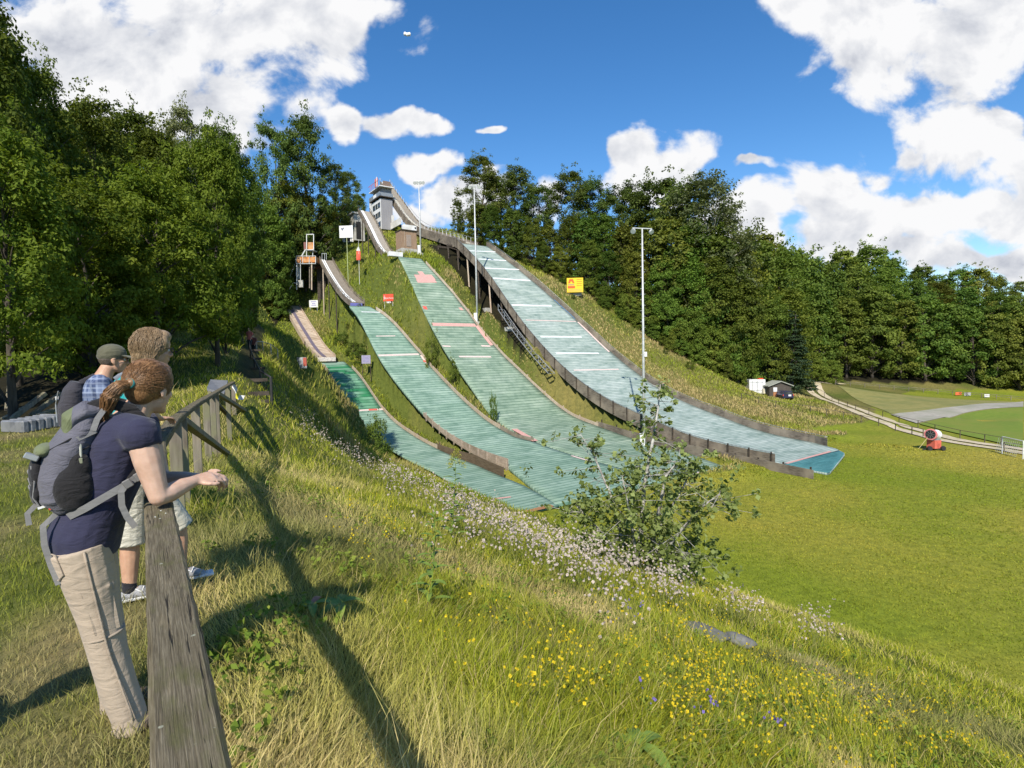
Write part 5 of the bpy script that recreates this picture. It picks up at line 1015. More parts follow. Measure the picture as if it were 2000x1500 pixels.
# left wood  (last number: half width of the crown in photo pixels)
row('ash_tree', ['ash'], [(-10, 262, 13.5, 'ash', 215), (165, 335, 16.5, 'ash', 190), (292, 335, 19, 'ash', 175), (405, 274, 23, 'ash', 128), (432, 470, 27, 'ash', 62)], 'bright ash tree, %s from the left along the front of the left wood', 'bright ash trees fronting the left wood')
row('beech_tree', ['nearbeech'], [(-110, -60, 17, 'nearbeech', 190), (-8, 35, 20, 'nearbeech', 105), (66, 122, 22, 'nearbeech', 115), (150, 182, 25, 'nearbeech', 120), (232, 214, 30, 'nearbeech', 115), (305, 258, 30, 'nearbeech', 110), (425, 250, 36, 'nearbeech', 92), (455, 292, 38, 'nearbeech', 66), (452, 345, 40, 'nearbeech', 60), (425, 440, 46, 'nearbeech', 50)], 'dark beech behind the ash trees, %s from the left in the left wood', 'dark beeches behind the ash trees')
plant('willow_tree', 'birch', 350, 196, 32, 'silvery grey willow with wispy top in the middle of the left wood', ws=88)
plant('birch_tree', 'birch', 408, 225, 35, 'slim silvery birch just right of the grey willow in the left wood', ws=55)
row('beech_tree', ['beech'], [(30, 190, 31, 'beech', 130), (110, 210, 34, 'beech', 130), (190, 235, 40, 'beech', 130), (270, 250, 42, 'beech', 130), (380, 262, 46, 'beech', 110), (405, 300, 52, 'beech', 90), (400, 350, 55, 'beech', 66), (-60, 120, 30, 'beech', 100), (510, 400, 97, 'beech', 62), (395, 400, 48, 'beech', 55)], 'beech deep in the left wood, %s from the left, behind nearer crowns', 'beeches deep in the left wood')
row('tall_beech', ['tall'], [(536, 236, 102, 'tall', 66), (600, 224, 106, 'tall', 78), (652, 318, 112, 'tall', 52), (684, 332, 120, 'tall', 40)], 'tall beech against blue sky, %s of four from the left beside the start tower', 'tall beeches left of the start tower')
row('beech_tree', ['beech'], [(545, 350, 104, 'beech', 55), (590, 372, 106, 'beech', 52), (632, 400, 110, 'beech', 40), (658, 400, 122, 'beech', 32), (575, 440, 105, 'beech', 46), (618, 440, 109, 'beech', 32), (532, 420, 98, 'beech', 50), (528, 465, 98, 'beech', 48), (540, 545, 97, 'hazel', 36), (496, 540, 97, 'beech', 48), (508, 605, 96, 'hazel', 38), (470, 500, 98, 'beech', 60), (545, 450, 103, 'beech', 42), (686, 398, 128, 'beech', 24), (640, 452, 118, 'beech', 22), (700, 380, 134, 'beech', 20)], 'lower beech behind the judges tower, %s from the left', 'lower beeches behind the judges tower')
row('hazel_bush', ['hazel'], [(30, 540, 24, 'hazel', 110), (120, 560, 27, 'hazel', 100), (205, 580, 26, 'hazel', 90), (290, 590, 31, 'hazel', 90), (370, 600, 34, 'hazel', 75), (430, 620, 38, 'hazel', 55)], 'shaded hazel bush deep under the ash trees, %s from the left', 'hazel bushes at the left wood edge', 'bush')
for x_, y_, h_, lb in [(-14.5, 1.0, 7.5, 'low beech added unseen left of the view, nearest the viewer, to shade the base of the wood'), (-14.0, 5.8, 7.5, 'low beech added unseen left of the view beside the woodpile to shade the base of the wood')]: plant_at('beech_tree', 'nearbeech', x_, y_, h_, lb, group='beeches added outside the view on the left for their shade')  # beeches added out of view, kept low so they shade only the wood's base
# right wood : skyline behind the largest jump
row('tall_beech', ['tall'], [(893, 396, 128, 'tall', .9), (935, 303, 122, 'tall', 1.1), (975, 345, 126, 'tall', 1.2), (1010, 330, 124, 'tall', 1.2), (1048, 358, 120, 'tall', 1.1), (1112, 332, 119, 'tall', 1.0), (1150, 350, 121, 'tall', 1.0), (1200, 358, 119, 'tall', 1.0), (1235, 378, 117, 'tall', .8), (1288, 345, 113, 'tall', 1.2), (1330, 358, 110, 'tall', 1.1)], 'skyline beech right of the largest jump, %s from the left', 'skyline beeches right of the largest jump')
plant('birch_tree', 'birch', 1385, 318, 103, 'very tall pale birch standing highest above the right wood', ws=1.6)
plant('birch_tree', 'birch', 1418, 395, 106, 'shorter birch close behind the very tall birch of the right wood', ws=1.3)
row('beech_tree', ['beech', 'far'], [(900, 420, 132), (930, 400, 118), (965, 400, 114), (1000, 410, 112), (1040, 425, 111), (1075, 440, 112), (1105, 420, 110), (1140, 425, 109), (1175, 415, 110), (1215, 440, 108), (1262, 430, 106), (1310, 425, 104), (1350, 430, 103), (1400, 440, 103), (1440, 470, 107)], 'beech in the middle row right of the largest jump, %s from the left', 'middle row beeches right of the largest jump')
row('beech_tree', ['beech', 'hazel'], [(1000, 455, 113, 'beech'), (1060, 470, 109, 'beech'), (1095, 480, 107, 'beech'), (1150, 470, 106.5, 'beech'), (1190, 490, 105, 'beech'), (1240, 490, 103, 'beech'), (1290, 500, 101, 'beech'), (1340, 500, 99.5, 'beech'), (1395, 500, 99, 'beech'), (1440, 520, 101, 'beech'), (1490, 545, 106, 'beech'), (1535, 560, 111, 'beech', 1.2)], 'front row beech behind the yellow sign, %s from the left', 'front row beeches above the dry slope')
row('hazel_bush', ['hazel'], [(1080, 510, 110), (1180, 560, 102.5), (1225, 575, 101), (1262, 590, 99.5), (1305, 590, 98), (1350, 610, 97), (1385, 640, 95.5), (1418, 640, 99), (1452, 650, 104), (1500, 655, 106), (1150, 545, 105), (1320, 640, 95.5), (1585, 690, 124), (1625, 705, 133)], 'rounded green bush along the foot of the right wood, %s from the left', 'bushes along the foot of the right wood', 'bush')
plant('fir_tree', 'spruce', 1545, 590, 107, 'dark fir with layered boughs right behind the little hut', ws=1.7)
plant('fir_tree', 'spruce', 1500, 600, 105.5, 'dark fir just left of the one behind the hut', ws=1.4)
# wood along the far edge of the pitch and the hill behind
row('wood_tree', ['far'], [(1600, 560, 142), (1655, 580, 143), (1705, 560, 144), (1760, 585, 143), (1810, 575, 142), (1860, 590, 141), (1905, 600, 138), (1950, 610, 136), (1995, 620, 134), (2040, 610, 132), (2100, 600, 130), (2180, 600, 128), (2280, 590, 126)], 'broad tree behind the far rail fence, %s from the left', 'wood edge behind the far rail fence')
row('wood_tree', ['far', 'beech'], [(1470, 470, 122), (1520, 490, 128), (1570, 500, 136), (1620, 520, 150), (1670, 525, 153), (1725, 525, 155), (1780, 545, 156), (1835, 550, 156), (1885, 560, 155), (1935, 570, 152), (1985, 575, 150), (2040, 570, 148), (2120, 560, 146)], 'second row tree behind the pitch fence, %s from the left', 'second row of the wood behind the pitch')
row('wood_tree', ['far'], [(1455, 455, 130), (1492, 480, 134), (1540, 483, 142), (1590, 505, 150), (1635, 490, 168), (1672, 500, 172), (1700, 480, 170), (1738, 505, 176), (1790, 520, 180), (1832, 535, 184), (1875, 525, 178), (1915, 522, 176), (1955, 538, 180), (1995, 548, 182), (2050, 550, 180), (2120, 555, 180)], 'skyline tree of the wooded hill, %s from the left', 'skyline trees of the wooded hill behind the pitch')
row('fir_tree', ['spruce'], [(1786, 506, 186, 'spruce', 1.0), (1856, 518, 190, 'spruce', .9), (1880, 526, 190, 'spruce', .9)], 'pointed fir poking above the wooded hill, %s from the left', 'firs on the wooded hill')
# shrubs on the slopes
row('shrub', ['shrub'], [(668, 650, 91), (690, 668, 86), (680, 636, 92), (706, 674, 81), (702, 645, 88)], 'green shrub between the two left ski jumps, %s from the left', 'shrubs between the left jumps', 'shrub')
row('shrub', ['shrub'], [(1348, 705, 90), (1300, 690, 93), (1215, 605, 100), (1120, 600, 98)], 'small shrub on the dry slope, %s from the left', 'shrubs on the dry slope', 'shrub')
row('rounded_bush', ['hazel'], [(1245, 612, 99.5, 'hazel', 24), (1272, 632, 97.5, 'hazel', 24), (1300, 650, 96, 'hazel', 26), (1332, 655, 95, 'hazel', 28), (1362, 668, 94.2, 'hazel', 26), (1392, 668, 94.5, 'hazel', 28), (1418, 690, 94.5, 'hazel', 24), (1215, 592, 101, 'hazel', 22), (1180, 580, 101.5, 'hazel', 20), (1098, 545, 105, 'hazel', 18), (1442, 705, 96.5, 'hazel', 22)], 'rounded bush stepping down onto the dry slope, %s from the left', 'bushes stepping down onto the dry slope', 'bush')
plant('shrub', 'shrub', 738, 818, 52, 'round bramble shrub at the left edge of the smallest jump', 'shrub', ws=40)
for px, yt, Y, lb in [(842, 655, 79, 'small shrub left of the grey green mats, highest of those between two jumps'), (885, 705, 75, 'small shrub left of the grey green mats, below the highest one'), (963, 772, 67, 'small weed tuft at the lower end of the board between two jumps'), (612, 715, 72, 'leafy scrub in front of the two coloured info board')]:
    plant('shrub', 'shrub', px, yt, Y, lb, 'shrub', ws={842: 20, 885: 18, 963: 12, 612: 30}[px])
# aspen sapling on the bank
def sapling():
    rng = np.random.default_rng(77); b = ground_hit(1246, 1120); Yb = b[1]
    r = thing('aspen_sapling', 'young many stemmed aspen with round leaves growing at the foot of the bank', 'tree', b)
    stems = [[(1246, 1120), (1252, 1040), (1258, 950), (1275, 860), (1285, 800), (1290, 750)], [(1240, 1120), (1215, 1050), (1190, 960), (1160, 890), (1135, 850)], [(1250, 1120), (1280, 1040), (1330, 960), (1352, 915)], [(1250, 1115), (1310, 1060), (1365, 995), (1405, 965)], [(1242, 1115), (1190, 1060), (1150, 1012), (1122, 985)], [(1252, 1100), (1290, 1060), (1330, 1080), (1350, 1110)], [(1240, 1100), (1230, 1000), (1215, 930)], [(1262, 1050), (1300, 930), (1325, 900)]]
    mb = MB(); cent = []; rad = []
    for k, s in enumerate(stems):
        off = rng.normal()*.7; n = len(s); pts = [P(x, y, Yb+off*i/(n-1)*1.3) for i, (x, y) in enumerate(s)]; pts[0] = np.array([b[0]+rng.normal()*.1, b[1]+rng.normal()*.1, b[2]-.2])
        mb.tube(pts, [.055*(1-.85*i/(n-1)) if k else .07*(1-.85*i/(n-1)) for i in range(n)], 6)
        for f in np.linspace(.22 if k else .16, 1, 26 if k == 0 else 15):
            i = min(int(f*(n-1)), n-2); q = pts[i]+(pts[i+1]-pts[i])*(f*(n-1)-i); sp = .55*(1.15-f*.8) if k == 0 else .5*(1.1-.5*f)
            for _ in range(3):
                e = q+rng.normal(size=3)*np.array([sp, sp, sp*.6]); mb.tube([q, e], [.008, .003], 4, cap=False); cent.append(e); rad.append(.08+.12*rng.random())
    # the bushy middle
    for x, y in rng.normal(size=(80, 2))*np.array([78, 56])+np.array([1258, 985]):
        q = P(x, y, Yb+rng.normal()*.9); cent.append(q); rad.append(.14+.2*rng.random())
    for x, y in rng.normal(size=(45, 2))*np.array([70, 30])+np.array([1310, 1075]):
        q = P(x, y, Yb+rng.normal()*.5); cent.append(q); rad.append(.14+.16*rng.random())
    cent = np.array(cent); rad = np.array(rad)
    V, Q, t = leaves(cent, rad, 14, .10, rng, .5, .9, .92, np.clip(rng.random(len(cent)), 0, 1), out=.1)
    link('crown', np_mesh('crown', V, Q, cols=np.stack([t]*3, 1)), r, True, mat_leaf('leaf_aspen', (.13, .17, .04), (.34, .40, .14), .42, rough=.6, vary=0))
    mb.build('trunk', BARKB, r, smooth=True, fix=False)
sapling()
# ---------------------------------------------------------------- grass as blades
def blades(x, y, h, w, ld, lean, cols, rng, z=None):
    """one curved two-part blade per root; ld lean direction, lean 0..1"""
    n = len(x); z = H(x, y)-.01 if z is None else z; a = rng.random(n)*2*math.pi
    sx, sy = np.cos(a)*w/2, np.sin(a)*w/2; dx, dy = np.cos(ld)*lean*h, np.sin(ld)*lean*h; vz = h*np.sqrt(np.clip(1-(lean*.85)**2, .08, 1))
    b0 = np.stack([x-sx, y-sy, z], 1); b1 = np.stack([x+sx, y+sy, z], 1)
    m0 = np.stack([x-sx*.8+dx*.36, y-sy*.8+dy*.36, z+vz*.58], 1); m1 = np.stack([x+sx*.8+dx*.36, y+sy*.8+dy*.36, z+vz*.58], 1)
    t = np.stack([x+dx, y+dy, z+vz], 1)
    V = np.stack([b0, b1, m1, m0, t], 1).reshape(-1, 3); k = np.arange(n)*5
    Q = np.stack([k, k+1, k+2, k+3], 1); T = np.stack([k+3, k+2, k+4], 1); return V, Q, T, np.repeat(cols, 5, 0)
def polar(n, r0, r1, a0, a1, rng, power=1.0):
    u = rng.random(n)**power; r = r0*(r1/r0)**u; a = R(a0)+(R(a1)-R(a0))*rng.random(n); return np.sin(a)*r, np.cos(a)*r, r
def mat_grass(name, trans=.3):
    m, nt, b, out = nodes(name); a = N(nt, 'ShaderNodeAttribute', attribute_name='Col')
    nt.links.new(a.outputs['Color'], b.inputs['Base Color']); b.inputs['Roughness'].default_value = .7; b.inputs['Specular IOR Level'].default_value = .15
    tr = N(nt, 'ShaderNodeBsdfTranslucent'); nt.links.new(a.outputs['Color'], tr.inputs[0]); ms = N(nt, 'ShaderNodeMixShader'); ms.inputs[0].default_value = trans
    nt.links.new(b.outputs[0], ms.inputs[1]); nt.links.new(tr.outputs[0], ms.inputs[2]); nt.links.new(ms.outputs[0], out.inputs[0]); return m
MG = mat_grass('grass_blade')
def lerp(a, b, f): return np.asarray(a)*(1-f[:, None])+np.asarray(b)*f[:, None]
def grass_obj(name, parts, label, cat='grass', mt=None):
    V = []; Q = []; T = []; Cc = []; n = 0
    for v, q, t, c in parts:
        V.append(v); Cc.append(c); n0 = n; n += len(v)
        if len(q): Q.append(q+n0)
        if len(t): T.append(t+n0)
    me = np_mesh(name, np.vstack(V), np.vstack(Q) if Q else None, np.vstack(T) if T else None, np.vstack(Cc)); return tag(link(name, me, None, True, mt or MG), label, cat, kind='stuff')
rg = np.random.default_rng(3)
# long grass on the bank
x, y, r = polar(330000, 1.5, 60, -50, 50, rg, .93)
fs = fence_s(x, y); z = H(x, y); lawn, dry, forest, path = zones(x, y, z)
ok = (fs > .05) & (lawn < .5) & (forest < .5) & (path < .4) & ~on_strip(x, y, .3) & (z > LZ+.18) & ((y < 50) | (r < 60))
x, y, r, fs = x[ok], y[ok], r[ok], fs[ok]
n = len(x); tall = vnoise(x, y, 2.6, 3); pat = vnoise(x+40, y, 1.7, 3); gry = vnoise(x, y+90, 2.1, 3)
near_f = np.clip((1.6-fs)/1.4, 0, 1)*np.clip((7-r)/3, 0, 1)
h = (.10+.34*np.clip(tall-.2, 0, 1)*rg.random(n)**.6+.10*rg.random(n))*(1-.45*near_f); h *= .78*np.where(rg.random(n) < .035, 2.0, 1)*(.55+.9*vnoise(x+31, y+11, .55, 2))
straw = np.clip((pat-.55)*3.2+.25*near_f+rg.normal(size=n)*.22, 0, 1); straw = np.clip(straw+.45*np.clip((1.5-fs)/.7, 0, 1)*np.clip((6-r)/2, 0, 1), 0, 1); straw = np.where(rg.random(n) < .10, .95, straw)
c = lerp((.205, .265, .014), (.44, .43, .045), rg.random(n)); c = lerp(c[:, :], (.50, .42, .19), np.zeros(n))*(1-straw[:, None])+np.array([.62, .50, .22])*straw[:, None]
gg = np.clip((gry-.60)*5, 0, .6); c = c*(1-gg[:, None])+np.array([.25, .235, .11])*gg[:, None]; c *= (.75+.5*rg.random(n))[:, None]
ld = vnoise(x, y, 1.4, 3)*14+rg.normal(size=n)*1.25
P1 = blades(x, y, h, np.maximum(.0042, r*.00085)*(.7+.6*rg.random(n)), ld, np.clip(.34+.6*rg.random(n)+.25*(gry-.5), .05, .98), c, rg)
grass_obj('long_grass', [P1], 'uncut yellow green grass and straw on the bank right of the fence')
# short grass left of the fence
x, y, r = polar(170000, 1.45, 30, -75, 2, rg, .9); fs = fence_s(x, y); z = H(x, y); _, _, forest, path = zones(x, y, z)
ok = (fs < .12) & (forest < .5) & (path < .5); x, y, r, fs = x[ok], y[ok], r[ok], fs[ok]; n = len(x)
pat = vnoise(x, y, 1.1, 3); st = np.clip((pat-.47)*3.2+rg.normal(size=n)*.2, 0, 1); lush = np.clip((vnoise(x+9, y, 2.2, 2)-.5)*4, 0, 1)
c = lerp((.17, .215, .024), (.29, .30, .045), rg.random(n)); c = c*(1-st[:, None]*.8)+np.array([.40, .33, .16])*st[:, None]*.8; c *= (.75+.5*rg.random(n))[:, None]
h = (.025+.05*rg.random(n))*(1+.7*lush)*np.where(fs > -.25, 1.8, 1)*(1+.02*r)
P2 = blades(x, y, h, np.maximum(.0036, r*.0009), rg.random(n)*6.28, .2+.6*rg.random(n), c, rg)
grass_obj('short_grass', [P2], 'short trodden grass with bare patches left of the fence')
# rank growth on the hillside between and beside the jumps
x, y, r = polar(240000, 34, 150, -34, 46, rg, .8); z = H(x, y); lawn, dry, forest, path = zones(x, y, z)
right = (x > .30*y-25) & (x > -2)
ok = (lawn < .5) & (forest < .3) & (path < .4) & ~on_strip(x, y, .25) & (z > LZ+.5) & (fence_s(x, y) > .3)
trk = seg_dist(x, y, [tuple(q) for q in TR]); ok &= (trk > 2.0) & ((y < 75) | (trk > 3) ) & ~((x > 56) & (y > 70))
x, y, r, z, right = x[ok], y[ok], r[ok], z[ok], right[ok]; n = len(x); pat = vnoise(x, y, 5, 4); p2 = vnoise(x+60, y, 3, 3)
dr = np.clip((pat-.45)*3+np.where(right, .52, -.12)+rg.normal(size=n)*.2, 0, 1)
c = lerp((.165, .225, .018), (.35, .37, .045), np.clip(p2*1.4-.2+rg.normal(size=n)*.2, 0, 1)); c = c*(1-dr[:, None])+np.array([.44, .35, .15])*dr[:, None]; c *= (.75+.5*rg.random(n))[:, None]
lush = np.clip((vnoise(x+200, y, 4.5, 3)-.52)*6, 0, 1)*(~right)
h = (.22+.30*rg.random(n))*(1+1.1*lush)
P3 = blades(x, y, h, r*.0013*(.8+.8*rg.random(n)), rg.random(n)*6.28, .2+.6*rg.random(n), c, rg)
grass_obj('hillside_grass', [P3], 'rank grass and weeds on the hillside around the jumps')
# mown lawn
x, y, r = polar(150000, 16, 75, -4, 47, rg, .85); z = H(x, y); lawn, _, _, _ = zones(x, y, z)
ok = (z < LZ+.45) & (fence_s(x, y) > 15) & ~on_strip(x, y, .2) & (seg_dist(x, y, [tuple(q) for q in TR]) > 1.7); x, y, r, z = x[ok], y[ok], r[ok], z[ok]; n = len(x)
ln_ = np.clip((vnoise(x*.8+y*.3, y, 13, 4)-.3)*2.2+rg.normal(size=n)*.15, 0, 1); c = lerp((.20, .255, .018), (.40, .34, .055), np.clip(ln_+(vnoise(x, y, 2.2, 3)-.5)*.9, 0, 1))*(.62+.76*rg.random(n))[:, None]
edge = np.clip((z-LZ)/.35, 0, 1)
P4 = blades(x, y, (.035+.05*rg.random(n))*(.6+.8*vnoise(x, y, 1.3, 2))+.2*edge*rg.random(n), r*.0015, rg.random(n)*6.28, .3+.6*rg.random(n), c, rg)
grass_obj('lawn_grass', [P4], 'mown lawn grass at the foot of the jumps')
# ---------------------------------------------------------------- wild flowers
def cluster(px, n, sx, sy, rng, rot=0.0):
    out = []
    for _ in range(n):
        a, b_ = rng.normal()*sx, rng.normal()*sy; X = px[0]+a*math.cos(rot)-b_*math.sin(rot); Y = px[1]+a*math.sin(rot)+b_*math.cos(rot); out.append((X, Y))
    return out
def flower_heads(pts, h0, h1, size, col, rng, stemc=(.20, .22, .06), heads=(1, 4), spread=.06):
    V = []; Q = []; T = []; Cc = []; n = 0; P_ = []; bx_ = []
    for X, Y in pts:
        p = ground_hit(X, Y, 1.2, 60)
        if on_strip(np.array([p[0]]), np.array([p[1]]), .1)[0] or p[2] < LZ+.15: continue
        P_.append(p)
    P_ = np.array(P_); m = len(P_); h = h0+(h1-h0)*rng.random(m); ld = rng.random(m)*6.28; le = .1+.35*rng.random(m); r = np.hypot(P_[:, 0], P_[:, 1])
    stem = blades(P_[:, 0], P_[:, 1], h, np.maximum(.004, r*.0009), ld, le, np.tile(np.array(stemc), (m, 1))*(.8+.4*rng.random((m, 1))), rng)
    tips = stem[0].reshape(m, 5, 3)[:, 4]
    for k, (t, rr) in enumerate(zip(tips, r)):
        for _ in range(rng.integers(*heads)):
            c = t+rng.normal(size=3)*np.array([spread, spread, spread*.7]); s = size*(.6+.8*rng.random())*max(1, rr*.03)
            for q in range(3):
                a = rng.normal(size=3); a /= np.linalg.norm(a); b_ = np.cross(a, rng.normal(size=3)); b_ /= np.linalg.norm(b_)
                V += [c-a*s-b_*s*.5, c+a*s*.3-b_*s, c+a*s+b_*s*.4, c-a*s*.2+b_*s]; Q.append((n, n+1, n+2, n+3)); n += 4
                cc = np.array(col)*(.75+.35*rng.random()); Cc += [cc]*4
    return [stem, (np.array(V), np.array(Q), np.zeros((0, 3), int), np.array(Cc))]
rf_ = np.random.default_rng(21)
wp = []
for (a, b_, n, sx, sy) in [(605, 815, 40, 16, 16), (625, 850, 30, 16, 10), (690, 895, 70, 36, 9), (745, 925, 80, 34, 14), (800, 950, 110, 50, 14), (880, 985, 90, 40, 14), (930, 1000, 60, 30, 12), (905, 1035, 50, 30, 10), (985, 1060, 110, 52, 14), (1050, 1085, 130, 56, 20), (1120, 1095, 110, 46, 20), (1180, 1130, 90, 40, 22), (1090, 1135, 50, 30, 14), (1270, 1150, 70, 30, 12), (1310, 1175, 40, 18, 10), (1600, 1250, 46, 16, 26), (1465, 1215, 14, 14, 8), (1420, 1200, 10, 10, 6), (880, 1090, 20, 60, 20), (1225, 1235, 8, 10, 8)]:
    wp += cluster((a, b_+18), int(n*.6), sx, sy, rf_, .42)
    for _ in range(max(2, n//16)):
        q = cluster((a, b_+18), 1, sx, sy, rf_, .42)[0]; wp += cluster(q, 6, 5, 4, rf_)
grass_obj('white_wildflowers', flower_heads(wp, .35, .7, .017, (.66, .57, .50), rf_, heads=(2, 5), spread=.09), 'band of fluffy white seed heads along the crest of the bank', 'wildflowers')
yp = []
for (a, b_, n, sx, sy) in [(1095, 1385, 45, 30, 14), (1360, 1225, 25, 20, 26), (1340, 1290, 60, 40, 50), (1370, 1370, 90, 18, 36), (1430, 1410, 80, 60, 26), (1520, 1390, 60, 90, 34), (1500, 1460, 70, 70, 26), (1640, 1440, 60, 90, 40), (1790, 1480, 60, 90, 26), (1720, 1360, 20, 60, 30), (1230, 1340, 24, 40, 26), (1120, 1250, 30, 60, 60), (730, 1080, 40, 24, 22), (700, 1050, 16, 20, 16), (1280, 1160, 40, 50, 40), (1310, 1215, 40, 30, 30), (900, 1210, 24, 90, 50), (1000, 1330, 16, 120, 60), (1900, 1460, 50, 70, 34), (1650, 1400, 50, 110, 50), (1800, 1430, 40, 100, 40), (1150, 1460, 14, 80, 30)]:
    yp += cluster((a, b_), int(n*.55), sx*1.5, sy*1.5, rf_)
grass_obj('yellow_wildflowers', flower_heads(yp, .22, .48, .0085, (.74, .58, .03), rf_, heads=(2, 6), spread=.035), 'small yellow wildflowers scattered over the lower bank', 'wildflowers')
vp = []
for (a, b_) in [(1365, 1450), (1405, 1470), (1520, 1480), (1528, 1468), (1270, 1450), (1225, 1240), (1250, 1230)]: vp += cluster((a, b_), 2, 4, 4, rf_)
grass_obj('violet_wildflowers', flower_heads(vp, .3, .4, .009, (.26, .20, .55), rf_, heads=(3, 6), spread=.02), 'few violet vetch flowers among the yellow ones', 'wildflowers')
# broad leaved weeds in the grass, many kinds
x, y, r = polar(4200, 1.6, 14, -40, 46, rf_, .9); fs = fence_s(x, y); ok = (fs > .2) & (vnoise(x+5, y+7, 1.3, 2) > .50); x, y, r = x[ok], y[ok], r[ok]; n = len(x)
cc = lerp((.12, .19, .022), (.25, .30, .045), rf_.random(n)); cen = np.stack([x, y, H(x, y)+.04+.10*rf_.random(n)], 1)
V, Q, t = leaves(cen, np.full(n, .05), 7, .042, rf_, .1, .8, .6, None, out=.1)
grass_obj('weed_leaves', [(V, Q, np.zeros((0, 3), int), np.repeat(cc, 28, 0)*(.8+.4*t[:, None]))], 'low leafy weeds between the grass of the bank', 'weeds')
# two taller plants
def leafblade(mb, base, d, L, W, up=(0, 0, 1), droop=.35, n=6):
    d = Vector(d).normalized(); sdv = d.cross(Vector(up)).normalized(); A = []; B = []; Mm = []
    for k in range(n+1):
        f = k/n; c = Vector(base)+d*L*f+Vector((0, 0, -droop*L*f*f)); w = W*math.sin(math.pi*min(1, .08+f*.92))**.75*.5+.002; A.append(c-sdv*w+Vector((0, 0, w*.35))); B.append(c+sdv*w+Vector((0, 0, w*.35))); Mm.append(c)
    mb.ribbon(A, Mm); mb.ribbon(Mm, B)
WEEDL = mat_noise('weed_leaf_green', (.10, .17, .025), (.17, .24, .04), 12, .55, .2, .004)
def tallweed(px, py, ytop, label, nm, seed, gold=False):
    rng = np.random.default_rng(seed); b = ground_hit(px, py); top = P(px+ (px*0+10), ytop, b[1]); r = thing(nm, label, 'plant', b); hgt = top[2]-b[2]
    pts = [b+(top-b)*f+np.array([math.sin(f*3)*.02, 0, 0]) for f in np.linspace(0, 1, 8)]; MB().tube(pts, [.008*(1-.7*f) for f in np.linspace(0, 1, 8)], 5).build('stem', WEEDL, r, smooth=True)
    for k in range(24):
        f = .08+.88*k/24; a = k*2.4; q = b+(top-b)*f; mb = MB(); leafblade(mb, q, (math.cos(a), math.sin(a), .45), hgt*(.26-.17*f), hgt*(.06-.035*f)); mb.build('leaf', WEEDL, r, smooth=True)
    if gold:
        cen = np.array([top+np.array([math.cos(a)*.14*f, math.sin(a)*.14*f, -.35*f*hgt*.6+.05]) for a, f in zip(rng.random(40)*6.28, rng.random(40))]); V, Q, t = leaves(cen, np.full(40, .045), 16, .02, rng, .1, .8, .5); link('flower_plume', np_mesh('flower_plume', V, Q, cols=np.tile(np.array([.36, .36, .05]), (len(V), 1))), r, True, MG)
tallweed(838, 1190, 985, 'tall upright weed with broad leaves rising from the middle of the bank', 'tall_weed', 5)
tallweed(880, 1060, 880, 'goldenrod with feathery yellow green top in front of the smallest jump', 'goldenrod', 6, True)
def dock(px, py, label, n, L, seed, red=None):
    rng = np.random.default_rng(seed); b = ground_hit(px, py); r = thing('dock_plant', label, 'plant', b+np.array([0, 0, .03]))
    for k in range(n):
        a = k*6.28/n+rng.random()*.6; mb = MB(); leafblade(mb, b+np.array([0, 0, .12]), (math.cos(a), math.sin(a), .35), L*(.8+.4*rng.random()), L*.34, droop=.5); o = mb.build('leaf', red if (red and k == 1) else WEEDL, r, smooth=True)
        if red and k == 1: o['label'] = 'withered reddish leaf'
dock(612, 1215, 'dock plant with one withered reddish leaf in the grass right of the rail shadow', 5, .15, 8, mat_noise('withered_leaf', (.30, .10, .06), (.42, .20, .12), 8, .6, .2, .004))
dock(665, 1212, 'dock plant with large light green leaves right of the reddish one', 5, .20, 9)
dock(1250, 1494, 'dock plant with very large leaf cut by the bottom edge of the view', 5, .22, 10)
# ---------------------------------------------------------------- people
def remesh(mb, vox, sm, name, mt, parent, M=None, cut=None, world=False):
    """union of overlapping shapes -> one continuous smooth surface"""
    me = bpy.data.meshes.new('tmp'); me.from_pydata(mb.v, [], mb.f); bm = bmesh.new(); bm.from_mesh(me); bmesh.ops.recalc_face_normals(bm, faces=bm.faces); bm.to_mesh(me); bm.free()
    o = bpy.data.objects.new('tmp', me); COL.objects.link(o); r = o.modifiers.new('r', 'REMESH'); r.mode = 'VOXEL'; r.voxel_size = vox; r.use_smooth_shade = True
    if sm: s = o.modifiers.new('s', 'SMOOTH'); s.iterations = sm; s.factor = .5
    dg = bpy.context.evaluated_depsgraph_get(); out = bpy.data.meshes.new_from_object(o.evaluated_get(dg)); bpy.data.objects.remove(o); bpy.data.meshes.remove(me); out.name = name
    if cut is not None:
        bm = bmesh.new(); bm.from_mesh(out); bmesh.ops.delete(bm, geom=[v for v in bm.verts if cut(v.co)], context='VERTS'); bm.to_mesh(out); bm.free()
    if M is not None: out.transform(M)
    for p in out.polygons: p.use_smooth = True
    return link(name, out, parent, world, mt)
def mat_skin(name, c1, c2):
    m = mat_noise(name, c1, c2, 22, .5, .12, .002, spec=.35); b = [n for n in m.node_tree.nodes if n.type == 'BSDF_PRINCIPLED'][0]; b.inputs['Subsurface Weight'].default_value = .12; b.inputs['Subsurface Radius'].default_value = (.012, .005, .003); b.inputs['Subsurface Scale'].default_value = 1.0; return m
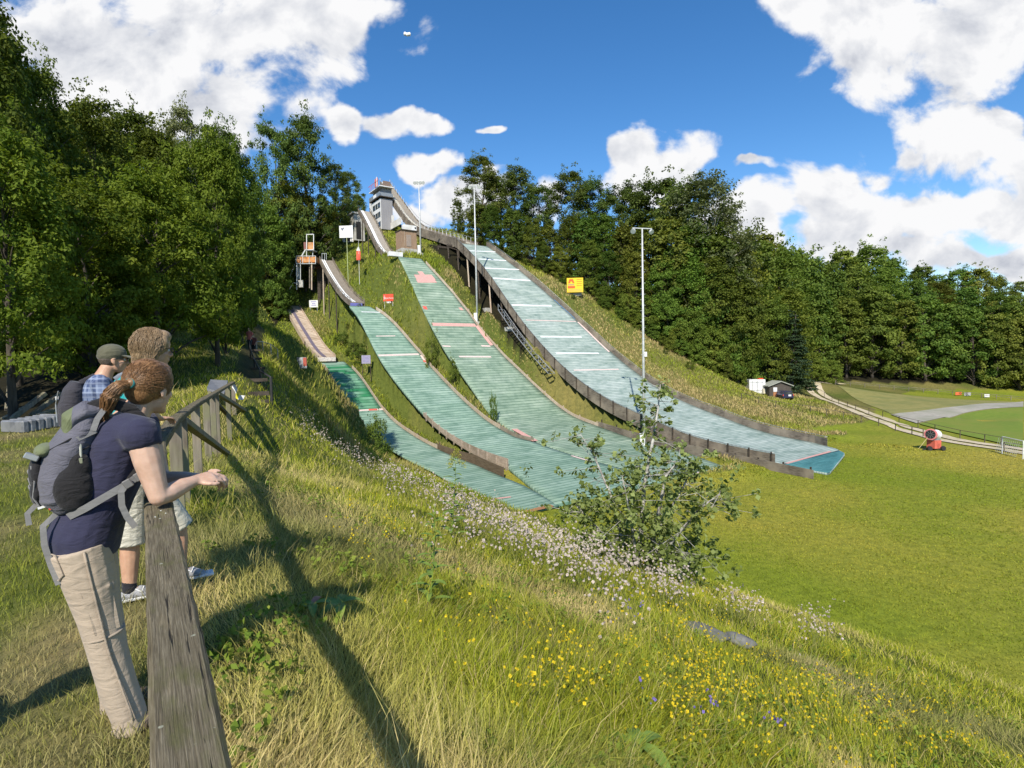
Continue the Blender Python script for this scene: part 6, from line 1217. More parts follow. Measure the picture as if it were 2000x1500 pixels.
def mat_cloth(name, c, scale=70, wr=.7, v=.12, c3=None):
    m, nt, b, _ = nodes(name); oc = coord(nt); f = noise(nt, oc, 7, 4, .5, .6); g = noise(nt, oc, scale*4, 2)
    col = ramp(nt, f, [(.3, tuple(k*(1-v) for k in c)), (.7, tuple(k*(1+v) for k in c))])
    if c3: col = mix(nt, ramp(nt, noise(nt, oc, 30, 2), [(.5, (0, 0, 0)), (.55, (1, 1, 1))]), col, c3)
    nt.links.new(col, b.inputs['Base Color']); b.inputs['Roughness'].default_value = .85; b.inputs['Specular IOR Level'].default_value = .2; b.inputs['Sheen Weight'].default_value = .15
    w = noise(nt, mapping(nt, oc, (1, 1, 2.4)), 9, 3, .5, 1.4); a = N(nt, 'ShaderNodeMath', operation='ADD'); nt.links.new(w, a.inputs[0]); k = N(nt, 'ShaderNodeMath', operation='MULTIPLY'); k.inputs[1].default_value = .12; nt.links.new(g, k.inputs[0]); nt.links.new(k.outputs[0], a.inputs[1]); bump(nt, b, a.outputs[0], wr, .018); return m
def mat_hair(name, c1, c2):
    m, nt, b, _ = nodes(name); oc = coord(nt); f = noise(nt, mapping(nt, oc, (12, 12, 3)), 14, 4, .6, .3); nt.links.new(ramp(nt, f, [(.3, c1), (.7, c2)]), b.inputs['Base Color']); b.inputs['Roughness'].default_value = .42; b.inputs['Specular IOR Level'].default_value = .4; bump(nt, b, f, .4, .004); return m
SKIN = mat_skin('skin', (.50, .315, .225), (.60, .40, .30)); SKIN2 = mat_skin('skin_tanned', (.46, .26, .17), (.55, .33, .22))
def V3(*a): return np.array(a, float)
def headframe(c, yaw, pitch=0.0, roll=0.0): M = (Matrix.Rotation(yaw, 4, 'Z') @ Matrix.Rotation(pitch, 4, 'Y') @ Matrix.Rotation(roll, 4, 'X')); M.translation = Vector(c); return M
def add_head(mb, Hm, k=1.0):
    R3 = Hm.to_3x3()
    def B(c, r): mb.ball(Hm @ (Vector(c)*k), tuple(v*k for v in r), 16, R3)
    B((-.004, 0, .022), (.096, .076, .098)); B((.030, 0, -.040), (.060, .060, .078)); B((.045, 0, -.088), (.038, .040, .034)); B((.072, 0, -.104), (.020, .022, .018)); B((.055, 0, .035), (.045, .060, .05))
    mb.tube([Hm @ Vector(p)*1 for p in [(.083*k, 0, .014*k), (.100*k, 0, -.012*k), (.112*k, 0, -.034*k), (.092*k, 0, -.046*k)]], [.008*k, .010*k, .013*k, .012*k], 8)
    for s in (-1, 1):
        B((.055, s*.036, -.032), (.030, .024, .026)); B((-.004, s*.077, -.020), (.019, .008, .033)); B((.004, s*.074, -.046), (.010, .008, .012)); B((.080, s*.030, .012), (.014, .022, .007)); B((.100, s*.011, -.040), (.009, .009, .007))
    B((.088, 0, -.066), (.012, .022, .006)); B((.085, 0, -.076), (.012, .019, .007))
def add_eyes(Hm, parent, k=1.0):
    ew = mat_plain('eye_white', (.7, .7, .68), .25)
    for s in (-1, 1):
        e = MB().ball(Hm @ (Vector((.078, s*.031, -.004))*k), .012*k, 10).build('eye', ew, parent, smooth=True, world=False); MB().ball(Hm @ (Vector((.0865, s*.031, -.004))*k), (.004*k, .006*k, .006*k), 8, Hm.to_3x3()).build('iris', BLACK, e, smooth=True, world=False)
def limb(mb, pts, rad, n=12): mb.tube(pts, rad, n)
def finger(mb, base, d1, d2, d3, L, r):
    p = [Vector(base)]; 
    for d, f in ((d1, .45), (d2, .32), (d3, .26)): p.append(p[-1]+Vector(d).normalized()*L*f)
    q = []; rr = []
    for i, (a, w) in enumerate(zip(p, (1.05, 1.0, .9, .72))): q.append(a); rr.append(r*w)
    mb.tube(q, rr, 8); mb.ball(p[-1], r*.74, 8)
    for a, w in zip(p[1:3], (1.05, .96)): mb.ball(a, r*w, 8)
def place(name, label, O, nvec, cat='person', group=None):
    g = Hs(O[0], O[1]); r = thing(name, label, cat, (O[0], O[1], 0), math.atan2(nvec[1], nvec[0]), group); return r, g
NV_ = (.825, .565)
# ---- woman leaning on the rail ---------------------------------------------------
def woman_front():
    r, g = place('person', 'woman in navy shirt and beige trousers, auburn ponytail, leaning on the fence rail', (-1.62, 2.28), NV_)
    Hm = headframe((.068, .0, 1.462), R(46), R(8)); k = .95
    shR, elR, wrR = V3(.030, -.178, 1.262), V3(.078, -.205, 1.022), V3(.212, -.112, 1.050)
    shL, elL, wrL = V3(.035, .178, 1.262), V3(.095, .150, 1.025), V3(.232, -.012, 1.040)
    hR, kR, aR, tR = V3(-.185, -.085, .84), V3(-.128, -.098, .445), V3(-.052, -.10, .10), V3(.085, -.115, .055)
    hL, kL, aL, tL = V3(-.18, .085, .84), V3(-.135, .10, .445), V3(-.10, .10, .10), V3(.04, .12, .055)
    mb = MB(); add_head(mb, Hm, k)
    mb.tube([(.045, 0, 1.41), (.018, 0, 1.36), (-.02, 0, 1.30)], [(.052, .050), (.054, .056), (.07, .075)], 14)
    def tors(mb, o=0.0, z0=.80):
        mb.tube([(-.02, 0, 1.335), (-.025, 0, 1.30), (-.045, 0, 1.22), (-.075, 0, 1.12), (-.115, 0, 1.02), (-.15, 0, .94), (-.18, 0, .86), (-.185, 0, z0)], [(.10+o, .055+o), (.155+o, .082+o), (.165+o, .105+o), (.145+o, .102+o), (.128+o, .096+o), (.138+o, .102+o), (.158+o, .112+o), (.15+o, .105+o)], 20, up=(1, 0, 0))
    # torso ring axes: x across the body, y through it
    tors(mb)
    for sh, el, wr in ((shR, elR, wrR), (shL, elL, wrL)):
        limb(mb, [V3(-.02, sh[1]*.55, 1.285), sh+V3(0, 0, .008), sh*.6+el*.4, sh*.25+el*.75, el], [.060, .056, .052, .044, .038]); mb.ball(el, .039, 12)
        limb(mb, [el, el*.72+wr*.28+V3(0, 0, -.004), el*.35+wr*.65, wr], [.038, .041, .034, (.027, .022)])
    for h, kn, an, to in ((hR, kR, aR, tR), (hL, kL, aL, tL)):
        limb(mb, [h, h*.5+kn*.5, kn, kn*.6+an*.4, an], [.088, .074, .052, .050, .036]); mb.ball(kn, .053, 10); limb(mb, [an+V3(-.02, 0, -.03), an*.5+to*.5-V3(0, 0, .01), to], [.036, .036, .026])
    # hands, right one lying over the left, fingers hooked together
    def hand(w, d, side, up, curl, thumb_up=1):
        d = Vector(d).normalized(); up = Vector(up); sd_ = d.cross(up).normalized(); up = sd_.cross(d).normalized(); w = Vector(w)
        mb.tube([w-d*.015, w+d*.03, w+d*.062, w+d*.080], [(.026, .021), (.036, .017), (.040, .015), (.036, .011)], 12, up=tuple(up))
        for j, (L, q) in enumerate(((.070, -.030), (.078, -.010), (.073, .011), (.058, .030))):
            b = w+d*(.078-.006*abs(j-1.3))+sd_*q*side; c = curl[j]
            def rot(a): return d*math.cos(a)-up*math.sin(a)+sd_*q*side*2.2*(1-c*.5)
            finger(mb, b, rot(c*.55), rot(c*1.25), rot(c*1.8), L, .0088-.0006*j)
        tb = w+d*.022+sd_*(-.030)*side; finger(mb, tb, d*.75-sd_*side*.75+up*.15*thumb_up, d*.95-sd_*side*.3-up*.1, d-sd_*side*.0-up*.2, .062, .0102)
    hand(wrR, (.90, .30, .06), -1, (.10, -.45, .9), (.75, .9, 1.05, 1.15)); hand(wrL, (.93, -.28, -.10), 1, (-.3, -.35, .85), (.85, 1.0, 1.1, 1.2))
    body = remesh(mb, .0052, 3, 'body', SKIN, r); add_eyes(Hm, body, k)
    # shirt with cap sleeves
    s = MB(); tors(s, .017, .80); s.tube([(-.115, 0, 1.02), (-.15, 0, .94), (-.178, 0, .86), (-.185, 0, .795)], [(.146, .104), (.156, .110), (.172, .118), (.174, .120)], 20, up=(1, 0, 0))
    for sh, el in ((shR, elR), (shL, elL)):
        ax = (el-sh)/np.linalg.norm(el-sh); limb(s, [V3(-.03, sh[1]*.45, 1.285), sh+V3(0, 0, .012)-V3(0, np.sign(sh[1])*.01, 0), sh+ax*.038], [.080, .078, .067]); s.ball(sh+V3(-.004, 0, .012), .073, 14)
    NAVY = mat_cloth('navy_jersey', (.030, .030, .060), wr=.55)
    sh_ = remesh(s, .0065, 4, 'shirt', NAVY, r)
    # trousers
    t = MB(); t.tube([(-.158, 0, .955), (-.165, 0, .90), (-.185, 0, .83), (-.18, 0, .76)], [(.132, .10), (.150, .112), (.166, .120), (.155, .10)], 20, up=(1, 0, 0))
    for h, kn, an in ((hR, kR, aR), (hL, kL, aL)):
        bot = an+V3(-.01, 0, -.055); limb(t, [h+V3(-.005, 0, 0), h*.65+kn*.35, h*.25+kn*.75, kn, kn*.5+bot*.5, bot+V3(0, 0, .06), bot], [.100, .090, .072, .067, .066, .062, .064], 16)
        for zf, am in ((.92, .006), (.78, .005), (.62, .004)): p = kn*(1-zf)+h*zf if zf > .5 else bot*(1-zf*2)+kn*(zf*2); t.tube([p+V3(-.03, -.03, .012), p+V3(.06, -.055, -.008), p+V3(.07, .02, -.02)], [.014, .016, .012], 8)
    BEIGE = mat_cloth('beige_trouser_cloth', (.41, .33, .25), wr=.45, v=.09)
    tr = remesh(t, .0062, 3, 'trousers', BEIGE, r)
    BEI2 = mat_cloth('beige_seam_cloth', (.36, .29, .22), wr=.5)
    def on(h, kn, f, ang, rad): 
        c = h*(1-f)+kn*f; return c+V3(math.sin(ang)*rad, -math.cos(ang)*rad, 0)
    pk = MB(); A = [on(hR, kR, f, -.25, .088-.018*f) for f in (.40, .55, .72, .86)]; B = [on(hR, kR, f, .95, .090-.016*f) for f in (.40, .55, .72, .86)]; 
    pk.ribbon(A, B).ribbon([p*1+V3(0, .02, 0) for p in B], [p+V3(0, .02, 0) for p in A]); pk.ribbon(A, [p+V3(0, .02, 0) for p in A]); pk.ribbon([p+V3(0, .02, 0) for p in B], B); pk.build('cargo_pocket', BEIGE, tr, world=False, fix=False)
    A = [on(hR, kR, f, -.3, .094-.018*f) for f in (.37, .46)]; B = [on(hR, kR, f, 1.0, .096-.018*f) for f in (.37, .46)]; MB().ribbon(A, B).ribbon([p+V3(0, .02, 0) for p in B], [p+V3(0, .02, 0) for p in A]).build('pocket_flap', BEI2, tr, world=False, fix=False)
    ax = Vector(kR-hR).normalized().to_track_quat('Z', 'Y').to_matrix(); MB().lathe([(.060, -.005), (.0712, -.004), (.0712, .004), (.060, .005)], ax, 24, kR+V3(.0, 0, .03)).build('knee_zip', BEI2, tr, smooth=True, world=False)
    seam = [on(hR, kR, f, .15, .1-.026*f) for f in np.linspace(0, 1, 8)]+[kR*(1-f)+aR*f+V3(.01, -.073, 0) for f in np.linspace(.15, .95, 7)]; MB().tube(seam, .0042, 6).build('side_seam', BEI2, tr, smooth=True, world=False)
    MB().tube([on(hR, kR, f, a, .104-.02*f) for f, a in ((.0, -1.5), (.0, -.75), (.2, -.7), (.26, -1.0), (.26, -1.5))], .003, 5).build('back_pocket_seam', BEI2, tr, world=False)
    for an, to in ((aR, tR), (aL, tL)):
        sm = MB(); limb(sm, [an+V3(-.035, 0, -.045), an*.5+to*.5+V3(0, 0, -.012), to+V3(.012, 0, -.012)], [(.042, .040), (.045, .042), (.040, .028)]); remesh(sm, .007, 2, 'shoe', mat_plain('brown_walking_shoe', (.10, .075, .055), .7), r)
    # hair
    HAIR = mat_hair('auburn_hair', (.095, .046, .020), (.30, .160, .068)); rng = np.random.default_rng(12); hb = MB(); R3 = Hm.to_3x3()
    def L(p): return Hm @ (Vector(p)*k)
    hb.ball(L((-.012, 0, .030)), (.103*k, .086*k, .098*k), 18, R3); hb.ball(L((-.046, 0, -.012)), (.060, .066, .074), 16, R3); hb.ball(L((.034, 0, .074)), (.056, .064, .044), 14, R3)
    for s_ in (-1, 1): hb.ball(L((.028, s_*.056, .036)), (.036, .026, .046), 12, R3); hb.ball(L((-.022, s_*.052, -.012)), (.045, .026, .045), 12, R3)
    root = L((-.108, -.012, .004)); tip = Vector((-.088, -.075, 1.350))
    hb.ball(root, (.026, .026, .026), 10)
    hair = remesh(hb, .006, 14, 'hair', HAIR, r)
    st = MB()
    for i in range(750):                               # combed strands from the hairline back to the tie
        a = rng.random()*math.pi*2; u = rng.random(); f0 = Vector((.088*math.cos(a*.5-math.pi/2)**2+.01*rng.random()-.02*u, .084*math.sin(a)*(1 if u > .3 else .8), .10*abs(math.cos(a))*(.4+.6*u)-.045*(1-u)))
        p0 = f0*k; n_ = 6; pts = []
        q0 = Hm.inverted() @ root
        for j in range(n_):
            t_ = j/(n_-1); q = p0.lerp(q0, t_); d = Vector((q.x+.012, q.y, q.z-.022)); e = math.sqrt((d.x/.106)**2+(d.y/.0885)**2+(d.z/.102)**2)+1e-6
            if t_ < .86: q = Vector((-.012, 0, .022))+d/e*(1.0+.03*rng.random())
            pts.append(Hm @ (q*k))
        st.tube(pts, [.0006, .0009, .0011, .0011, .0010, .0008], 3, cap=False)
    m_ = root.lerp(tip, .45)+Vector((-.030, -.026, .012)); cl = [root, root.lerp(m_, .5)+Vector((-.006, -.006, .012)), m_, m_.lerp(tip, .55), tip]; rd = [.014, .025, .028, .019, .005]
    for i in range(360):                               # the tail itself
        a = rng.random()*6.283; f = .55+.5*math.sqrt(rng.random()); e = Vector(rng.normal(size=3))*.004; ex = .8+.35*rng.random(); pts = []
        for j in range(9):
            u = j/8*4*min(1, ex); k0 = min(int(u), 3); c = cl[k0].lerp(cl[k0+1], u-k0); rr_ = rd[k0]*(1-u+k0)+rd[k0+1]*(u-k0); d = (cl[k0+1]-cl[k0]).normalized(); x_ = d.cross(Vector((0, 0, 1))).normalized(); y_ = d.cross(x_); aa = a+.25*math.sin(u*1.3+i); pts.append(c+(x_*math.cos(aa)+y_*math.sin(aa))*rr_*f+e*(j/8))
        if ex > 1: pts.append(pts[-1]+(pts[-1]-pts[-2])*(ex-.9)*2+e*2)
        st.tube(pts, [.0009]+[.0014]*(len(pts)-2)+[.0004], 3, cap=False)
    for i in range(26):                                # loose locks over the temple
        y_ = (-.03-.05*rng.random())*1; p = [L((.055+.03*rng.random(), y_*.6+.06, .105)), L((.098, y_*.7+.07, .05)), L((.108, y_*.5+.075, -.01)), L((.108+.01*rng.random(), y_*.5+.08, -.06-.05*rng.random()))]; st.tube(p, [.002, .0026, .002, .0008], 4, cap=False)
    stl = st.build('hair_strands', HAIR, hair, smooth=True, world=False, fix=False)
    tl = MB(); m_ = root.lerp(tip, .45)+Vector((-.030, -.026, .012)); tl.tube([root, root.lerp(m_, .5)+Vector((-.006, -.006, .012)), m_, m_.lerp(tip, .55)], [.016, .026, .028, .012], 12); remesh(tl, .006, 2, 'ponytail', HAIR, hair)
    tie = (root-Vector(L((0, 0, 0)))).normalized().to_track_quat('Z', 'Y').to_matrix(); MB().lathe([(.012, -.008), (.021, -.008), (.023, 0), (.021, .008), (.012, .008)], tie, 14, root+Vector((-.004, -.004, 0))).build('hair_tie', mat_plain('teal_elastic', (.02, .16, .16), .7), hair, smooth=True, world=False)
    return r
woman_front()
# ---- her rucksack ----------------------------------------------------------------
def rucksack():
    r, g = place('rucksack', 'grey and olive hiking rucksack on the back of the woman leaning on the rail', (-1.62, 2.28), NV_, 'rucksack')
    GR = mat_cloth('grey_pack_nylon', (.115, .112, .135), wr=1.0); OL = mat_cloth('olive_pack_nylon', (.145, .165, .085), wr=.6); BK = mat_cloth('black_mesh', (.018, .017, .018), wr=.9); WEB = mat_cloth('grey_webbing', (.20, .195, .19), wr=.2)
    m = MB()   # main bag, hanging from the shoulders to the small of the back
    m.tube([(-.130, -.01, 1.36), (-.155, -.01, 1.31), (-.205, -.01, 1.21), (-.238, -.01, 1.12), (-.243, -.01, 1.04), (-.220, -.01, .985)], [(.10, .040), (.130, .068), (.142, .082), (.146, .085), (.142, .074), (.11, .042)], 20, up=(1, 0, 0))
    bag = remesh(m, .008, 4, 'main_bag', GR, r)
    m = MB(); m.tube([(-.095, -.01, 1.370), (-.145, -.01, 1.372), (-.190, -.01, 1.345), (-.203, -.01, 1.28), (-.203, -.01, 1.25)], [(.09, .030), (.12, .046), (.125, .044), (.11, .030), (.09, .015)], 18, up=(0, 0, 1)); lid = remesh(m, .0075, 3, 'lid', GR, r)
    LIDM, ntl, bl, _ = nodes('lid_two_tone_nylon'); ocl = coord(ntl); sl_ = N(ntl, 'ShaderNodeSeparateXYZ'); ntl.links.new(ocl, sl_.inputs[0]); mz = N(ntl, 'ShaderNodeMath', operation='MULTIPLY_ADD'); mz.inputs[1].default_value = -30; mz.inputs[2].default_value = -30*.172; ntl.links.new(sl_.outputs[0], mz.inputs[0]); ntl.links.new(mix(ntl, ramp(ntl, mz.outputs[0], [(.45, (0, 0, 0)), (.5, (1, 1, 1))]), (.115, .112, .135), (.135, .155, .075)), bl.inputs['Base Color']); bl.inputs['Roughness'].default_value = .8; bump(ntl, bl, noise(ntl, ocl, 14, 4, .55, 1.2), .9, .02); lid.data.materials[0] = LIDM
    m = MB(); m.ball((-.306, -.01, 1.14), (.032, .10, .08), 16); m.ball((-.306, -.01, 1.07), (.032, .10, .065), 14); fp = remesh(m, .008, 3, 'front_pocket', BK, r)
    m = MB(); m.ball((-.280, -.03, 1.23), (.038, .09, .028), 14); remesh(m, .008, 2, 'olive_flap', OL, r)
    m = MB(); m.ball((-.195, -.135, 1.085), (.066, .042, .095), 16); m.ball((-.175, -.13, 1.165), (.042, .032, .06), 12); remesh(m, .007, 3, 'side_mesh_pocket', BK, r)
    def web(pts, w, nm, par, up=(0, -1, 0)):
        pts = [Vector(p) for p in pts]; A = []; B = []; u = Vector(up)
        for i, p in enumerate(pts):
            t = (pts[min(i+1, len(pts)-1)]-pts[max(0, i-1)]).normalized(); s = t.cross(u).normalized(); A.append(p+s*w/2); B.append(p-s*w/2)
        o_ = u*.003; return MB().ribbon(A, B).ribbon([p-o_ for p in B], [p-o_ for p in A]).ribbon(A, [p-o_ for p in A]).ribbon([p-o_ for p in B], B).build(nm, WEB, par, world=False, fix=False)
    web([(-.215, -.135, .975), (-.16, -.165, 1.005), (-.09, -.172, 1.045), (-.02, -.178, 1.085), (.02, -.15, 1.11)], .027, 'hip_strap', r)
    web([(-.025, -.182, 1.085), (-.045, -.188, 1.055), (-.045, -.185, 1.0), (-.03, -.18, .95), (-.005, -.18, .905)], .022, 'strap_end', r)
    web([(-.255, -.10, .985), (-.292, -.12, .95), (-.290, -.13, .88), (-.275, -.13, .80), (-.255, -.135, .72)], .02, 'dangling_strap', r); web([(-.31, -.08, 1.03), (-.338, -.09, 1.0), (-.335, -.09, .955)], .018, 'dangling_strap', r)
    for s in (-1, 1):
        pts = [(-.14, s*.07, 1.385), (-.075, s*.085, 1.405), (.0, s*.095, 1.375), (.055, s*.11, 1.30), (.055, s*.125, 1.20), (-.02, s*.14, 1.09)]; m = MB(); m.tube(pts, [(.026, .010)]*6, 10, up=(0, s, 0)); remesh(m, .006, 2, 'shoulder_strap', BK, r)
    web([(-.115, -.125, 1.30), (-.17, -.143, 1.275), (-.225, -.125, 1.245), (-.265, -.08, 1.225)], .018, 'compression_strap', r); web([(-.085, -.10, 1.385), (-.11, -.125, 1.345), (-.125, -.13, 1.30)], .02, 'load_strap', r)
    for zz, xx in ((.0, 0), (-.06, .01)): MB().tube([(-.150+xx, -.125, 1.30+zz), (-.205+xx, -.142, 1.27+zz), (-.262+xx, -.10, 1.235+zz), (-.288+xx, -.04, 1.22+zz)], .003, 5).build('seam_piping', BK, bag, world=False)
    MB().tube([(-.252, -.125, 1.20), (-.270, -.118, 1.12), (-.268, -.115, 1.05), (-.245, -.105, 1.0)], .0035, 5).build('seam_piping', BK, bag, world=False); MB().tube([(-.12, -.105, 1.335), (-.17, -.125, 1.325), (-.205, -.105, 1.30)], .0035, 5).build('lid_zip', BK, lid, world=False)
    b = MB(); b.box((-.022, -.185, 1.085), (.030, .014, .034), Matrix.Rotation(-.5, 3, 'Y')); b.box((.012, -.172, 1.105), (.024, .014, .034), Matrix.Rotation(-.5, 3, 'Y')); b.build('buckle', mat_plain('grey_buckle', (.16, .155, .15), .4), r, bevel=.003, world=False)
    MB().box((-.315, -.09, 1.215), (.045, .03, .022), Matrix.Rotation(.5, 3, 'Y')).build('silver_buckle', STEEL, r, bevel=.003, world=False)
    for dz in (0, .03, .06): MB().tube([(-.325, -.07, 1.07+dz), (-.340, -.01, 1.09+dz), (-.325, .05, 1.12+dz)], .0032, 5).build('elastic_cord', WEB, fp, world=False)
    MB().tube([(-.320, -.085, 1.18), (-.310, -.10, 1.12), (-.318, -.095, 1.06), (-.30, -.1, 1.02)], .003, 5).build('elastic_cord', WEB, fp, world=False)
    MB().tube([(-.165, -.115, 1.34), (-.165, -.130, 1.29), (-.165, -.142, 1.23), (-.165, -.148, 1.20)], .004, 5).build('draw_cord', mat_plain('pale_cord', (.42, .43, .36), .7), r, world=False); MB().box((-.165, -.152, 1.19), (.012, .012, .022)).build('cord_lock', mat_plain('olive_toggle', (.22, .23, .15), .5), r, bevel=.002, world=False)
    MB().box((-.292, -.100, 1.02), (.028, .006, .008), Matrix.Rotation(-.25, 3, 'Y')).build('white_label', WHITE, bag, world=False); MB().box((-.262, -.112, 1.013), (.022, .006, .007), Matrix.Rotation(-.25, 3, 'Y')).build('red_label', RED, bag, world=False)
rucksack()
# ---- woman in turquoise ----------------------------------------------------------
def woman_back():
    r, g = place('person', 'woman in turquoise top and pale shorts with short fair hair and glasses at the fence', (-2.36, 3.42), NV_)
    Hm = headframe((.072, 0, 1.66), R(14), R(4)); k = .97; g = max(g, .03)
    shR, elR, wrR = V3(-.035, -.185, 1.43), V3(.02, -.225, 1.16), V3(.075, -.205, .985)
    shL, elL, wrL = V3(-.03, .185, 1.43), V3(.02, .36, 1.23), V3(.095, .52, 1.165)
    hR, kR, aR, tR = V3(-.09, -.085, .82), V3(-.10, -.10, .47), V3(-.115, -.10, g+.09), V3(-.0, -.11, g+.035)
    hL, kL, aL, tL = V3(-.03, .085, .82), V3(.165, .10, .47), V3(.165, .10, Hs(-2.25, 3.6)+.11), V3(.29, .10, Hs(-2.2, 3.65)+.05)
    mb = MB(); add_head(mb, Hm, k); mb.tube([(.03, 0, 1.60), (.0, 0, 1.54), (-.03, 0, 1.47)], [(.052, .052), (.054, .056), (.075, .07)], 14)
    def tors(mb, o=0.0, z0=.80): mb.tube([(-.04, 0, 1.50), (-.045, 0, 1.455), (-.055, 0, 1.36), (-.06, 0, 1.24), (-.07, 0, 1.10), (-.08, 0, .98), (-.085, 0, .88), (-.085, 0, z0)], [(.10+o, .05+o), (.165+o, .08+o), (.175+o, .105+o), (.155+o, .105+o), (.14+o, .10+o), (.155+o, .105+o), (.165+o, .11+o), (.15+o, .10+o)], 20, up=(1, 0, 0))
    tors(mb)
    for sh, el, wr in ((shR, elR, wrR), (shL, elL, wrL)):
        limb(mb, [V3(-.045, sh[1]*.55, 1.45), sh, sh*.5+el*.5, el], [.06, .052, .044, .037]); mb.ball(el, .038, 10); limb(mb, [el, el*.6+wr*.4, wr], [.037, .038, (.027, .022)])
    for h, kn, an, to in ((hR, kR, aR, tR), (hL, kL, aL, tL)):
        limb(mb, [h, h*.5+kn*.5, kn, kn*.65+an*.35, an], [.085, .074, .052, .053, .036]); limb(mb, [an+V3(-.02, 0, -.03), an*.5+to*.5, to], [.036, .034, .025])
    def hand(w, d, up, curl):
        d = Vector(d).normalized(); up = Vector(up); s_ = d.cross(up).normalized(); up = s_.cross(d); w = Vector(w); mb.tube([w-d*.01, w+d*.035, w+d*.075], [(.026, .02), (.038, .017), (.036, .012)], 10, up=tuple(up))
        for j, (L, q) in enumerate(((.068, -.030), (.076, -.010), (.072, .011), (.056, .030))):
            def rot(a): return d*math.cos(a)-up*math.sin(a)
            finger(mb, w+d*.074+s_*q, rot(curl*.6), rot(curl*1.3), rot(curl*1.9), L, .0088)
        finger(mb, w+d*.02-s_*.03, d*.8-s_*.7, d-s_*.3-up*.2, d-up*.4, .06, .010)
    hand(wrL, (.75, .65, -.05), (0, 0, 1), .7); hand(wrR, (.35, .15, -.9), (.9, -.1, .3), 1.15)
    body = remesh(mb, .0065, 3, 'body', SKIN2, r); add_eyes(Hm, body, k)
    s = MB(); tors(s, .012, .80)
    for sh, el in ((shR, elR), (shL, elL)): ax = (el-sh)/np.linalg.norm(el-sh); limb(s, [V3(-.045, sh[1]*.45, 1.45), sh, sh+ax*.12], [.072, .066, .058])
    remesh(s, .008, 4, 'shirt', mat_cloth('turquoise_jersey', (.015, .33, .34), wr=.5), r)
    t = MB(); t.tube([(-.08, 0, .97), (-.085, 0, .88), (-.085, 0, .78)], [(.155, .112), (.172, .122), (.17, .115)], 18, up=(1, 0, 0))
    for h, kn in ((hR, kR), (hL, kL)): e = kn+(kn-h)*.06; limb(t, [h, h*.5+kn*.5, e], [.105, .098, .086], 16)
    remesh(t, .0075, 3, 'shorts', mat_cloth('pale_cotton_shorts', (.56, .53, .44), wr=.9), r)
    for an, to in ((aR, tR), (aL, tL)):
        limbm = MB(); limb(limbm, [an+V3(0, 0, .055), an+V3(0, 0, -.02)], [.040, .042]); remesh(limbm, .007, 2, 'sock', mat_cloth('black_sock', (.02, .02, .025)), r)
        sm = MB(); limb(sm, [an+V3(-.04, 0, -.045), an*.5+to*.5+V3(0, 0, -.005), to+V3(.015, 0, 0)], [(.043, .038), (.046, .042), (.040, .028)]); so_ = remesh(sm, .007, 2, 'shoe', mat_plain('grey_trainer', (.30, .30, .31), .7, v=.25, scale=20), r); MB().box((an*.45+to*.55)+V3(0, 0, -.028), (.25, .088, .02)).build('sole', WHITE, so_, bevel=.006, world=False)
        MB().tube([an+V3(.03, -.03, .0), an+V3(.06, -.045, -.02), an+V3(.075, -.02, .005)], .004, 5).build('lace', WHITE, so_, world=False)
    H2 = mat_hair('fair_brown_hair', (.17, .105, .055), (.42, .30, .175)); hb = MB(); R3 = Hm.to_3x3()
    def L(p): return Hm @ (Vector(p)*k)
    hb.ball(L((-.008, 0, .028)), (.102, .088, .103), 18, R3); hb.ball(L((-.045, 0, -.035)), (.072, .082, .085), 16, R3); hb.ball(L((.045, 0, .085)), (.060, .070, .045), 14, R3)
    for s_ in (-1, 1): hb.ball(L((.032, s_*.066, .040)), (.042, .026, .05), 12, R3); hb.ball(L((-.03, s_*.066, -.05)), (.045, .022, .05), 12, R3)
    hair = remesh(hb, .007, 10, 'hair', H2, r); rng = np.random.default_rng(8); st = MB()
    for i in range(900):
        a = rng.random()*math.pi*2; top_ = Vector((.02+rng.normal()*.02, rng.normal()*.02, .128)); end = Vector((-.02+.085*math.cos(a)*(.4 if math.cos(a) > 0 else 1.1), .096*math.sin(a), -.085*rng.random()-.02 if math.cos(a) < .35 else .06)); pts = []
        for j in range(6):
            q = top_.lerp(end, j/5); d = Vector((q.x+.015, q.y, q.z-.02)); e = math.sqrt((d.x/.112)**2+(d.y/.096)**2+(d.z/.112)**2)+1e-6
            if q.z > -.05: q = Vector((-.015, 0, .02))+d/e*(1.0+.07*rng.random())
            pts.append(Hm @ q)
        st.tube(pts, [.0006, .0010, .0012, .0012, .0010, .0005], 3, cap=False)
    st.build('hair_strands', H2, hair, smooth=True, world=False, fix=False)
    gl = MB(); 
    for s_ in (-1, 1):
        c = [L((.103, s_*.034+.024*math.cos(a), -.004+.018*math.sin(a))) for a in np.linspace(0, 2*math.pi, 15)]; gl.tube(c, .0026, 5, cap=False); gl.tube([L((.102, s_*.058, .002)), L((.04, s_*.078, .004)), L((-.004, s_*.082, -.004))], .0026, 5)
    gl.tube([L((.105, -.012, 0)), L((.108, 0, .003)), L((.105, .012, 0))], .0024, 5); gl.build('glasses', mat_plain('dark_glasses_frame', (.04, .03, .03), .3), r, smooth=True, world=False)
    for s_ in (-1, 1): m = MB(); m.tube([(-.13, s_*.08, 1.47), (-.06, s_*.09, 1.52), (.01, s_*.10, 1.475), (.05, s_*.115, 1.37), (.045, s_*.125, 1.25)], [(.022, .007)]*5, 8, up=(0, s_, 0)); remesh(m, .006, 2, 'pack_strap', mat_cloth('grey_pack_strap', (.20, .21, .24), wr=.2), r)
    return r
woman_back()
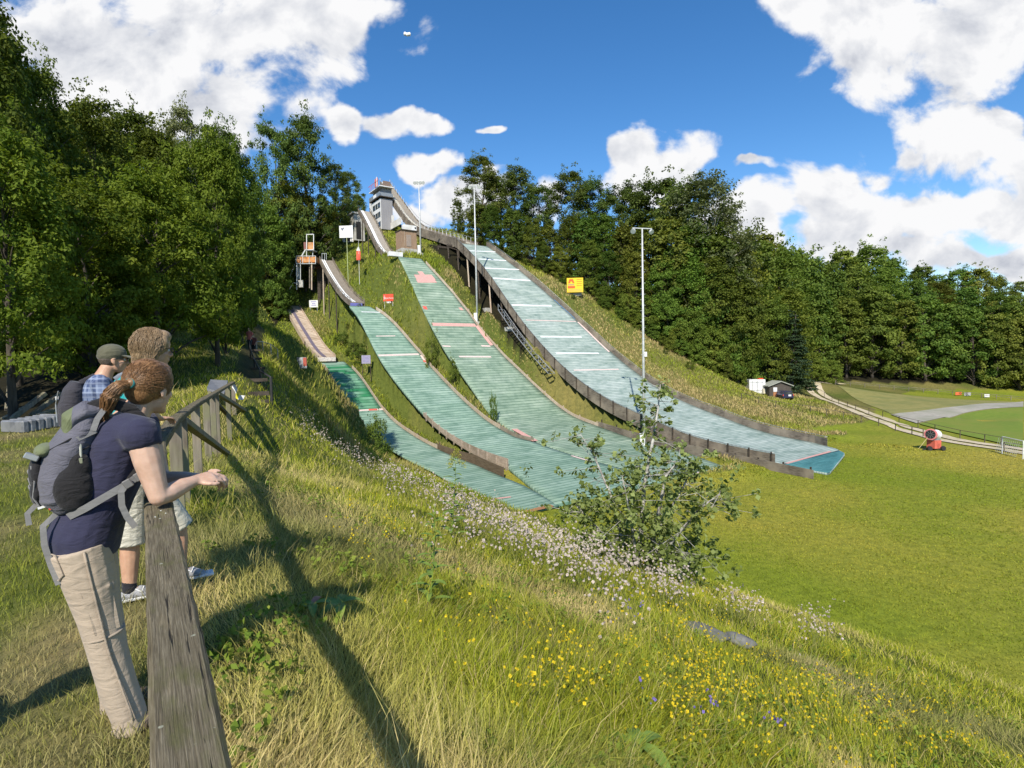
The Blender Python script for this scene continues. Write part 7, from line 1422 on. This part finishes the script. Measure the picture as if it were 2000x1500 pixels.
# ---- man with cap ----------------------------------------------------------------
def mat_plaid():
    m, nt, b, _ = nodes('blue_plaid_cloth'); oc = coord(nt); sp_ = N(nt, 'ShaderNodeSeparateXYZ'); nt.links.new(oc, sp_.inputs[0]); base = (.05, .075, .16); col = base
    cols = mix(nt, 0.0, base, base)
    for ax, sc, c in ((2, 26, (.42, .47, .58)), (0, 24, (.34, .40, .52)), (1, 24, (.30, .36, .5)), (2, 9, (.02, .03, .08))):
        mu = N(nt, 'ShaderNodeMath', operation='MULTIPLY'); mu.inputs[1].default_value = sc; nt.links.new(sp_.outputs[ax], mu.inputs[0]); fr = N(nt, 'ShaderNodeMath', operation='FRACT'); nt.links.new(mu.outputs[0], fr.inputs[0]); gt = N(nt, 'ShaderNodeMath', operation='GREATER_THAN'); gt.inputs[1].default_value = .62; nt.links.new(fr.outputs[0], gt.inputs[0]); k = N(nt, 'ShaderNodeMath', operation='MULTIPLY'); k.inputs[1].default_value = .34; nt.links.new(gt.outputs[0], k.inputs[0]); cols = mix(nt, k.outputs[0], cols, c)
    nt.links.new(cols, b.inputs['Base Color']); b.inputs['Roughness'].default_value = .85; return m
def man():
    r, g = place('person', 'man in olive cap and blue plaid shirt standing behind the two women', (-3.52, 4.66), NV_)
    Hm = headframe((.058, 0, 1.62), R(8), R(3)); k = 1.0; mb = MB(); add_head(mb, Hm, k)
    shR, elR, wrR = V3(-.03, -.195, 1.40), V3(.06, -.25, 1.13), V3(.20, -.16, 1.08); shL, elL, wrL = V3(-.03, .195, 1.40), V3(.07, .24, 1.13), V3(.21, .12, 1.08)
    hR, kR, aR, tR = V3(-.06, -.09, .84), V3(-.04, -.10, .48), V3(-.05, -.10, g+.09), V3(.09, -.12, g+.04); hL, kL, aL, tL = V3(-.06, .09, .84), V3(-.03, .10, .48), V3(-.05, .10, g+.09), V3(.09, .12, g+.04)
    mb.tube([(.03, 0, 1.56), (.0, 0, 1.50), (-.03, 0, 1.43)], [(.056, .056), (.058, .06), (.08, .075)], 14)
    def tors(mb, o=0.0, z0=.80): mb.tube([(-.04, 0, 1.47), (-.045, 0, 1.43), (-.05, 0, 1.33), (-.05, 0, 1.20), (-.055, 0, 1.08), (-.06, 0, .97), (-.06, 0, z0)], [(.11+o, .055+o), (.175+o, .085+o), (.19+o, .115+o), (.175+o, .115+o), (.165+o, .115+o), (.165+o, .115+o), (.15+o, .10+o)], 20, up=(1, 0, 0))
    tors(mb)
    for sh, el, wr in ((shR, elR, wrR), (shL, elL, wrL)):
        limb(mb, [V3(-.045, sh[1]*.55, 1.42), sh, sh*.5+el*.5, el], [.064, .056, .048, .04]); limb(mb, [el, el*.5+wr*.5, wr], [.04, .038, (.03, .024)])
        d = Vector(wr-el).normalized(); w = Vector(wr); up = Vector((0, 0, 1)); s_ = d.cross(up).normalized(); mb.tube([w, w+d*.04, w+d*.08], [(.028, .022), (.04, .018), (.038, .013)], 10, up=(0, 0, 1))
        for j, (L, q) in enumerate(((.07, -.03), (.08, -.01), (.075, .011), (.06, .03))): finger(mb, w+d*.078+s_*q, d-up*.4, d*.5-up, d*-.1-up, L, .0095)
        finger(mb, w+d*.02-s_*.03*np.sign(wr[1]+.02), d*.8, d-up*.3, d-up*.5, .062, .0108)
    for h, kn, an, to in ((hR, kR, aR, tR), (hL, kL, aL, tL)): limb(mb, [h, h*.5+kn*.5, kn, kn*.65+an*.35, an], [.09, .078, .055, .055, .038]); limb(mb, [an, to], [.04, .028])
    body = remesh(mb, .0075, 3, 'body', SKIN2, r); add_eyes(Hm, body, k)
    s = MB(); tors(s, .014, .82)
    for sh, el, wr in ((shR, elR, wrR), (shL, elL, wrL)): limb(s, [V3(-.045, sh[1]*.45, 1.42), sh, sh*.5+el*.5, el, el*.6+wr*.4], [.076, .070, .062, .056, .05])
    remesh(s, .009, 3, 'shirt', mat_plaid(), r); t = MB(); t.tube([(-.06, 0, .98), (-.06, 0, .88), (-.06, 0, .78)], [(.175, .125), (.178, .128), (.165, .115)], 18, up=(1, 0, 0))
    for h, kn, an in ((hR, kR, aR), (hL, kL, aL)): limb(t, [h, h*.5+kn*.5, kn, kn*.5+an*.5, an], [.104, .094, .078, .072, .068], 14)
    remesh(t, .009, 3, 'trousers', mat_cloth('grey_green_trousers', (.16, .16, .13)), r)
    for an, to in ((aR, tR), (aL, tL)): sm = MB(); limb(sm, [an+V3(-.04, 0, -.05), an*.5+to*.5, to+V3(.02, 0, 0)], [(.045, .04), (.048, .044), (.042, .03)]); remesh(sm, .008, 2, 'shoe', mat_plain('dark_boot', (.05, .04, .035), .7), r)
    R3 = Hm.to_3x3(); hb = MB(); hb.ball(Hm @ Vector((-.03, 0, .0)), (.078, .080, .075), 14, R3); remesh(hb, .008, 2, 'hair', mat_hair('grey_brown_hair', (.05, .04, .032), (.15, .12, .095)), r)
    CAPM = mat_cloth('olive_cap_cloth', (.105, .10, .065), wr=.5); cp_ = MB(); cp_.ball(Hm @ Vector((-.006, 0, .045)), (.108, .090, .085), 18, R3); cp_.ball(Hm @ Vector((-.02, 0, .02)), (.098, .088, .06), 16, R3); cap = remesh(cp_, .007, 3, 'cap', CAPM, r, cut=None)
    vz = MB(); n = 12; A = []; B = []
    for i in range(n+1): a = -1.15+2.3*i/n; A.append(Hm @ Vector((.085*math.cos(a)+.005, .080*math.sin(a), .036))); B.append(Hm @ Vector((.10+.085*math.cos(a), .078*math.sin(a), .018-.012*math.sin(a)**2)))
    vz.ribbon(A, B).ribbon([p-Vector((0, 0, .006)) for p in B], [p-Vector((0, 0, .006)) for p in A]).ribbon(B, [p-Vector((0, 0, .006)) for p in B]).build('visor', mat_cloth('olive_visor_cloth', (.16, .155, .11)), cap, world=False, smooth=True, fix=False)
    gl = MB(); 
    for s_ in (-1, 1): gl.tube([Hm @ Vector((.098, s_*.055, -.002)), Hm @ Vector((.04, s_*.08, .0)), Hm @ Vector((-.004, s_*.083, -.008))], .0026, 5); gl.tube([Hm @ Vector((.104, s_*.034+.022*math.cos(a), -.008+.017*math.sin(a))) for a in np.linspace(0, 6.283, 13)], .0024, 5, cap=False)
    gl.build('glasses', BLACK, r, world=False)
    b, _ = place('rucksack', 'dark grey daypack on the back of the man with the olive cap', (-3.52, 4.66), NV_, 'rucksack'); DK = mat_cloth('dark_pack_nylon', (.045, .042, .05), wr=.8); m = MB(); m.tube([(-.19, -.01, 1.43), (-.21, -.01, 1.36), (-.235, -.01, 1.22), (-.235, -.01, 1.08), (-.21, -.01, 1.0)], [(.09, .05), (.135, .08), (.15, .10), (.15, .095), (.11, .05)], 18, up=(1, 0, 0)); bag = remesh(m, .009, 3, 'main_bag', DK, b)
    MB().box((-.325, -.05, 1.30), (.02, .035, .03)).build('white_tag', WHITE, bag, world=False); MB().tube([(-.31, -.1, 1.36), (-.335, -.06, 1.25), (-.33, -.08, 1.1)], .005, 5).build('zip', STEEL, bag, world=False)
    for s_ in (-1, 1): m = MB(); m.tube([(-.17, s_*.08, 1.42), (-.08, s_*.10, 1.475), (.02, s_*.11, 1.42), (.085, s_*.12, 1.30), (.06, s_*.13, 1.15), (-.05, s_*.14, 1.05)], [(.024, .008)]*6, 8, up=(0, s_, 0)); remesh(m, .006, 1, 'shoulder_strap', DK, b)
man()
# ---- walkers on the shaded path --------------------------------------------------
def walker(px, pyf, Y, h, label, top, leg, yaw, seed):
    p = P(px, pyf, Y); z = Hs(p[0], p[1]); r = thing('person', label, 'person', (p[0], p[1], z), yaw); k = h/1.7; Hm = headframe((.02*k, 0, 1.58*k), 0, .1); mb = MB(); add_head(mb, Hm, k); mb.tube([(.01, 0, 1.52*k), (-.01, 0, 1.42*k)], [.05*k, .07*k], 10)
    def tors(mb, o=0): mb.tube([(-.01, 0, 1.44*k), (-.015, 0, 1.32*k), (-.01, 0, 1.15*k), (0, 0, .98*k), (0, 0, .84*k)], [((.15+o)*k, (.07+o)*k), ((.18+o)*k, (.105+o)*k), ((.16+o)*k, (.105+o)*k), ((.165+o)*k, (.11+o)*k), ((.15+o)*k, (.1+o)*k)], 14, up=(1, 0, 0))
    tors(mb); arms = []
    for s in (-1, 1):
        sh, el, wr = V3(0, s*.19, 1.37)*k, V3(-.03+.05*s, s*.25, 1.10)*k, V3(.12+.06*s, s*.20, .93)*k; arms.append((sh, el, wr)); limb(mb, [sh, el, wr], [.05*k, .04*k, .026*k], 8); mb.ball(wr+V3(.03, 0, -.05)*k, (.03*k, .02*k, .05*k), 8)
        for j in range(4): finger(mb, Vector(wr+V3(.03+.012*(j-1.5), 0, -.09)*k), (.1, 0, -1), (.2, 0, -1), (.4, 0, -1), .06*k, .009*k)
        finger(mb, Vector(wr+V3(.05, 0, -.04)*k), (.6, 0, -.8), (.4, 0, -1), (.2, 0, -1), .055*k, .01*k)
    lg = []
    for s in (-1, 1): hp, kn, an = V3(0, s*.09, .86)*k, V3(.07+.10*s, s*.095, .47)*k, V3(-.04+.16*s, s*.095, .08)*k; lg.append((hp, kn, an)); limb(mb, [hp, kn, an, an+V3(.10, 0, -.045)*k], [.085*k, .055*k, .036*k, .03*k], 8)
    remesh(mb, .012, 2, 'body', SKIN2, r); s = MB(); tors(s, .014)
    for sh, el, wr in arms: limb(s, [V3(0, sh[1]*.5, sh[2]), sh, sh*.3+el*.7], [.07*k, .065*k, .055*k], 8)
    remesh(s, .014, 2, 'shirt', top, r); t = MB(); t.tube([(0, 0, .98*k), (0, 0, .80*k)], [(.17*k, .12*k), (.165*k, .11*k)], 14, up=(1, 0, 0))
    for hp, kn, an in lg: limb(t, [hp, kn, an], [.10*k, .075*k, .062*k], 8)
    remesh(t, .014, 2, 'trousers', leg, r); hb = MB(); hb.ball(Hm @ Vector((-.015*k, 0, .03*k)), (.105*k, .09*k, .105*k), 12); remesh(hb, .012, 1, 'hair', mat_hair('dark_brown_hair_%d' % seed, (.04, .025, .015), (.10, .06, .035)), r)
walker(489, 688, 36.5, 1.68, 'distant walker in a coral red top coming down the shaded path', mat_cloth('coral_red_top', (.62, .16, .12)), mat_cloth('dark_trousers', (.03, .03, .04)), R(-100), 1)
walker(496, 680, 39.5, 1.62, 'second distant walker in dark clothes just behind the one in coral red', mat_cloth('dull_maroon_top', (.22, .07, .06)), mat_cloth('black_trousers', (.02, .02, .022)), R(-95), 2)
# a fourth walker stands just outside the left edge of the view; the shadow falls into it
def companion():
    src = [o for o in COL.objects if o.name.startswith('person') and o.get('label', '').startswith('man in olive cap')][0]
    r = src.copy(); COL.objects.link(r); r.location = (-2.42, .62, 0); r['label'] = 'man standing just left of the view, his shadow crossing the grass at bottom left'
    for ch in list(src.children):
        c = ch.copy(); COL.objects.link(c); c.parent = r
        for g2 in ch.children: d = g2.copy(); COL.objects.link(d); d.parent = c
companion()
# ---------------------------------------------------------------- camera
cam = bpy.data.cameras.new('camera'); co = bpy.data.objects.new('camera', cam); COL.objects.link(co)
cam.sensor_width = 36; cam.lens = 36*F/2000; cam.clip_start = .05; cam.clip_end = 3000
co.matrix_world = Matrix(((_r[0], _u[0], -_f[0], CAM[0]), (_r[1], _u[1], -_f[1], CAM[1]), (_r[2], _u[2], -_f[2], CAM[2]), (0, 0, 0, 1)))
SC.camera = co
# ---------------------------------------------------------------- sun and sky
SUN_EL, SUN_AZ = 41.0, 188.0                 # azimuth clockwise from +Y : the sun stands behind the viewer, a little to the left
el, az = R(SUN_EL), R(SUN_AZ); sd = Vector((math.sin(az)*math.cos(el), math.cos(az)*math.cos(el), math.sin(el)))
sl = bpy.data.lights.new('sun', 'SUN'); sl.energy = 4.6; sl.angle = R(.53); sl.color = (1.0, .935, .815)
so = bpy.data.objects.new('sun', sl); COL.objects.link(so); so.rotation_euler = sd.to_track_quat('Z', 'Y').to_euler(); so.location = sd*300
wd = bpy.data.worlds.new('World'); SC.world = wd; wd.use_nodes = True; nt = wd.node_tree; nt.nodes.clear()
wo = N(nt, 'ShaderNodeOutputWorld'); bg = N(nt, 'ShaderNodeBackground'); bg.inputs[1].default_value = .15; nt.links.new(bg.outputs[0], wo.inputs[0])
sky = N(nt, 'ShaderNodeTexSky'); sky.sky_type = 'NISHITA'; sky.sun_disc = False; sky.sun_elevation = el; sky.sun_rotation = az; sky.air_density = 1.0; sky.dust_density = .25; sky.ozone_density = 1.6; sky.altitude = 400
tc = N(nt, 'ShaderNodeTexCoord'); sp = N(nt, 'ShaderNodeSeparateXYZ'); nt.links.new(tc.outputs['Generated'], sp.inputs[0])
def M1(op, a, b=None, c=None):
    n = N(nt, 'ShaderNodeMath', operation=op)
    for i, v in enumerate((a, b, c)):
        if v is None: continue
        if hasattr(v, 'links') or hasattr(v, 'is_linked'): nt.links.new(v, n.inputs[i])
        else: n.inputs[i].default_value = v
    return n.outputs[0]
yy = M1('MAXIMUM', sp.outputs[1], .06); uu = M1('DIVIDE', sp.outputs[0], yy); vv = M1('DIVIDE', sp.outputs[2], yy)
cbn = N(nt, 'ShaderNodeCombineXYZ'); nt.links.new(uu, cbn.inputs[0]); nt.links.new(vv, cbn.inputs[1]); uvw0 = cbn.outputs[0]
wn = N(nt, 'ShaderNodeTexNoise'); wn.inputs['Scale'].default_value = 6.5; wn.inputs['Detail'].default_value = 4; nt.links.new(uvw0, wn.inputs['Vector'])   # warp: ragged cloud edges
ws_ = N(nt, 'ShaderNodeVectorMath', operation='MULTIPLY_ADD'); nt.links.new(wn.outputs['Color'], ws_.inputs[0]); ws_.inputs[1].default_value = (.20, .13, 0); ws_.inputs[2].default_value = (-.10, -.065, 0)
wa = N(nt, 'ShaderNodeVectorMath', operation='ADD'); nt.links.new(uvw0, wa.inputs[0]); nt.links.new(ws_.outputs[0], wa.inputs[1]); uvw = wa.outputs[0]
CL = [  # cumulus banks: centre and half size in the picture's sky, fluffiness
 (330, 60, 300, 110), (560, 20, 210, 90), (300, 190, 250, 110), (420, 230, 150, 70), (180, 100, 110, 120), (90, 60, 110, 60), (690, 25, 90, 60), (60, 190, 90, 60),
 (665, 225, 48, 42), (800, 232, 88, 26), (955, 255, 26, 14), (850, 320, 46, 30), (880, 395, 75, 48), (960, 375, 55, 34), (800, 430, 60, 34), (1060, 380, 34, 48),
 (1235, 275, 40, 38), (1310, 330, 80, 58), (1270, 360, 95, 40), (1465, 335, 55, 13), (1500, 415, 105, 48), (1620, 400, 100, 62), (1760, 420, 130, 62), (1480, 465, 130, 40), (1700, 470, 260, 50), (1930, 420, 130, 70), (2010, 330, 60, 90),
 (1700, 60, 170, 100), (1850, 100, 200, 110), (1960, 40, 150, 120), (1600, 20, 110, 60), (1850, 285, 140, 66), (1950, 240, 80, 50), (1770, 300, 70, 40), (1880, 500, 160, 36), (1990, 500, 90, 30)]
def sdir(x, y): d = ray(x, y); return d[0]/d[1], d[2]/d[1]
acc = None
for x, y, a, b_ in CL:
    a *= 1.08; b_ *= 1.05; u0, v0 = sdir(x, y); vm = N(nt, 'ShaderNodeVectorMath', operation='SUBTRACT'); nt.links.new(uvw, vm.inputs[0]); vm.inputs[1].default_value = (u0, v0, 0)
    vs = N(nt, 'ShaderNodeVectorMath', operation='MULTIPLY'); nt.links.new(vm.outputs[0], vs.inputs[0]); vs.inputs[1].default_value = (F/a, F/b_, 0)
    ln = N(nt, 'ShaderNodeVectorMath', operation='LENGTH'); nt.links.new(vs.outputs[0], ln.inputs[0]); d = M1('SUBTRACT', 1.0, ln.outputs['Value'])
    acc = d if acc is None else M1('SMOOTH_MAX', acc, d, .35)
acc = M1('MAXIMUM', acc, -2.0)
def fbm(off, sc=5.5, det=9, ro=.56, di=.25):
    mp = N(nt, 'ShaderNodeMapping'); nt.links.new(uvw0, mp.inputs['Vector']); mp.inputs['Location'].default_value = (*off, 0); mp.inputs['Scale'].default_value = (1, 1.25, 1)
    return noise(nt, mp.outputs[0], sc, det, ro, di)
n0 = fbm((0, 0)); n1 = fbm((.02, -.05)); nb = fbm((3.1, 1.7), 2.2, 3)
dens = M1('ADD', M1('MULTIPLY', acc, .85), M1('MULTIPLY', M1('SUBTRACT', n0, .5), 2.7))
mask = N(nt, 'ShaderNodeMapRange', interpolation_type='SMOOTHSTEP'); nt.links.new(dens, mask.inputs[0]); mask.inputs[1].default_value = -.05; mask.inputs[2].default_value = .30
front = N(nt, 'ShaderNodeMapRange'); nt.links.new(sp.outputs[1], front.inputs[0]); front.inputs[1].default_value = .08; front.inputs[2].default_value = .2
mk = M1('MULTIPLY', mask.outputs[0], front.outputs[0])
# sunlit billows: thickness falls towards the light
rel = M1('ADD', M1('MULTIPLY', M1('SUBTRACT', n0, n1), 2.6), .62)
thick = N(nt, 'ShaderNodeMapRange'); nt.links.new(dens, thick.inputs[0]); thick.inputs[1].default_value = .15; thick.inputs[2].default_value = 1.0; thick.inputs[3].default_value = .12; thick.inputs[4].default_value = -.10
lit = M1('ADD', M1('ADD', rel, thick.outputs[0]), M1('MULTIPLY', M1('SUBTRACT', nb, .5), -.5))
ccol = ramp(nt, lit, [(.10, (2.4, 2.55, 2.95)), (.40, (3.6, 3.7, 3.95)), (.75, (4.8, 4.8, 4.85))])
hs = N(nt, 'ShaderNodeHueSaturation'); hs.inputs['Saturation'].default_value = 1.33; hs.inputs['Hue'].default_value = .503; hs.inputs['Value'].default_value = .87; nt.links.new(sky.outputs[0], hs.inputs['Color'])
nt.links.new(mix(nt, mk, hs.outputs[0], ccol), bg.inputs[0])
SC.view_settings.view_transform = 'Standard'; SC.view_settings.look = 'None'; SC.view_settings.exposure = 0.42; SC.view_settings.gamma = 1.0
SC.cycles.max_bounces = 6; SC.cycles.diffuse_bounces = 3; SC.cycles.transmission_bounces = 3; SC.cycles.transparent_max_bounces = 4; SC.cycles.use_denoising = True
